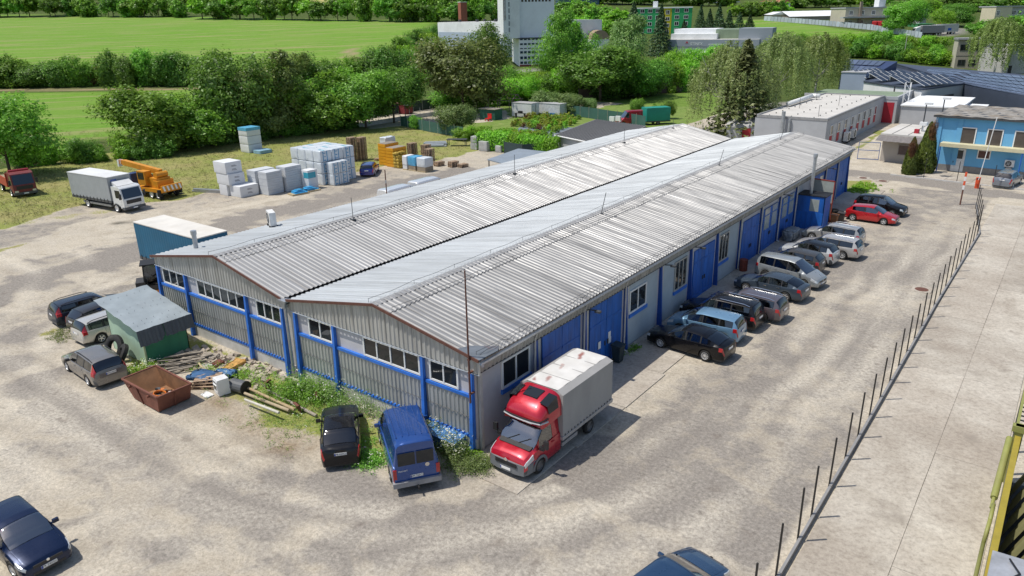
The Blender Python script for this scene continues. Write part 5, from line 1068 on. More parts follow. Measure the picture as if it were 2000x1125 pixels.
for q in range(3): obj('sack',puffy(-0.5,0.35,-0.5+q*0.55,0.0+q*0.55,1.7,2.0,0.1,3,0.05),BAG,t_,smooth=True)
gw='wrapped pallet loads by the roadway'
for lab,x0,lx,ma,mb_ in (('narrow white pallet load beside the yellow sacks',-48.9,0.8,EPS,EPS),('pallet load with blue film above brown boards',-47.9,1.25,M((0.10,0.36,0.58),0.35),BRNW),('white wrapped pallet load with brown base, nearest the roadway',-46.4,1.45,FOIL,BRNW)):
    t_=thing('pallet_load',lab,'pallet load',(x0,44.0,0),0,gw); obj('pallet',MB().box(0,lx,0,1.5,0,0.13),WOODL,t_); obj('boards',MB().box(0.03,lx-0.03,0.03,1.47,0.13,0.62),mb_,t_); obj('wrapping',puffy(0,lx,0,1.5,0.62,1.75,0.05,3,0.012),ma,t_,smooth=True,ang=R(30))
# grey blocks by the hedge, metal piles
for i,(x,y,z,s) in enumerate(((-50.6,60.6,0,1.2),(-50.6,60.6,0.95,1.1),(-48.6,60.4,0,1.5),(-47.3,61.4,0,1.35),(-46.2,60.6,0,1.0))):
    crate('stone_block',('lower grey wrapped block of the two-high pair','upper grey wrapped block of the two-high pair','large grey wrapped block with dark band in the middle','grey wrapped block set back behind the middle one','smallest grey wrapped block at the hedge end')[i],'block',x-s/2,x+s/2,y-s/2,y+s/2,z,z+0.92*(1.5 if s>1.3 else 1),M((0.42,0.42,0.41),0.7,0,0.15,2,(0.2,0.2,0.2),0.5),'grey wrapped blocks by the hedge',0.03,0.02)
def pile(name,label,cat,loc,rz,part,n_,sz,mat,spread=0.5,group=None,zstep=None):
    t_=thing(name,label,cat,loc,rz,group)
    for k in range(n_):
        obj(part,MB().cbox((random.uniform(-spread,spread)*0.5,(k%3-1)*sz[1]*1.2+random.uniform(-.1,.1)*spread,sz[2]/2+(k//3)*(zstep or sz[2]*1.1)),sz,rz=random.uniform(-.12,.12)*spread),mat,t_)
    return t_
p=gt(420,376); pile('beam_pile','long grey metal beams lying left of the white cartons','beams',(p.x,p.y,0),R(22),'beam',5,(5.5,0.22,0.18),GALV,0.4)
p=gt(850,283); pile('sheet_pile','flat pile of grey sheets on the lawn beyond the pallets','sheets',(p.x,p.y,0),R(40),'sheet',6,(3.2,1.2,0.12),M((0.33,0.36,0.38),0.5,0.3),0.5)
p=gt(893,285); t_=thing('trestle_table','dark metal trestle table standing by the garden fence','table',(p.x,p.y,0),R(30)); obj('tabletop',MB().box(-1.5,1.5,-0.6,0.6,0.95,1.02),DARKG,t_)
for sx in (-1.3,1.3):
    for sy in (-.5,.5): obj('leg',MB().box(sx-.04,sx+.04,sy-.04,sy+.04,0,0.95),DARKG,t_)
# open shelter with sloping sheet roof
sh=thing('open_shelter','flat blue-grey sheet roof shelter on steel legs behind the hall','shelter',(0,0,0)); 
r0=[at(952,311,2.3),at(1012,290,2.6),at(1078,297,2.6),at(1012,327,2.3)]
mb=MB().add([tuple(q) for q in r0]+[(q.x,q.y,q.z-0.12) for q in r0],[(3,2,1,0),(4,5,6,7),(0,1,5,4),(1,2,6,5),(2,3,7,6),(3,0,4,7)]); obj('roof',mb,metal_sheet('shelter_roof',(0.30,0.35,0.40),(0.24,0.27,0.30),(1,1,1),0.6,0.3),sh)
for q in (0.05,0.55,0.95):
    for a,b in ((0,3),(1,2)):
        c=r0[a].lerp(r0[b],q); obj('leg',MB().box(c.x-.05,c.x+.05,c.y-.05,c.y+.05,0,c.z-0.1),DARKG,sh)
# ---- green shed with torn roofing felt
shed=thing('green_shed','weathered green lean-to shed with torn grey roofing felt','shed',(0,0,0))
GRN=M((0.40,0.55,0.41),0.8,0,0.12,1.2,(0.32,0.36,0.24),0.5,stretch=(1,1,0.35),name='pale_green'); GRND=M((0.055,0.24,0.125),0.75,0,0.2,1.0,(0.11,0.17,0.09),0.6,stretch=(1,1,0.3),name='deep_green')  # paler green for three walls, deeper green for the right side wall
x0,x1,y0,y1=-24.6,-20.72,-4.05,-1.5
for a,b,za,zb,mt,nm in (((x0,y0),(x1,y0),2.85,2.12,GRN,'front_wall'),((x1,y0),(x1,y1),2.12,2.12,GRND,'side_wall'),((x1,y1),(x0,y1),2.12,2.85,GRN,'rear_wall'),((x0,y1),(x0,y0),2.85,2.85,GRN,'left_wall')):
    d=Vector((b[0]-a[0],b[1]-a[1],0)).normalized(); n_=Vector((d.y,-d.x,0))*0.05
    obj(nm,MB().add([(a[0],a[1],0.02),(b[0],b[1],0.02),(b[0],b[1],zb),(a[0],a[1],za),(a[0]-n_.x,a[1]-n_.y,0.02),(b[0]-n_.x,b[1]-n_.y,0.02),(b[0]-n_.x,b[1]-n_.y,zb),(a[0]-n_.x,a[1]-n_.y,za)],[(0,1,2,3),(7,6,5,4),(3,2,6,7),(1,5,6,2),(0,3,7,4)]),mt,shed)
obj('corner_trim',MB().box(x1-0.02,x1+0.06,y0-0.06,y0+0.03,0.02,2.1),M((0.45,0.5,0.30),0.8),shed)
FELT=M((0.30,0.345,0.365),0.55,0.1,0.12,1.0,(0.40,0.44,0.46),0.6,name='roofing_felt'); mb=MB(); nx,ny=14,10; vs=[]
xa,xb,ya,yb=-25.1,-20.45,-4.4,-1.2
for i in range(nx+1):
    for j in range(ny+1):
        fx=i/nx; fy=j/ny; ed=(0.015*math.sin(i*2.3)+0.01*math.sin(i*5.1)) if j in (0,ny) else 0; ex=(0.04*math.sin(j*2.9)) if i==0 else 0
        vs.append((xa+(xb-xa)*fx+ex,ya+(yb-ya)*fy+ed,3.03-0.83*fx+0.03*math.sin(i*1.7+j*0.9)+0.015*math.sin(j*3)))
fs=[(i*(ny+1)+j,(i+1)*(ny+1)+j,(i+1)*(ny+1)+j+1,i*(ny+1)+j+1) for i in range(nx) for j in range(ny)]; obj('roof_felt',mb.add(vs,fs),FELT,shed,smooth=True)
mb=MB(); k=0
for fx in (0.12,0.45,0.55,0.8,0.9):
    for q in range(7): mb.cbox((xa+(xb-xa)*fx+random.uniform(-.1,.1),ya+0.3+q*0.42+random.uniform(-.1,.1),3.08-0.83*fx),(0.015,0.015,0.05))
o_=obj('felt_nails',mb,DARKG,shed); o_['kind']='stuff'
for a,b,zl in ((-4.42,-2.95,1.32),(-2.90,-1.18,1.45)):
    mb=MB(); n_=14; vs=[]
    for q in range(n_+1):
        y=a+(b-a)*q/n_; vs+=[(xb+0.0+0.02*(q%2),y,2.22),(xb+0.16+0.03*(q%2),y,zl+0.03*math.sin(q*1.3)+(0.25 if (b<-2.8 and q>n_-2) else 0))]
    obj('felt_skirt',mb.add(vs,[(2*q,2*q+1,2*q+3,2*q+2) for q in range(n_)]+[(2*q,2*q+2,2*q+3,2*q+1) for q in range(0)]),metal_sheet('skirt',(0.13,0.145,0.155),(0.10,0.11,0.12),(1,6,0.5),0.7,0.1),shed)
# loose tyre and wheel rims against the shed
def tyre(name,label,loc,rot,r=0.45,group=None):
    w=0.3; o=obj(name,MB().lathe([(r*0.55,-w*0.35),(r*0.62,-w/2),(r*0.88,-w/2),(r,-w*0.3),(r,w*0.3),(r*0.88,w/2),(r*0.62,w/2),(r*0.55,w*0.35),(r*0.60,0),(r*0.55,-w*0.35)],24,(0,0,0),'y'),TYRE,None,loc,rot=rot,smooth=True,ang=R(40)); return tag(o,label,'tyre',group)
tyre('tractor_tyre','large black tractor tyre leaning on the green shed',(-22.9,-4.72,0.72),(R(-22),0,R(8)),0.78)
tyre('tractor_tyre','second large tyre lying half behind the leaning one at the shed',(-21.9,-4.85,0.62),(R(-35),0,R(-20)),0.66)
pile('steel_angle','rusty orange steel angle lying by the tyres','scrap',(-22.3,-5.2,0),R(-8),'angle',2,(1.9,0.12,0.1),M((0.30,0.10,0.04),0.8),0.3)
# ---- rusty skip
sk=thing('rusty_skip','rusty red open skip with slanting ends and scrap inside','skip',(0,0,0)); RS=M((0.20,0.075,0.05),0.75,0.15,0.3,1.6,(0.10,0.05,0.035),0.7,bmp=0.15,name='rusty_steel'); RSI=M((0.24,0.12,0.055),0.85,0.0,0.35,1.3,(0.12,0.06,0.035),0.7,name='rusty_inside')
zr=0.98; rim=[at(238,740,zr),at(307,777,zr),at(373.6,749.6,zr),at(304,714,zr)]; base=[Vector((-17.4,-6.5,0.06)),Vector((-15.0,-6.5,0.06)),Vector((-15.05,-4.8,0.06)),Vector((-17.35,-4.8,0.06))]
nm=('side_panel','end_panel','side_panel','end_panel')
for k in range(4):
    a,b,c,d=base[k],base[(k+1)%4],rim[(k+1)%4],rim[k]; n_=(b-a).cross(d-a).normalized()*0.04
    obj(nm[k],MB().add([a,b,c,d],[(0,1,2,3)]),RS,sk); obj('inner_lining',MB().add([a-n_,b-n_,c-n_,d-n_],[(3,2,1,0)]),RSI,sk)
    obj('rim_bar',MB().bar(rim[k],rim[(k+1)%4],0.09,0.07),RS,sk)
for k,q in ((0,0.42),(2,0.5),(1,0.5)): a=base[k].lerp(base[(k+1)%4],q); b=rim[k].lerp(rim[(k+1)%4],q); n_=(base[(k+1)%4]-base[k]).cross(rim[k]-base[k]).normalized()*0.03; obj('stiffener',MB().bar(a+n_,b+n_,0.07,0.05),RS,sk)
for k in (0,2):
    for q in (0.2,0.75): c=base[k].lerp(rim[k],0.8).lerp(base[(k+1)%4].lerp(rim[(k+1)%4],0.8),q); n_=(base[(k+1)%4]-base[k]).cross(rim[k]-base[k]).normalized(); obj('lifting_lug',MB().tube(c,c+n_*0.12,0.07,10),RS,sk)
obj('floor',MB().add([Vector((v.x,v.y,0.10)) for v in base],[(0,1,2,3)]),RSI,sk); bb=MB(); 
scr=thing('scrap_heap','heap of dark and orange scrap lying in the rusty skip','scrap',(-16.2,-5.6,0.1)); OR2=M((0.62,0.17,0.02),0.6)
for k in range(38): obj('scrap_piece',MB().cbox((random.uniform(-.75,.75),random.uniform(-.55,.55),random.uniform(0.05,0.22)),(random.uniform(.12,.5),random.uniform(.06,.22),random.uniform(.03,.12)),rz=random.uniform(0,3),ry=random.uniform(-.4,.4)),random.choice((OR2,BLACK,DARKG,RSI,WOODG,PLATE,DARKG)),scr)
for k in range(3): obj('orange_hose',MB().path([(0.35*math.cos(q*0.7+k),-0.15+0.28*math.sin(q*0.7+k),0.26+0.02*k) for q in range(8)],0.035,6),OR2,scr)
# ---- debris between shed and gable
pl_=thing('plank_pile','heap of grey weathered planks and branches beside the green shed','plank pile',(-19.2,-2.9,0))
for k in range(34): a=random.uniform(-0.5,0.5); c=Vector((random.uniform(-.6,.9),random.uniform(-.9,.7),0.06+k*0.011)); d=Vector((math.cos(1.0+a*0.8),math.sin(1.0+a*0.8),random.uniform(-.04,.06)))*random.uniform(0.5,1.2); obj('plank',MB().bar(c-d,c+d,random.uniform(.06,.14),random.uniform(.02,.06)),WOODG,pl_)
rb=MB()
for k in range(420):
    u=random.random(); c=Vector((-20.3,-1.9,0)).lerp(Vector((-13.5,-1.2,0)),u)+Vector((random.gauss(0,.5),random.gauss(0,.55),0)); s=abs(random.gauss(0.09,.06))+0.03; rb.cbox((c.x,c.y,s*0.3),(s*2*random.uniform(.6,1.4),s*1.5,s),random.uniform(0,3),random.uniform(-.4,.4),random.uniform(-.4,.4))
o_=obj('rubble',rb,M((0.40,0.34,0.27),0.9,0,0.35,3),None); tag(o_,'broken brick and concrete rubble strewn along the gable','rubble',kind='stuff')
for k,(x,y,sx,sy,sz,mt,lab) in enumerate(((-18.4,-1.6,0.9,0.6,0.25,WOODG,'grey board lying on rubble nearest the shed'),(-17.9,-2.2,0.8,0.55,0.06,BASEC,'pale concrete plate leaning on the rubble heap'),(-17.1,-1.9,0.5,0.4,0.3,RS,'rusty metal box among the rubble'),(-16.2,-1.5,1.3,0.6,0.3,M((0.5,0.28,0.08),0.9,0,0.3,5),'orange-brown heap of chips by the gable'))):
    t_=thing('debris_piece',lab,'debris',(x,y,0.05),random.uniform(0,3)); obj('piece',puffy(-sx/2,sx/2,-sy/2,sy/2,0,sz,0.03,3,0.05 if sz>0.2 else 0.01),mt,t_)
pt=thing('timber_pole','long pale timber pole lying across the weeds','pole',(-17.2,-2.9,0.25),0); obj('pole',MB().tube((-1.2,0.5,0),(1.4,-0.3,0.1),0.06,8),WOODL,pt)
tp=thing('blue_tarpaulin','crumpled blue tarpaulin draped over pallets behind the white cooker','tarpaulin',(-16.1,-3.3,0.30),R(20)); obj('sheet',puffy(-0.85,0.65,-0.5,0.5,0,0.16,0.06,6,0.055),M((0.05,0.12,0.24),0.4,0,0.25,2),tp,smooth=True); obj('loose_corner',puffy(0.2,1.3,0.4,1.0,-0.1,0.1,0.05,5,0.06),M((0.06,0.15,0.29),0.4,0,0.25,2),tp,smooth=True)
for k in range(3): o_=link('wooden_pallet',PAL,None,(-15.7,-3.55+0.1*k,0.02+0.14*k),R(35+6*k),None,1.1); tag(o_,'%s of three grey pallets under the blue tarpaulin'%('lowest','middle','topmost')[k],'pallet','pallets under the blue tarpaulin')
st_=thing('white_cooker','white kitchen cooker standing upright among the debris','cooker',(-14.2,-3.5,0),R(-12)); obj('body',MB().box(-0.3,0.3,-0.3,0.3,0.05,0.88),M((0.78,0.78,0.76),0.3,0,0.05),st_); obj('hob',MB().box(-0.3,0.3,-0.3,0.3,0.88,0.92),M((0.70,0.70,0.69),0.3),st_)
od=obj('oven_door',MB().box(-0.27,0.27,-0.33,-0.30,0.22,0.66),M((0.74,0.74,0.72),0.3),st_); obj('oven_glass',MB().box(-0.18,0.18,-0.336,-0.33,0.34,0.58),GLASS,od); obj('handle',MB().box(-0.2,0.2,-0.36,-0.33,0.62,0.64),M((0.7,0.7,0.7)),od); obj('control_panel',MB().box(-0.27,0.27,-0.325,-0.30,0.70,0.85),M((0.65,0.65,0.64)),st_)
for k in range(5): obj('knob',MB().tube((-0.2+k*0.1,-0.325,0.78),(-0.2+k*0.1,-0.35,0.78),0.022,8),PLASTIC,st_)
dr=thing('dark_drum','dark drum lying on its side behind the cooker','drum',(-13.6,-2.9,0.36),R(10)); obj('drum',MB().tube((-0.45,0,0),(0.45,0,0),0.34,16),M((0.10,0.105,0.11),0.5),dr); obj('rim',MB().tube((0.44,0,0),(0.48,0,0),0.36,16),BLACK,dr)
for k,(a,b,r,mt,lab) in enumerate((((618,812),(522,762),0.08,WOODG,'longest pale pole in the heap of poles'),((565,802),(478,768),0.085,M((0.40,0.32,0.21),0.85,0,0.2,3),'thick brown pole lowest in the heap of poles'),((576,800),(483,757),0.08,M((0.40,0.30,0.17),0.85,0,0.2,3),'orange-brown pole crossing the heap of poles'),((545,806),(478,780),0.07,M((0.55,0.52,0.45),0.8),'thin grey-white pole at the near side of the heap'))):
    A=at(*a,0.1+0.1*k); B=at(*b,0.12+0.08*k); o_=obj('timber_pole',MB().tube(A,B,r,10,r*0.85),mt,None,smooth=True,ang=R(40)); tag(o_,lab,'pole','heap of timber poles')
for a,lab in (((525,757),'rusty box section standing at the far end of the poles'),((583,800),'rusty channel at the near end of the poles'),((622,780),'rusty plate standing in the flowers')): q=at(*a,0.1); t_=thing('rusty_bracket',lab,'scrap steel',(q.x,q.y,0.05),random.uniform(0,3)); obj('web',MB().box(-.25,.25,-.02,.02,0,.4),RS,t_); obj('flange',MB().box(-.25,.25,-.02,.15,.36,.4),RS,t_)
q=at(405,772); o_=obj('paper_scrap',puffy(-.3,.3,-.2,.2,0,.06,.02,3,.03),PLATE,None,(q.x,q.y,0)); tag(o_,'crumpled white paper scraps on the ground near the skip','paper')
# ---- along the long wall
for k in range(9): tyre('old_tyre',('worn black tyre, %s from the ground in the %s tyre stack'%(nth(k%5+1),'left' if k<5 else 'right')),(2.35+random.uniform(-.06,.06)+0.35*(k//5),47.4+random.uniform(-.06,.06)+0.5*(k//5),0.12+0.23*(k%5)),(R(90)+random.uniform(-.12,.12),0,random.uniform(0,3)),0.36,'stacked old tyres')
for k,(x,y,mt,lab) in enumerate(((2.75,45.9,M((0.24,0.10,0.035),0.6,0,0.15,2),'brown dustbin in front of the tyres'),(3.05,46.9,M((0.05,0.04,0.035),0.6),'dark brown dustbin behind the brown one'),(0.6,11.3,M((0.02,0.035,0.04),0.6),'black wheeled bin behind the red truck'))):
    t_=thing('dustbin',lab,'bin',(x,y,0.04)); s=1.0; obj('body',MB().add([(-.2,-.22,.05),(.2,-.22,.05),(.2,.22,.05),(-.2,.22,.05),(-.27,-.29,.98),(.27,-.29,.98),(.27,.29,.98),(-.27,.29,.98)],[(0,3,2,1),(4,5,6,7),(0,1,5,4),(1,2,6,5),(2,3,7,6),(3,0,4,7)]),mt,t_); obj('lid',MB().cbox((0,0,1.02),(.62,.64,.07),ry=R(4)),mt,t_)
    for s in (1,-1): obj('wheel',MB().tube((-.2,s*.24,.1),(-.2,s*.29,.1),.1,12),BLACK,t_)
t_=thing('steel_drum','rusty red oil drum beside the wall near the saloon','drum',(0.62,29.9,0.04)); obj('drum',MB().lathe([(0.001,0),(0.28,0),(0.29,.02),(0.285,.29),(0.30,.30),(0.285,.31),(0.285,.58),(0.30,.59),(0.285,.60),(0.29,.86),(0.28,.87),(0.001,.86)],20),M((0.22,0.05,0.03),0.6,0.2,0.25,4),t_,smooth=True,ang=R(40))
t_=thing('covered_scooter','bundle under a crumpled silver cover by the wall','bundle',(0.9,39.9,0.04)); obj('cover',puffy(-0.45,0.45,-0.9,0.9,0,0.85,0.3,6,0.07),M((0.30,0.32,0.33),0.4,0.2,0.2,3),t_,smooth=True)
# ---- row of steel posts on a low beam
fen=thing('post_fence','unfinished fence of dark steel posts rising from a low concrete beam','fence',(0,0,0)); BM=M((0.25,0.245,0.24),0.8,0,0.12,2); DKP=M((0.03,0.028,0.026),0.6,0.2,0.1)
FP=[(13.15,-24),(13.22,30),(13.41,50.0),(11.85,61.2)]
def fpt(s):
    for a,b in zip(FP[:-1],FP[1:]):
        l=math.hypot(b[0]-a[0],b[1]-a[1])
        if s<=l: return Vector((a[0]+(b[0]-a[0])*s/l,a[1]+(b[1]-a[1])*s/l,0))
        s-=l
    return Vector((*FP[-1],0))
for a,b in zip(FP[:-1],FP[1:]):
    l=math.hypot(b[0]-a[0],b[1]-a[1]); n_=max(1,round(l/6))
    for k in range(n_):
        A=Vector((*a,0)).lerp(Vector((*b,0)),k/n_); B=Vector((*a,0)).lerp(Vector((*b,0)),(k+1)/n_); d=(B-A).normalized()*0.01
        obj('beam',MB().bar(A+d+Vector((0,0,0.11)),B-d+Vector((0,0,0.10)),0.10,0.24),BM,fen)
py_=[-24+0.4+2.35*k for k in range(10)]+[-0.16,2.18,3.80,6.16,8.56]+[8.56+2.12*k for k in range(1,25)]
for y in py_:
    if y>60.5 or -0.9<y+0.0<-0.3: continue
    q=fpt(y+24); obj('post',MB().bar(q+Vector((-0.07,0,0.0)),q+Vector((-0.07+random.uniform(-.02,.02),random.uniform(-.02,.02),2.32)),0.06,0.06),DKP,fen)
for k,(a_,lab) in enumerate((((1686,348),'left round manhole cover in the grey road patch by the thujas'),((1724,354),'right round manhole cover in the grey road patch by the thujas'),((1800,566),'small round manhole cover in the yard before the bent fence'))):
    q=gt(*a_); t_=thing('manhole_cover',lab,'manhole cover',(q.x,q.y,0.012)); obj('surround',MB().box(-.6,.6,-.6,.6,-.03,.02),CONC,t_); obj('cover',MB().lathe([(.001,.045),(.33,.045),(.34,.03),(.42,.03),(.42,-.02)],20),RUST,t_)
# ---- barrier by the gate
OB=M((0.75,0.10,0.03),0.5,0,0.1); bar_=thing('barrier','orange barrier cabinet with long raised white boom','barrier',(11.0,69.2,0)); obj('cabinet',MB().box(-.2,.2,-.2,.2,0,1.15),OB,bar_); obj('hinge',MB().tube((0.0,-.32,1.0),(0.0,.1,1.0),.14,12),BLACK,bar_); obj('boom',MB().bar((0.05,-.3,0.9),(0.55,-.3,7.4),0.10,0.07),PLATE,bar_); obj('counterweight',MB().box(-.12,.12,-.4,-.2,.55,.95),OB,bar_)
rst=thing('boom_rest','rusty boom rest post with orange and white top','post',(10.63,60.4,0)); obj('post',MB().bar((0,0,0),(0,0,1.5),.12,.12),RUST,rst)
for k in range(4): obj('band',MB().box(-.085,.085,-.085,.085,1.5+k*.42,1.5+(k+1)*.42),PLATE if k%2==0 else OB,rst)
# ---- yellow steel hopper at the right picture edge
YEL=M((0.34,0.265,0.03),0.5,0,0.14,2,(0.35,0.27,0.06),0.5,name='yellow_paint'); OLV=M((0.27,0.28,0.08),0.55,0,0.15,2,(0.25,0.22,0.1),0.5,name='olive_paint'); OLD=M((0.25,0.24,0.11),0.6,0,0.2,1.5,(0.12,0.1,0.05),0.6,stretch=(1,1,0.3))
yh=thing('steel_hopper','yellow and olive steel loading hopper at the right picture edge','hopper',(18.6,0,0))
obj('top_beam',MB().bar((0.12,-3.0,2.1),(0.15,10.6,2.1),0.20,0.16),YEL,yh); obj('upright',MB().box(0.0,0.3,10.6,10.9,0,2.6),OLV,yh); obj('cross_beam',MB().box(-0.1,2.5,10.55,10.85,2.35,2.6),OLV,yh)
for k in range(20): obj('wall_sheet',MB().add([(0.3+0.12*(k%2),-3+k*0.68,0.1),(0.3+0.12*(k%2),-3+(k+1)*0.68,0.1),(0.3+0.12*(k%2)+0.7,-3+(k+1)*0.68,2.0),(0.3+0.12*(k%2)+0.7,-3+k*0.68,2.0)],[(3,2,1,0)]),OLD,yh)
obj('side_plate',MB().box(0.06,0.12,-3,10.55,0.05,2.02),OLD,yh); obj('back_wall',MB().box(1.15,1.3,-3,10.6,0,2.1),OLD,yh); obj('floor_plate',MB().box(0.1,1.3,-3,10.6,0.02,0.12),DARKG,yh)
obj('hydraulic_pipe',MB().path([(-0.15,-3,0.8),(-0.15,4.6,0.9),(-0.12,5.2,1.5),(-0.12,6.1,1.6)],0.065,8),OLV,yh,smooth=True); obj('hydraulic_ram',MB().tube((-0.15,7.2,1.2),(-0.1,10.4,2.1),0.12,10).tube((-0.16,6.7,1.06),(-0.15,7.2,1.2),0.06,8),OLV,yh,smooth=True,ang=R(40))
for k in range(10): obj('grate_bar',MB().box(0.0,1.6,11.0+k*0.42,11.06+k*0.42,2.45,2.5),DARKG,yh)
for k in range(2): obj('grate_rail',MB().box(0.0+k*1.5,0.1+k*1.5,10.9,15.4,2.4,2.55),OLV,yh)
for k in range(3): obj('grate_leg',MB().box(0.0,0.1,11.2+k*2,11.3+k*2,0,2.4),DARKG,yh)
shp=thing('sheet_cover','grey dented metal sheet with a black cable lying over the hopper end','metal sheet',(18.65,0,0)); obj('sheet',MB().add([(0.05,2.3,2.32),(1.6,2.3,2.40),(1.6,-3,2.4),(0.05,-3,2.30),(0.05,2.3,1.5),(0.05,-3,1.5)],[(0,3,2,1),(0,4,5,3)]),M((0.45,0.46,0.48),0.45,0.4,0.2,2,(0.3,0.29,0.27),0.5,bmp=0.3),shp)
obj('cable',MB().path([(0.5,2.0,2.42),(0.8,1.4,2.44),(0.5,0.9,2.42),(0.9,0.4,2.45),(1.3,0.9,2.46),(1.5,0.2,2.47)],0.03,6),BLACK,shp)
# ================================================================ BUILDINGS BEHIND
def pjrow(p):
    d=np.array(p)-CAM; z=d@_F; return 562.5-FPX*(d@_U)/z
def hgt(base,row):
    lo,hi=-2.0,90.0
    for _ in range(50):
        m=(lo+hi)/2
        if pjrow((base[0],base[1],base[2]+m))>row: lo=m
        else: hi=m
    return m
def frame3(A,B,Cc):
    """left, near and right ground corners: origin B, x along B->C, y along B->A, squared up"""
    A,B,Cc=[Vector(q) for q in (A,B,Cc)]; ex=(Cc-B); ex.z=0; lx=ex.length; ex.normalize(); ey=Vector((-ex.y,ex.x,0)); ly=(A-B).dot(ey)
    return B,math.atan2(ex.y,ex.x),lx,ly
def win_row(parent,face,x0,x1,n,w,z0,z1,off,fm=WHITE,gm=GLASS,panes=2,t=0.07):
    """windows on the y=off face (face '-y') or x=off face ('+x','-x') of a building frame"""
    for k in range(n):
        c=x0+(x1-x0)*(k+0.5)/n
        if face=='-y': window(parent,c-w/2,c+w/2,z0,z1,off,panes,fm,gm,'y',t,-1)
        elif face=='+y': window(parent,c-w/2,c+w/2,z0,z1,off,panes,fm,gm,'y',t,1)
        elif face=='+x': window(parent,c-w/2,c+w/2,z0,z1,off,panes,fm,gm,'x',t,1)
        else: window(parent,c-w/2,c+w/2,z0,z1,off,panes,fm,gm,'x',t,-1)
def flat_building(name,label,cat,org,rz,lx,ly,h,wallm,roofm,par=0.35,parm=None,base=None):
    t_=thing(name,label,cat,org,rz); obj('wall',MB().box(0,lx,0,ly,-1.5,h),wallm,t_); obj('roof',MB().box(0.25,lx-0.25,0.25,ly-0.25,h,h+0.06),roofm,t_)
    if par:
        for q in ((-.05,lx+.05,-.05,.22),(-.05,lx+.05,ly-.22,ly+.05),(-.05,.22,.22,ly-.22),(lx-.22,lx+.05,.22,ly-.22)): obj('parapet',MB().box(*q,h-0.05,h+par),parm or wallm,t_)
    return t_
BEIGE=M((0.50,0.46,0.36),0.85,0,0.08,0.6,(0.38,0.34,0.27),0.5,name='beige_render'); WALLW=M((0.78,0.79,0.79),0.8,0,0.06,0.5,(0.48,0.48,0.46),0.4,name='white_render'); GREYW=M((0.43,0.44,0.455),0.8,0,0.06,0.4,(0.28,0.28,0.29),0.4,name='grey_render_wall')
ROOFW=M((0.58,0.555,0.51),0.8,0,0.1,0.25,(0.42,0.39,0.33),0.6,name='pale_roofing'); ROOFG=M((0.26,0.27,0.27),0.75,0,0.12,0.3,(0.17,0.17,0.17),0.5,name='grey_roofing'); GRNR=M((0.21,0.27,0.18),0.85,0,0.15,0.5,name='moss_roof'); REDP=M((0.42,0.02,0.035),0.6,0,0.1,1,name='red_panel')
# ---- blue office with gravel roof
A=gt(1822,342); B=gt(1983,373); B=Vector((15.9,76.5,0)); 
L0=Vector(gt(1815,330)); d=Vector((0.93,0.36,0)).normalized() if False else (Vector(gt(1958,345))-L0); d.z=0; d.normalize(); rz=math.atan2(d.y,d.x)
off=thing('blue_office','sky blue two-storey office with gravelly flat roof and canopy over its door','building',tuple(L0),rz)
BL=M((0.14,0.40,0.66),0.8,0,0.06,0.5,(0.18,0.42,0.62),0.4,name='sky_blue_render'); BL2=M((0.02,0.12,0.50),0.6,0,0.1,1); OW=13.8; OH=hgt(L0,228)
obj('wall',MB().box(0,OW,0,11,-0.5,OH),BL,off); obj('plinth',MB().box(-0.04,OW,-0.05,0,-0.2,0.75),M((0.22,0.215,0.21),0.9),off)
for x in (0.0,2.1,OW-0.55): obj('pilaster',MB().box(x,x+0.55,-0.10,0,0.75,OH-0.02),BL,off)
m,t,b,o=newmat('gravel_roof'); b.inputs['Roughness'].default_value=0.95; v=coords(t); c=ramp(t,noise(t,v,1.2,6,0.7),[(0.3,(0.13,0.12,0.11)),(0.5,(0.27,0.25,0.22)),(0.7,(0.40,0.38,0.35))]); c=mixc(t,ramp(t,noise(t,v,0.35,4),[(0.5,0.0),(0.65,0.5)]),c,(0.20,0.13,0.06)); t.links.new(c,b.inputs['Base Color']); bump(t,b,noise(t,v,6,4),0.6,0.05)
mb=MB(); nx,ny=24,14; vs=[(-0.4+(OW+10)*i/nx*0.62,-0.45+12*j/ny,OH+0.25+0.04*math.sin(i*1.9+j)+0.03*math.sin(j*2.7)) for i in range(nx+1) for j in range(ny+1)]; obj('roof',mb.add(vs,[(i*(ny+1)+j,(i+1)*(ny+1)+j,(i+1)*(ny+1)+j+1,i*(ny+1)+j+1) for i in range(nx) for j in range(ny)]),m,off); obj('roof_edge',MB().box(-0.42,OW+0.45,-0.47,11.5,OH,OH+0.22),DARKG,off)
for x in (2.55,5.15,7.75): window(off,x,x+1.55,OH-3.05,OH-0.95,-0.01,1,WHITE,M((0.10,0.085,0.075),0.15,0,0.2,1),'y',0.11,-1); obj('sill',MB().box(x-.05,x+1.6,-.16,0,OH-3.17,OH-3.05),WHITE,off)
window(off,4.6,5.9,1.75,2.75,-0.01,1,WHITE,M((0.10,0.045,0.04),0.2),'y',0.10,-1)
dd=obj('door',MB().box(2.15,3.45,-0.07,0,0.05,2.7),M((0.62,0.64,0.66),0.4),off); obj('door_window',MB().box(2.5,3.2,-0.085,-0.07,1.55,2.5),GLASS,dd); obj('door_handle',MB().box(2.3,2.38,-0.12,-0.07,1.05,1.25),DARKG,dd)
cn=obj('canopy',MB().box(0.9,9.3,-1.3,0,2.95,3.35),M((0.60,0.55,0.36),0.7,0,0.1,1),off)
for x in (1.0,9.0): obj('canopy_post',MB().tube((x,-1.2,0),(x,-1.2,2.95),0.06,8),BL2,off)
for x in (0.0,OW): obj('downpipe',MB().tube((x-0.08 if x==0 else x+.1,-.2,0.2),(x-0.08 if x==0 else x+.1,-.2,OH),0.07,8),BL,off)
ac=ac_unit('air_conditioner','white air conditioning unit on the blue office wall',tuple(off.matrix_basis@Vector((7.9,-0.35,1.1))),rz,None,1.0)
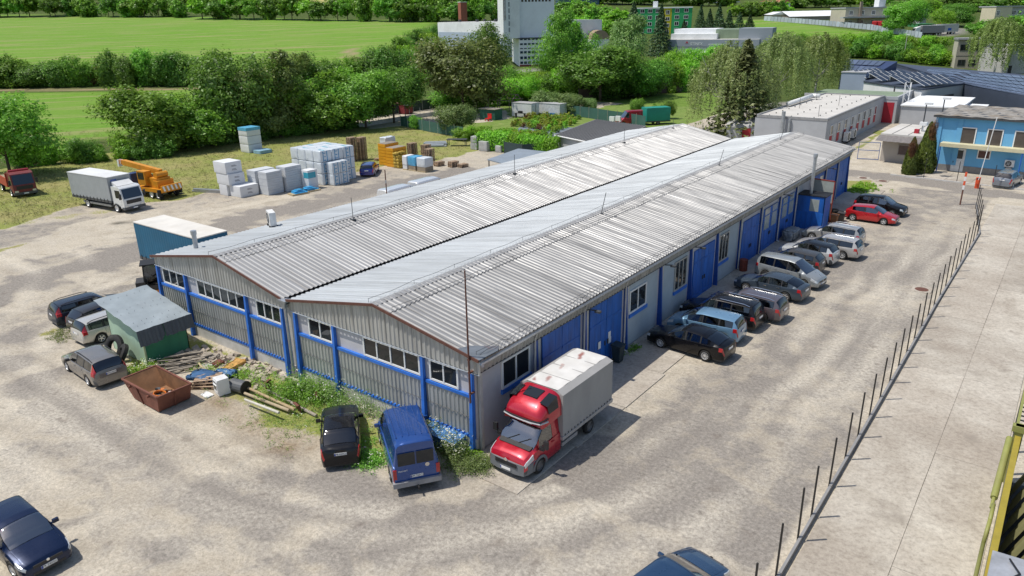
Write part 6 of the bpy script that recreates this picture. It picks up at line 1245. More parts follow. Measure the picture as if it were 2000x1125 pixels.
obj('bracket',MB().box(-.3,.3,0.0,.2,-1.1,0.0),GALV,ac)
wing=thing('workshop_wing','blue workshop wing with wide pale folding gate at the right edge','building',tuple(off.matrix_basis@Vector((OW,-0.6,0))),rz); obj('wall',MB().box(0.1,12,0,11,-.5,OH),BL,wing)
for k in range(4): obj('gate_leaf',MB().box(1.0+k*1.35,2.32+k*1.35,-.08,0,0.05,4.35),M((0.55,0.60,0.60),0.6,0,0.08,0.8,(0.42,0.45,0.44),0.5),wing)
obj('gate_frame',MB().box(0.85,6.5,-.12,0,4.35,4.6),BL2,wing); obj('corner_strip',MB().box(0.1,0.3,-.05,0,0,OH),BL2,wing); window(wing,1.0,6.4,4.8,6.0,-0.01,4,GALV,GLASS,'y',0.08,-1)
for q in range(2): rl=thing('rooflight','white framed rooflight on the gravel roof at the right edge, '+('nearer' if q==0 else 'farther')+' panel','rooflight',tuple(off.matrix_basis@Vector((9.6+q*1.7,5.0,OH+0.3))),rz,'rooflights'); obj('frame',MB().add([(0,0,0),(1.5,0,0),(1.5,1.2,2.0),(0,1.2,2.0),(0,1.4,0),(1.5,1.4,0)],[(0,1,2,3),(0,3,4),(1,5,2),(2,5,4,3)]),WHITE,rl); obj('pane',MB().add([(0.15,0.07,0.2),(1.35,0.07,0.2),(1.35,1.08,1.85),(0.15,1.08,1.85)],[(0,1,2,3)]),M((0.45,0.47,0.47),0.3),rl,loc=(0,-0.03,0.02))
for k in range(5): slab(fc,0,0,0,0) if False else None
for i in range(4):
    for j in range(2):
        a=off.matrix_basis@Vector((0.3+i*2.6,-1.4-j*2.4,0)); s=MB().box(0,2.56,-2.36,0,-.05,.05); o_=obj('concrete_slab',s,CONC,fc,(a.x,a.y,0),rz)
kb=link('kerb',None); tag(kb,None,None,kind='structure')
for k in range(9): a=off.matrix_basis@Vector((-2.5+k*1.6,-6.3,0)); obj('kerb_stone',MB().box(0.01,1.59,-.12,.03,-.05,.14),BASEC,kb,(a.x,a.y,0),rz)
for k,x in enumerate((0.9,4.2,7.6)): a=off.matrix_basis@Vector((x,-6.2,0)); tag(obj('steel_post',MB().bar((0,0,0),(0,0,2.3),.06,.06),DKP,None,(a.x,a.y,0)),('leftmost','middle','rightmost')[k]+' of three thin dark posts before the blue office','post','posts before the blue office')
# ---- gatehouse
B=Vector(gt(1718,314)); d=Vector(gt(1795,322))-B; d.z=0; d.normalize(); gz=math.atan2(d.y,d.x)
gh=thing('gatehouse','low beige gatehouse with brown lean-to eaves and two shuttered windows','building',tuple(B),gz); GW=9.5; GH=2.7
obj('wall',MB().box(0,GW,0,7,-.3,GH),M((0.40,0.36,0.32),0.9,0,0.07,0.6),gh); obj('roof',MB().add([(-.3,-.2,GH+.75),(GW+.3,-.2,GH+.75),(GW+.3,8,GH+1.0),(-.3,8,GH+1.0),(-.3,-.2,GH),(GW+.3,-.2,GH),(GW+.3,8,GH),(-.3,8,GH)],[(0,1,2,3),(0,4,5,1),(1,5,6,2),(2,6,7,3),(3,7,4,0)]),ROOFW,gh)
mb=MB(); n_=28; vs=[]
for k in range(n_+1): vs+=[(-.4+(GW+.8)*k/n_,-.22,GH+.55+.03*(k%2)),(-.4+(GW+.8)*k/n_,-1.7,GH+.02+.03*(k%2))]
obj('eaves_roof',mb.add(vs,[(2*k,2*k+1,2*k+3,2*k+2) for k in range(n_)]),M((0.20,0.18,0.17),0.6,0.1),gh)
for x in (1.9,3.9): window(gh,x,x+1.5,0.95,2.25,-.01,1,M((0.3,0.27,0.25)),M((0.09,0.06,0.055),0.5),'y',0.1,-1)
obj('roof_vent',MB().box(3.0,3.5,1.5,2.0,GH+.8,GH+1.3),REDP,gh); obj('vent_cap',MB().box(3.1,3.9,3.0,3.6,GH+1.6,GH+2.0).tube((3.5,3.3,GH+.9),(3.5,3.3,GH+1.6),.07,8),WHITE,gh)
for k in range(5): obj('roof_seam',MB().bar((1+k*1.8,-.15,GH+.76),(1+k*1.8,7.9,GH+1.02),.05,.05),DARKG,gh)
g_=thing('mesh_gate','blue framed wire mesh gate beside the gatehouse','gate',tuple(Vector(gt(1674,311))),0); e=Vector(gt(1715,313))-Vector(gt(1674,311)); g_.rotation_euler=(0,0,math.atan2(e.y,e.x)); gl_=e.length; GB=M((0.06,0.13,0.36),0.5)
for a,b in (((0,0,0),(0,0,2.2)),((gl_,0,0),(gl_,0,2.2)),((0,0,2.2),(gl_,0,2.2)),((0,0,.1),(gl_,0,.1)),((0,0,1.2),(gl_,0,1.2))): obj('frame_bar',MB().bar(a,b,.07,.07),GB,g_)
mb=MB(); 
for k in range(16): mb.bar((gl_*k/16,0,.1),(gl_*k/16,0,2.2),.012,.012)
o_=obj('wire_mesh',mb,GALV,g_); o_['kind']='stuff'
# ---- grey flat-roofed office with red window panels
B=Vector((-8.2,82.2,0)); L1=33.5; rz1=R(90); OH1=4.3
of=thing('grey_office','single-storey grey office with pale flat roof and red panels between its windows','building',tuple(B),rz1); OD=9.6
obj('wall',MB().box(0,L1,0,OD,-.5,OH1),GREYW,of); obj('roof',MB().box(.2,L1-.2,.2,OD-.2,OH1,OH1+.05),ROOFW,of)
for q in ((-.05,L1+.05,-.05,.2),(-.05,.2,.2,OD),(L1-.2,L1+.05,.2,OD),(-.05,L1,OD-.2,OD)): obj('parapet',MB().box(*q,OH1-.1,OH1+.22),M((0.30,0.30,0.30),0.6),of)
for k in range(8):
    x=2.0+k*3.6; window(of,x,x+1.3,2.0,3.4,-.01,1,WHITE,GLASS,'y',.1,-1); obj('red_panel',MB().box(x+.05,x+1.25,-.03,0,.8,1.95),REDP,of)
    if k: obj('pale_panel',MB().box(x-1.9,x-.5,-.02,0,.8,3.4),M((0.55,0.55,0.54),0.8),of)
for k in range(2): ac_unit('air_conditioner',('grey air conditioning unit below the office windows, '+('left' if k==0 else 'right')+' one'),tuple(of.matrix_basis@Vector((9.5+k*3.4,-.5,.2))),rz1,'units below the office windows',1.7)
mb=MB()
for k in range(36): mb.cbox((1+(k%12)*2.8,2+(k//12)*3,OH1+.12),(.12,.12,.16))
o_=obj('roof_studs',mb,DARKG,of); o_['kind']='stuff'
obj('vent_duct',MB().path([(12,9.0,OH1+.5),(24,9.0,OH1+.6),(24,7.8,OH1+.6)],.35,8),WHITE,of,smooth=True)
for x,y in ((3,2),(17,3),(23,8),(11,7)): obj('aerial',MB().tube((x,y,OH1),(x,y,OH1+1.6),.03,5),DARKG,of)
stk=thing('steel_stack','pair of galvanised exhaust stacks at the office gable','exhaust',tuple(of.matrix_basis@Vector((-.5,5.6,0)))); obj('stack',MB().tube((0,0,0),(0,0,5.2),.25,10),GALV,stk,smooth=True,ang=R(40)); obj('stack',MB().tube((.8,.3,0),(.8,.3,4.2),.18,10),GALV,stk,smooth=True,ang=R(40))
of2=thing('office_annexe','grey stair annexe with red door bay and moss green roof behind the grey office','building',tuple(of.matrix_basis@Vector((L1,3,0))),rz1); obj('wall',MB().box(.1,13,-5,10,-.5,OH1-.4),GREYW,of2); obj('roof',MB().box(.3,12.8,-4.8,9.8,OH1-.4,OH1-.34),GRNR,of2); obj('red_bay',MB().box(.06,.1,-4.6,-2.6,.1,OH1-.9),REDP,of2)
for q in ((.05,13.05,-5.05,-4.75),(.05,.35,-4.75,10)): obj('parapet',MB().box(*q,OH1-.45,OH1+.05),GREYW,of2)
lat=thing('lattice_mast','white lattice mast standing at the annexe corner','mast',tuple(of.matrix_basis@Vector((L1+.8,-3.4,0))),rz1); mb=MB()
for a in ((0,0),(.8,0),(0,.8),(.8,.8)): mb.bar((a[0],a[1],0),(a[0],a[1],6.6),.08,.08)
for k in range(6):
    mb.bar((0,0,k*1.1),(.8,0,k*1.1+1.1),.05,.05); mb.bar((0,0,k*1.1),(0,.8,k*1.1+1.1),.05,.05); mb.bar((0,0,k*1.1),(.8,0,k*1.1),.05,.05)
obj('lattice',mb,WHITE,lat)
bc=thing('blue_grey_tower','plain blue-grey cube tower behind the grey office','building',tuple(Vector(at(1683,205,0))),rz1); q=bc.location; obj('wall',MB().box(0,4.5,0,4.6,-.5,hgt(q,143)),M((0.34,0.40,0.50),0.8,0,0.05,0.4),bc); obj('roof_edge',MB().box(-.1,4.6,-.1,4.7,hgt(q,143),hgt(q,143)+.2),GREYW,bc)
lr=thing('low_annexe','low grey annexe with white roof between office and gatehouse','building',tuple(Vector(at(1732,292,0))),rz1); lr.location=tuple(of.matrix_basis@Vector((L1-4,-11.5,0))); obj('wall',MB().box(0,16,0,8,-.3,3.4),GREYW,lr); obj('roof',MB().box(-.2,16.2,-.2,8.2,3.4,3.6),WALLW,lr); obj('side_porch',MB().box(6,11,-2.6,0,-.3,2.9),GREYW,lr); obj('porch_roof',MB().box(5.8,11.2,-2.8,.2,2.9,3.05),WALLW,lr)
for x in (7,9): obj('vent_slot',MB().box(x,x+.5,-2.63,-2.6,1.6,2.0),BLACK,lr)
qd=thing('round_roof_hut','grey hut with curved roof and red door panel by the willow','hut',(-23.2,85.5,0),R(8)); mb=MB(); vs=[]
for k in range(11): a=PI*k/10; vs+=[(0,2.6-2.6*math.cos(a),2.0+1.2*math.sin(a)),(6.2,2.6-2.6*math.cos(a),2.0+1.2*math.sin(a))]
obj('wall',MB().box(0.1,6.1,.1,5.1,-.3,2.2),GREYW,qd); obj('roof',mb.add(vs,[(2*k,2*k+1,2*k+3,2*k+2) for k in range(10)]+[tuple(range(0,22,2)),tuple(range(1,22,2))[::-1]]),M((0.33,0.33,0.32),0.6,0.2,0.15,1),qd,smooth=True,ang=R(40)); obj('red_panel',MB().box(2.4,3.6,.04,.1,.2,2.1),REDP,qd); window(qd,3.9,5.4,.9,1.9,.09,2,WHITE,GLASS,'y',.08,-1)
# ---- solar hall
DKR=M((0.07,0.085,0.12),0.5,0.2,0.12,0.4,name='dark_blue_roof'); PAN=M((0.022,0.026,0.038),0.12,0.1,0.2,0.5,name='solar_panel'); PANB=M((0.10,0.122,0.175),0.2,0.1,0.12,0.3,rnd=0.18,name='solar_panel_far')
def hull(t_,top,mat,nm='wall',z=-.5,drop=0.0):
    n_=len(top); return obj(nm,MB().add([Vector((q.x,q.y,q.z-drop)) for q in top]+[Vector((q.x,q.y,z)) for q in top],[tuple(range(n_))[::1]]+[((k+1)%n_,k,n_+k,n_+(k+1)%n_) for k in range(n_)]),mat,t_)
def wallpart(t_,nm,a,b,u0,u1,z0,z1,mat,out=0.05):
    d=(b-a); d.z=0; n_=Vector((d.y,-d.x,0)).normalized()*out; A=a+d*u0; B=a+d*u1
    return obj(nm,MB().add([(A.x,A.y,z0),(B.x,B.y,z0),(B.x,B.y,z1),(A.x,A.y,z1)]+[(q.x+n_.x,q.y+n_.y,z) for q,z in ((A,z0),(B,z0),(B,z1),(A,z1))],[(4,5,6,7),(0,4,7,3),(5,1,2,6),(7,6,2,3),(0,1,5,4)]),mat,t_)
P1,P2,P3,P4=at(1688,158,4.8),at(1801,173,4.8),at(1889,161,4.8),at(1757,126,5.6)
so=thing('solar_hall','white and grey hall with four rows of tilted solar panels on its dark roof','building',(0,0,0)); hull(so,[P1,P2,P3,P4],WALLW,'wall',-.5,.3)
ctr=(P1+P2+P3+P4)/4; obj('roof',MB().add([ctr+(q-ctr)*1.015+Vector((0,0,e)) for e in (0,-.3) for q in (P1,P2,P3,P4)],[(0,1,2,3),(1,0,4,5),(2,1,5,6),(3,2,6,7),(0,3,7,4)]),DKR,so)
wallpart(so,'grey_wall',P2,P3,0,1,-.5,4.5,M((0.50,0.51,0.50),0.8,0,0.05,0.4),.04); gt_leaf=wallpart(so,'gate',P2,P3,.26,.72,0,3.1,DARKG,.10)
for u0,u1 in ((.30,.50),(.64,.82)): wallpart(so,'window',P1,P2,u0,u1,2.0,3.1,GLASS,.06)
wallpart(so,'grey_base',P1,P2,0,1,-.5,1.2,GREYW,.03); wallpart(so,'downpipe',P1,P2,.56,.575,0,4.6,DARKG,.12)
for quad_ in (((1692,153),(1745,147),(1737,133),(1684,140)),((1723,158),(1788,151),(1778,138),(1712,145)),((1765,163),(1830,155),(1818,142),(1752,149)),((1806,168),(1873,160),(1863,146),(1796,154))):
    q=[at(*quad_[0],5.15),at(*quad_[1],5.15)]; dv=q[1]-q[0]; up=Vector((-dv.y,dv.x,0)).normalized()*3.0+Vector((0,0,1.35)); rk=obj('panel_rack',MB().bar(q[0]+up*.9-Vector((0,0,.4)),q[1]+up*.9-Vector((0,0,.4)),.12,.8),GALV,so)
    for i in range(6):
        for j in range(2):
            f=lambda u,v:q[0]+dv*u+up*v
            obj('solar_panel',MB().add([f((i+.03)/6,(j+.02)/2),f((i+.97)/6,(j+.02)/2),f((i+.97)/6,(j+.98)/2),f((i+.03)/6,(j+.98)/2)],[(0,1,2,3)]),PAN,rk)
        obj('panel_frame',MB().bar(q[0]+dv*(i/6),q[0]+dv*(i/6)+up,.09,.05),WHITE,rk)
    obj('panel_frame',MB().bar(q[0]+up*.5+Vector((0,0,.01)),q[1]+up*.5+Vector((0,0,.01)),.05,.04),WHITE,rk)
c0,c1,c2,c3=at(1889,164,4.7),at(2090,204,4.7),at(2070,152,6.3),at(1750,124,6.3)
br=thing('solar_roof_hall','broad hall roof covered with flush blue solar panels behind the tilted rows','building',(0,0,0)); n_=(c1-c0).cross(c3-c0).normalized(); hull(br,[c0,c1,c2,c3],DKR,'roof')
for i in range(20):
    for j in range(6):
        f=lambda u,v:c0.lerp(c1,u).lerp(c3.lerp(c2,u),v)+n_*0.12
        u0,u1,v0,v1=(i+.04)/20,(i+.96)/20,(j+.06)/6,(j+.90)/6
        if (i*7+j*3)%17==0: continue
        obj('solar_panel',MB().add([f(u0,v0),f(u1,v0),f(u1,v1),f(u0,v1)],[(0,1,2,3)]),PANB,br)
r_=[at(1642,139,5.2),at(1712,144,5.2),at(1753,120,7.2),at(1655,116,7.2)]
br2=thing('blue_gabled_roof','small blue gabled roof with panels left of the broad solar roof','building',(0,0,0)); hull(br2,r_,M((0.035,0.055,0.13),0.5,0.1,0.1,0.4),'roof')
for i in range(6):
    for j in range(2):
        f=lambda u,v:r_[0].lerp(r_[1],u).lerp(r_[3].lerp(r_[2],u),v)+Vector((0,0,.15)); obj('solar_panel',MB().add([f((i+.05)/6*.8,(j+.1)/2),f((i+.95)/6*.8,(j+.1)/2),f((i+.95)/6*.8,(j+.9)/2),f((i+.05)/6*.8,(j+.9)/2)],[(0,1,2,3)]),PANB,br2)
ow=thing('orange_band_hall','white hall with orange wall band behind the blue office roof','building',tuple(at(1888,212,0))); dv=at(2080,245,0)-at(1888,212,0); ow.rotation_euler=(0,0,math.atan2(dv.y,dv.x)); obj('wall',MB().box(0,40,.5,3,-.5,4.4),WALLW,ow); obj('orange_band',MB().box(0,40,.44,.5,.2,1.4),M((0.68,0.13,0.02),0.7),ow); obj('soffit',MB().box(-.3,40,-.4,.5,4.1,4.5),M((0.62,0.58,0.45),0.8),ow); obj('door_hood',MB().box(4,6.0,-1.0,.5,1.2,3.2),BLACK,ow)
for x in (11,17): obj('vent',MB().box(x,x+1.3,.4,.45,.9,1.5),BLACK,ow)
# ---- beige control tower block
B=Vector(gt(1863,133)); A=Vector(gt(1842,131)); d=Vector(gt(1917,134))-B; d.z=0; lx=d.length; d.normalize(); rz=math.atan2(d.y,d.x); h=hgt(B,78)
bt=thing('concrete_block','two-storey bare concrete block with dark window pairs above the solar roof','building',tuple(B),rz); obj('wall',MB().box(0,lx,0,lx*.75,-3,h),M((0.36,0.32,0.26),0.9,0,0.1,0.4,(0.26,0.23,0.19),0.5),bt); obj('left_panel',MB().box(-.06,0,0,lx*.75,-3,h),BEIGE,bt); obj('roof_edge',MB().box(-.3,lx+.6,-.6,lx*.78,h,h+.5),M((0.28,0.28,0.28),0.8),bt)
for x0 in (.07,.46):
    for z0 in (h*.62,h*.08): window(bt,lx*x0+.2,lx*(x0+.3),z0,z0+h*.22,-.01,2,DARKG,GLASS,'y',.1,-1)
obj('floor_joint',MB().box(0,lx,-.03,0,h*.42,h*.44),DARKG,bt)
# ---- grey hall with lettering
B=Vector(gt(1302,107)); e=Vector(gt(1480,112)); d=e-B; d.z=0; lx=d.length; d.normalize(); rz=math.atan2(d.y,d.x); h=hgt(B,78); gd=14
gx=thing('grey_sign_hall','long grey hall with white lettering and red arrow mark on its wall','building',tuple(B),rz); GSH=M((0.30,0.335,0.375),0.8,0,0.05,0.2,name='blue_grey_cladding'); obj('wall',MB().box(0,lx,0,gd,-3,h),GSH,gx); obj('roof',MB().box(0,lx,.1,gd,h,h+.1),ROOFW,gx); obj('white_roof_block',MB().box(.5,lx*.53,3,8,h,h+1.9),WALLW,gx); obj('rear_block',MB().box(.5,lx*.5,8,gd+8,-3,h+3.4),WALLW,gx); obj('green_roof',MB().box(lx*.5,lx*.78,6,gd+10,-3,h+3.2),GRNR,gx); obj('right_block',MB().box(lx*.77,lx*1.12,2,gd,-3,h+3.6),GSH,gx)
obj('joint_line',MB().box(0,lx,-.03,0,h*.52,h*.545),DARKG,gx); text('lettering','STINEX',1.3,WHITE,gx,face_M((lx*.33,-.02,h*.72),(0,-1,0)),0.03); obj('arrow_mark',MB().xprism([(lx*.205,h*.74),(lx*.222,h*.92),(lx*.24,h*.74),(lx*.222,h*.80)],-.06,0),REDP,gx)
obj('small_lettering',MB().box(lx*.46,lx*.66,-.04,0,h*.68,h*.72),WALLW,gx); win_row(gx,'-y',lx*.02,lx*.9,12,lx*.035,.8,h*.28,-.01,WHITE,GLASS,1,.12)
lw=thing('white_outbuilding','low white outbuilding half hidden in the trees before the grey hall','building',tuple(Vector(gt(1330,124))),rz); obj('wall',MB().box(0,20,0,7,-2,3.2),WALLW,lw); obj('roof',MB().box(-.2,20.2,-.2,7.2,3.2,3.4),WALLW,lw)
# ---- green apartment block
B=Vector(gt(1349,66)); A=Vector(gt(1236,60)); e=Vector(gt(1282,66)); d=B-e; d.z=0; d.normalize(); rz=math.atan2(d.y,d.x); h=hgt(B,15); lx=mpp(B)*108
ap=thing('green_apartments','bright green four-storey apartment block with one yellow stripe','building',tuple(B-d*lx),rz); GAP=M((0.035,0.36,0.12),0.8,0,0.05,0.2,name='bright_green'); obj('wall',MB().box(0,lx,0,12,-6,h),GAP,ap); obj('yellow_stripe',MB().box(lx*.50,lx*.645,-.06,0,-2,h),M((0.50,0.44,0.02),0.8),ap); obj('roof',MB().box(-.3,lx+.3,-.3,12.3,h,h+.5),WALLW,ap); obj('stair_head',MB().box(lx*.30,lx*.38,3,7,h+.5,h+3.2),WALLW,ap); obj('side_panel',MB().box(lx,lx+.06,0,12,-2,h),M((0.03,0.30,0.10),0.8),ap)
for f in range(4):
    for x in (.08,.22,.36,.70,.86): window(ap,lx*x,lx*x+2.0,.9+f*h/4,.9+f*h/4+1.7,-.01,2,WHITE,GLASS,'y',.16,-1)
    window(ap,lx*.54,lx*.54+1.8,.2+f*h/4,.2+f*h/4+1.7,-.07,2,WHITE,GLASS,'y',.16,-1)
# ---- white tower works with chimney
B=Vector(gt(1013,129)); rz=YAW*-1+0; u=Vector((math.cos(-YAW),math.sin(-YAW),0)); s=mpp(B)
B0=Vector(gt(1041,129)); ex=Vector((math.cos(YAW),-math.sin(YAW),0)); ang=math.atan2(ex.y,ex.x)+R(8)
tw=thing('white_tower_works','tall windowless white works tower over a grid-windowed base','building',tuple(B0-Vector((math.cos(ang),math.sin(ang),0))*s*26),ang); lx=s*76
hb=hgt(B0,74); ht=hgt(B0,-40); obj('base',MB().box(0,lx,0,16,-4,hb),WALLW,tw); TWW=M((0.80,0.82,0.86),0.8,0,0.04,0.2,(0.42,0.42,0.43),0.4); obj('tower',MB().box(s*2,s*70,1.5,20,hb,ht),TWW,tw); obj('stair_tower',MB().box(-s*30,s*2-.05,.5,14,hb,ht-1),WALLW,tw); obj('base_band',MB().box(-.1,lx+.1,-.12,16,hb-.3,hb+.1),DARKG,tw); obj('brick_plinth',MB().box(-.05,lx,-.15,0,-4,.5),M((0.22,0.06,0.05),0.9),tw)
rows=[(.03,.13),(.19,.30),(.36,.44),(.47,.60),(.66,.80),(.84,.97)]
for a,b in rows:
    for k in range(10):
        o_=obj('window_pane',MB().box(lx*(k+.14)/10,lx*(k+.86)/10,-.04,0,hb*(1-b)+.5,hb*(1-a)+.1),GLASSB,tw)
for k in range(9): obj('upper_window',MB().box(s*6+k*s*6.6,s*6+k*s*6.6+s*4,1.44,1.5,hgt(B0,3),hgt(B0,-2)),GLASS,tw)
for k in range(9): obj('slit_window',MB().box(-s*20,-s*17.5,.44,.5,hgt(B0,62-k*12.5),hgt(B0,53-k*12.5)),M((0.25,0.26,0.28),0.5),tw)
for k in range(2): obj('ladder_rail',MB().bar((-s*29+k*s*3,.35,hgt(B0,38)),(-s*29+k*s*3,.35,ht),.1,.1),RUST,tw)
for k in range(14): obj('ladder_rung',MB().bar((-s*29,.35,hgt(B0,38)+k*1.2),(-s*26,.35,hgt(B0,38)+k*1.2),.06,.06),RUST,tw)
E1=Vector(gt(857,92)); s1=mpp(E1); wh=thing('white_works_hall','long white flat-roofed works hall with pale blue lower wall','building',tuple(E1)); E2=Vector(gt(985,112)); dv=E2-E1; dv.z=0; lx=dv.length; wh.rotation_euler=(0,0,math.atan2(dv.y,dv.x)); hh=hgt(E1,44)
obj('wall',MB().box(0,lx,0,45,-4,hh),WALLW,wh); obj('roof',MB().box(.3,lx-.3,.3,44,hh,hh+.1),M((0.48,0.47,0.46),0.8,0,0.1,0.2),wh); obj('blue_band',MB().box(.5,lx,-.06,0,-3,hh*.62),M((0.40,0.47,0.55),0.7,0,0.06,0.3),wh)
for k in range(9): obj('roof_vent',MB().cbox((8+k*lx/11,6+(k%3)*9,hh+.5),(.9,.9,1.0)),DARKG,wh)
ch=thing('brick_chimney','square red brick chimney behind the white works hall','chimney',tuple(Vector(gt(905,60)))); cb=ch.location; s2=mpp(cb); hc=hgt(cb,5); obj('shaft',MB().box(-s2*6.5,s2*6.5,-s2*6.5,s2*6.5,-3,hc),M((0.33,0.11,0.07),0.9,0,0.15,1.0,(0.22,0.08,0.06),0.5,bmp=0.3),ch); obj('cap',MB().box(-s2*6.9,s2*6.9,-s2*6.9,s2*6.9,hc,hc+.4),BASEC,ch); ch.rotation_euler=(0,0,ang+R(20))
so_=thing('white_kiosk','small white block hut at the near end of the works hall','hut',tuple(Vector(gt(842,96))),ang+R(30)); obj('wall',MB().box(-2.4,2.4,0,5,-3,hgt(so_.location,74)),WALLW,so_); obj('roof',MB().box(-2.6,2.6,-.2,5.2,hgt(so_.location,74),hgt(so_.location,74)+.25),GREYW,so_)
dm=thing('domed_hut','white hut with brown barrel roof between the tall trees','hut',tuple(Vector(gt(1172,100))),ang); s2=mpp(dm.location); vs=[]; mb=MB()
for k in range(11): a=PI*k/10; vs+=[(-s2*18*math.cos(a),0,s2*22+s2*17*math.sin(a)),(-s2*18*math.cos(a),12,s2*22+s2*17*math.sin(a))]
obj('roof',mb.add(vs,[(2*k+2,2*k+3,2*k+1,2*k) for k in range(10)]+[tuple(range(0,22,2))[::-1]]),M((0.33,0.24,0.16),0.9,0,0.12,0.5),dm,smooth=True,ang=R(40)); obj('wall',MB().box(-s2*18,s2*18,.1,12,-3,s2*22),WALLW,dm)
# ---- far industrial yard and houses
def house(px,py,wpx,hpx,label,rz,wallm,roofm,ridge='x',dep=9,win=2,cat='house',name='house'):
    B=Vector(gt(px,py)); s=mpp(B); lx=s*wpx; h=s*hpx; t_=thing(name,label,cat,tuple(B),rz); rh=min(h*.55,dep*.45); obj('wall',MB().box(0,lx,0,dep,-5,h),wallm,t_)
    if ridge=='x': mb=MB().add([(-.4,-.4,h-.1),(lx+.4,-.4,h-.1),(lx+.4,dep+.4,h-.1),(-.4,dep+.4,h-.1),(-.4,dep/2,h+rh),(lx+.4,dep/2,h+rh)],[(0,1,5,4),(2,3,4,5),(0,4,3),(1,2,5),(3,2,1,0)])
    elif ridge=='y': mb=MB().add([(-.4,-.4,h-.1),(lx+.4,-.4,h-.1),(lx+.4,dep+.4,h-.1),(-.4,dep+.4,h-.1),(lx/2,-.4,h+rh),(lx/2,dep+.4,h+rh)],[(0,4,5,3),(1,2,5,4),(0,1,4),(2,3,5),(3,2,1,0)])
    else: mb=MB().box(-.3,lx+.3,-.3,dep+.3,h,h+.4)
    obj('roof',mb,roofm,t_); n_=win
    for k in range(n_): c=lx*(k+.5)/n_; window(t_,c-.8,c+.8,h*.4,h*.4+min(1.6,h*.45),-.01,2,WHITE,GLASS,'y',.12,-1)
    return t_
TILE=M((0.42,0.17,0.11),0.85,0,0.14,0.6,(0.30,0.13,0.09),0.5,name='clay_tiles'); a0=ang
house(1452,19,75,4,'long house with pale red tiled roof, left of the far houses',a0+R(4),WALLW,TILE,'x',12,3); house(1388,6,60,3,'far tiled house roof showing left above the spruces',a0,WALLW,TILE,'x',11,2); house(1520,20,22,14,'white gabled house end with two small windows on the far slope',a0+R(-10),WALLW,TILE,'y',14,2); house(1500,6,38,3,'red roofed house highest among the far houses',a0+R(10),WALLW,TILE,'x',11,2)
il=house(1508,38,34,9,'pale gable end of the long far shed',a0-R(18),BEIGE,WALLW,'y',30,0,'shed','far_shed')
fs_=thing('far_shed','long far shed with bright white sheet roof','shed',tuple(Vector(gt(1542,40))),a0-R(3)); s=mpp(fs_.location); lx=s*108; obj('wall',MB().box(0,lx,0,16,-4,s*7),M((0.33,0.29,0.24),0.9,0,0.15,0.5),fs_); obj('roof',MB().add([(-.5,-.6,s*7),(lx,-.6,s*7),(lx,10,s*17),(-.5,10,s*17)],[(0,1,2,3)]).add([(-.5,-.6,s*6.7),(lx,-.6,s*6.7),(lx,10,s*16.7),(-.5,10,s*16.7)],[(3,2,1,0)]),WALLW,fs_)
fo=thing('far_office','beige two-storey far office with paired dark windows and a chimney','building',tuple(Vector(gt(1648,52))),a0-R(2)); s=mpp(fo.location); lx=s*92; h=s*33; obj('wall',MB().box(0,lx,0,14,-4,h),BEIGE,fo); obj('roof',MB().box(-.3,lx+.3,-.3,14.3,h,h+.5),GREYW,fo); obj('chimney',MB().box(s*27,s*32,-.8,0,-2,h+s*12),M((0.33,0.26,0.2),0.9),fo); obj('porch_roof',MB().box(-s*10,lx,-3,0,h*.46,h*.54),GREYW,fo)
win_row(fo,'-y',0,lx,4,s*8,h*.62,h*.88,-.01,WHITE,GLASS,3,.2); win_row(fo,'-y',0,lx,4,s*8,h*.10,h*.36,-.01,WHITE,GLASS,3,.2)
wt=thing('white_roof_tank','white box tower on the roof of the far office','tank',tuple(Vector(gt(1730,50))),a0); obj('wall',MB().box(0,s*14,8,12,h*.8,h+s*22),WALLW,wt); obj('frame',MB().box(s*2,s*12,8.4,11.6,-2,h*.8),GREYW,wt)
for k in range(2): cb_=crate('red_tank','red stacked containers beside the far office, '+('left' if k==0 else 'right')+' pile','tank',0,s*8.5,0,3,0,s*11,M((0.55,0.02,0.025),0.5),'red containers',0.1,0.02); q=gt(1708+k*10,53); cb_.location=tuple(q)
gh2=house(1795,47,14,30,'grey far gable wall beside the big tree',a0,GREYW,GREYW,'f',8,0,'building','far_gable'); gc=thing('green_container','flat green roofed container in the far yard','container',tuple(Vector(gt(1792,54))),a0-R(5)); obj('box',MB().box(0,mpp(gc.location)*36,0,9,-2,mpp(gc.location)*6),M((0.06,0.26,0.10),0.7),gc); obj('lid',MB().box(-.1,mpp(gc.location)*36.5,-.1,9.1,mpp(gc.location)*6,mpp(gc.location)*6.8),M((0.07,0.30,0.12),0.6),gc)
for i,(px_,w_,c_,lab) in enumerate(((1836,8,(0.62,0.30,0.05),'orange stacked goods left in the far yard'),(1848,10,(0.50,0.28,0.10),'brown stacked goods in the middle of the far yard'),(1862,9,(0.55,0.38,0.12),'yellow-brown stacked goods right in the far yard'))): q=gt(px_,52); s=mpp(q); t_=crate('goods_stack',lab,'goods',0,s*w_,0,4,0,s*(8 if i<2 else 5),M(c_,0.7),'goods in the far yard',0.05,0.05); t_.location=tuple(q)
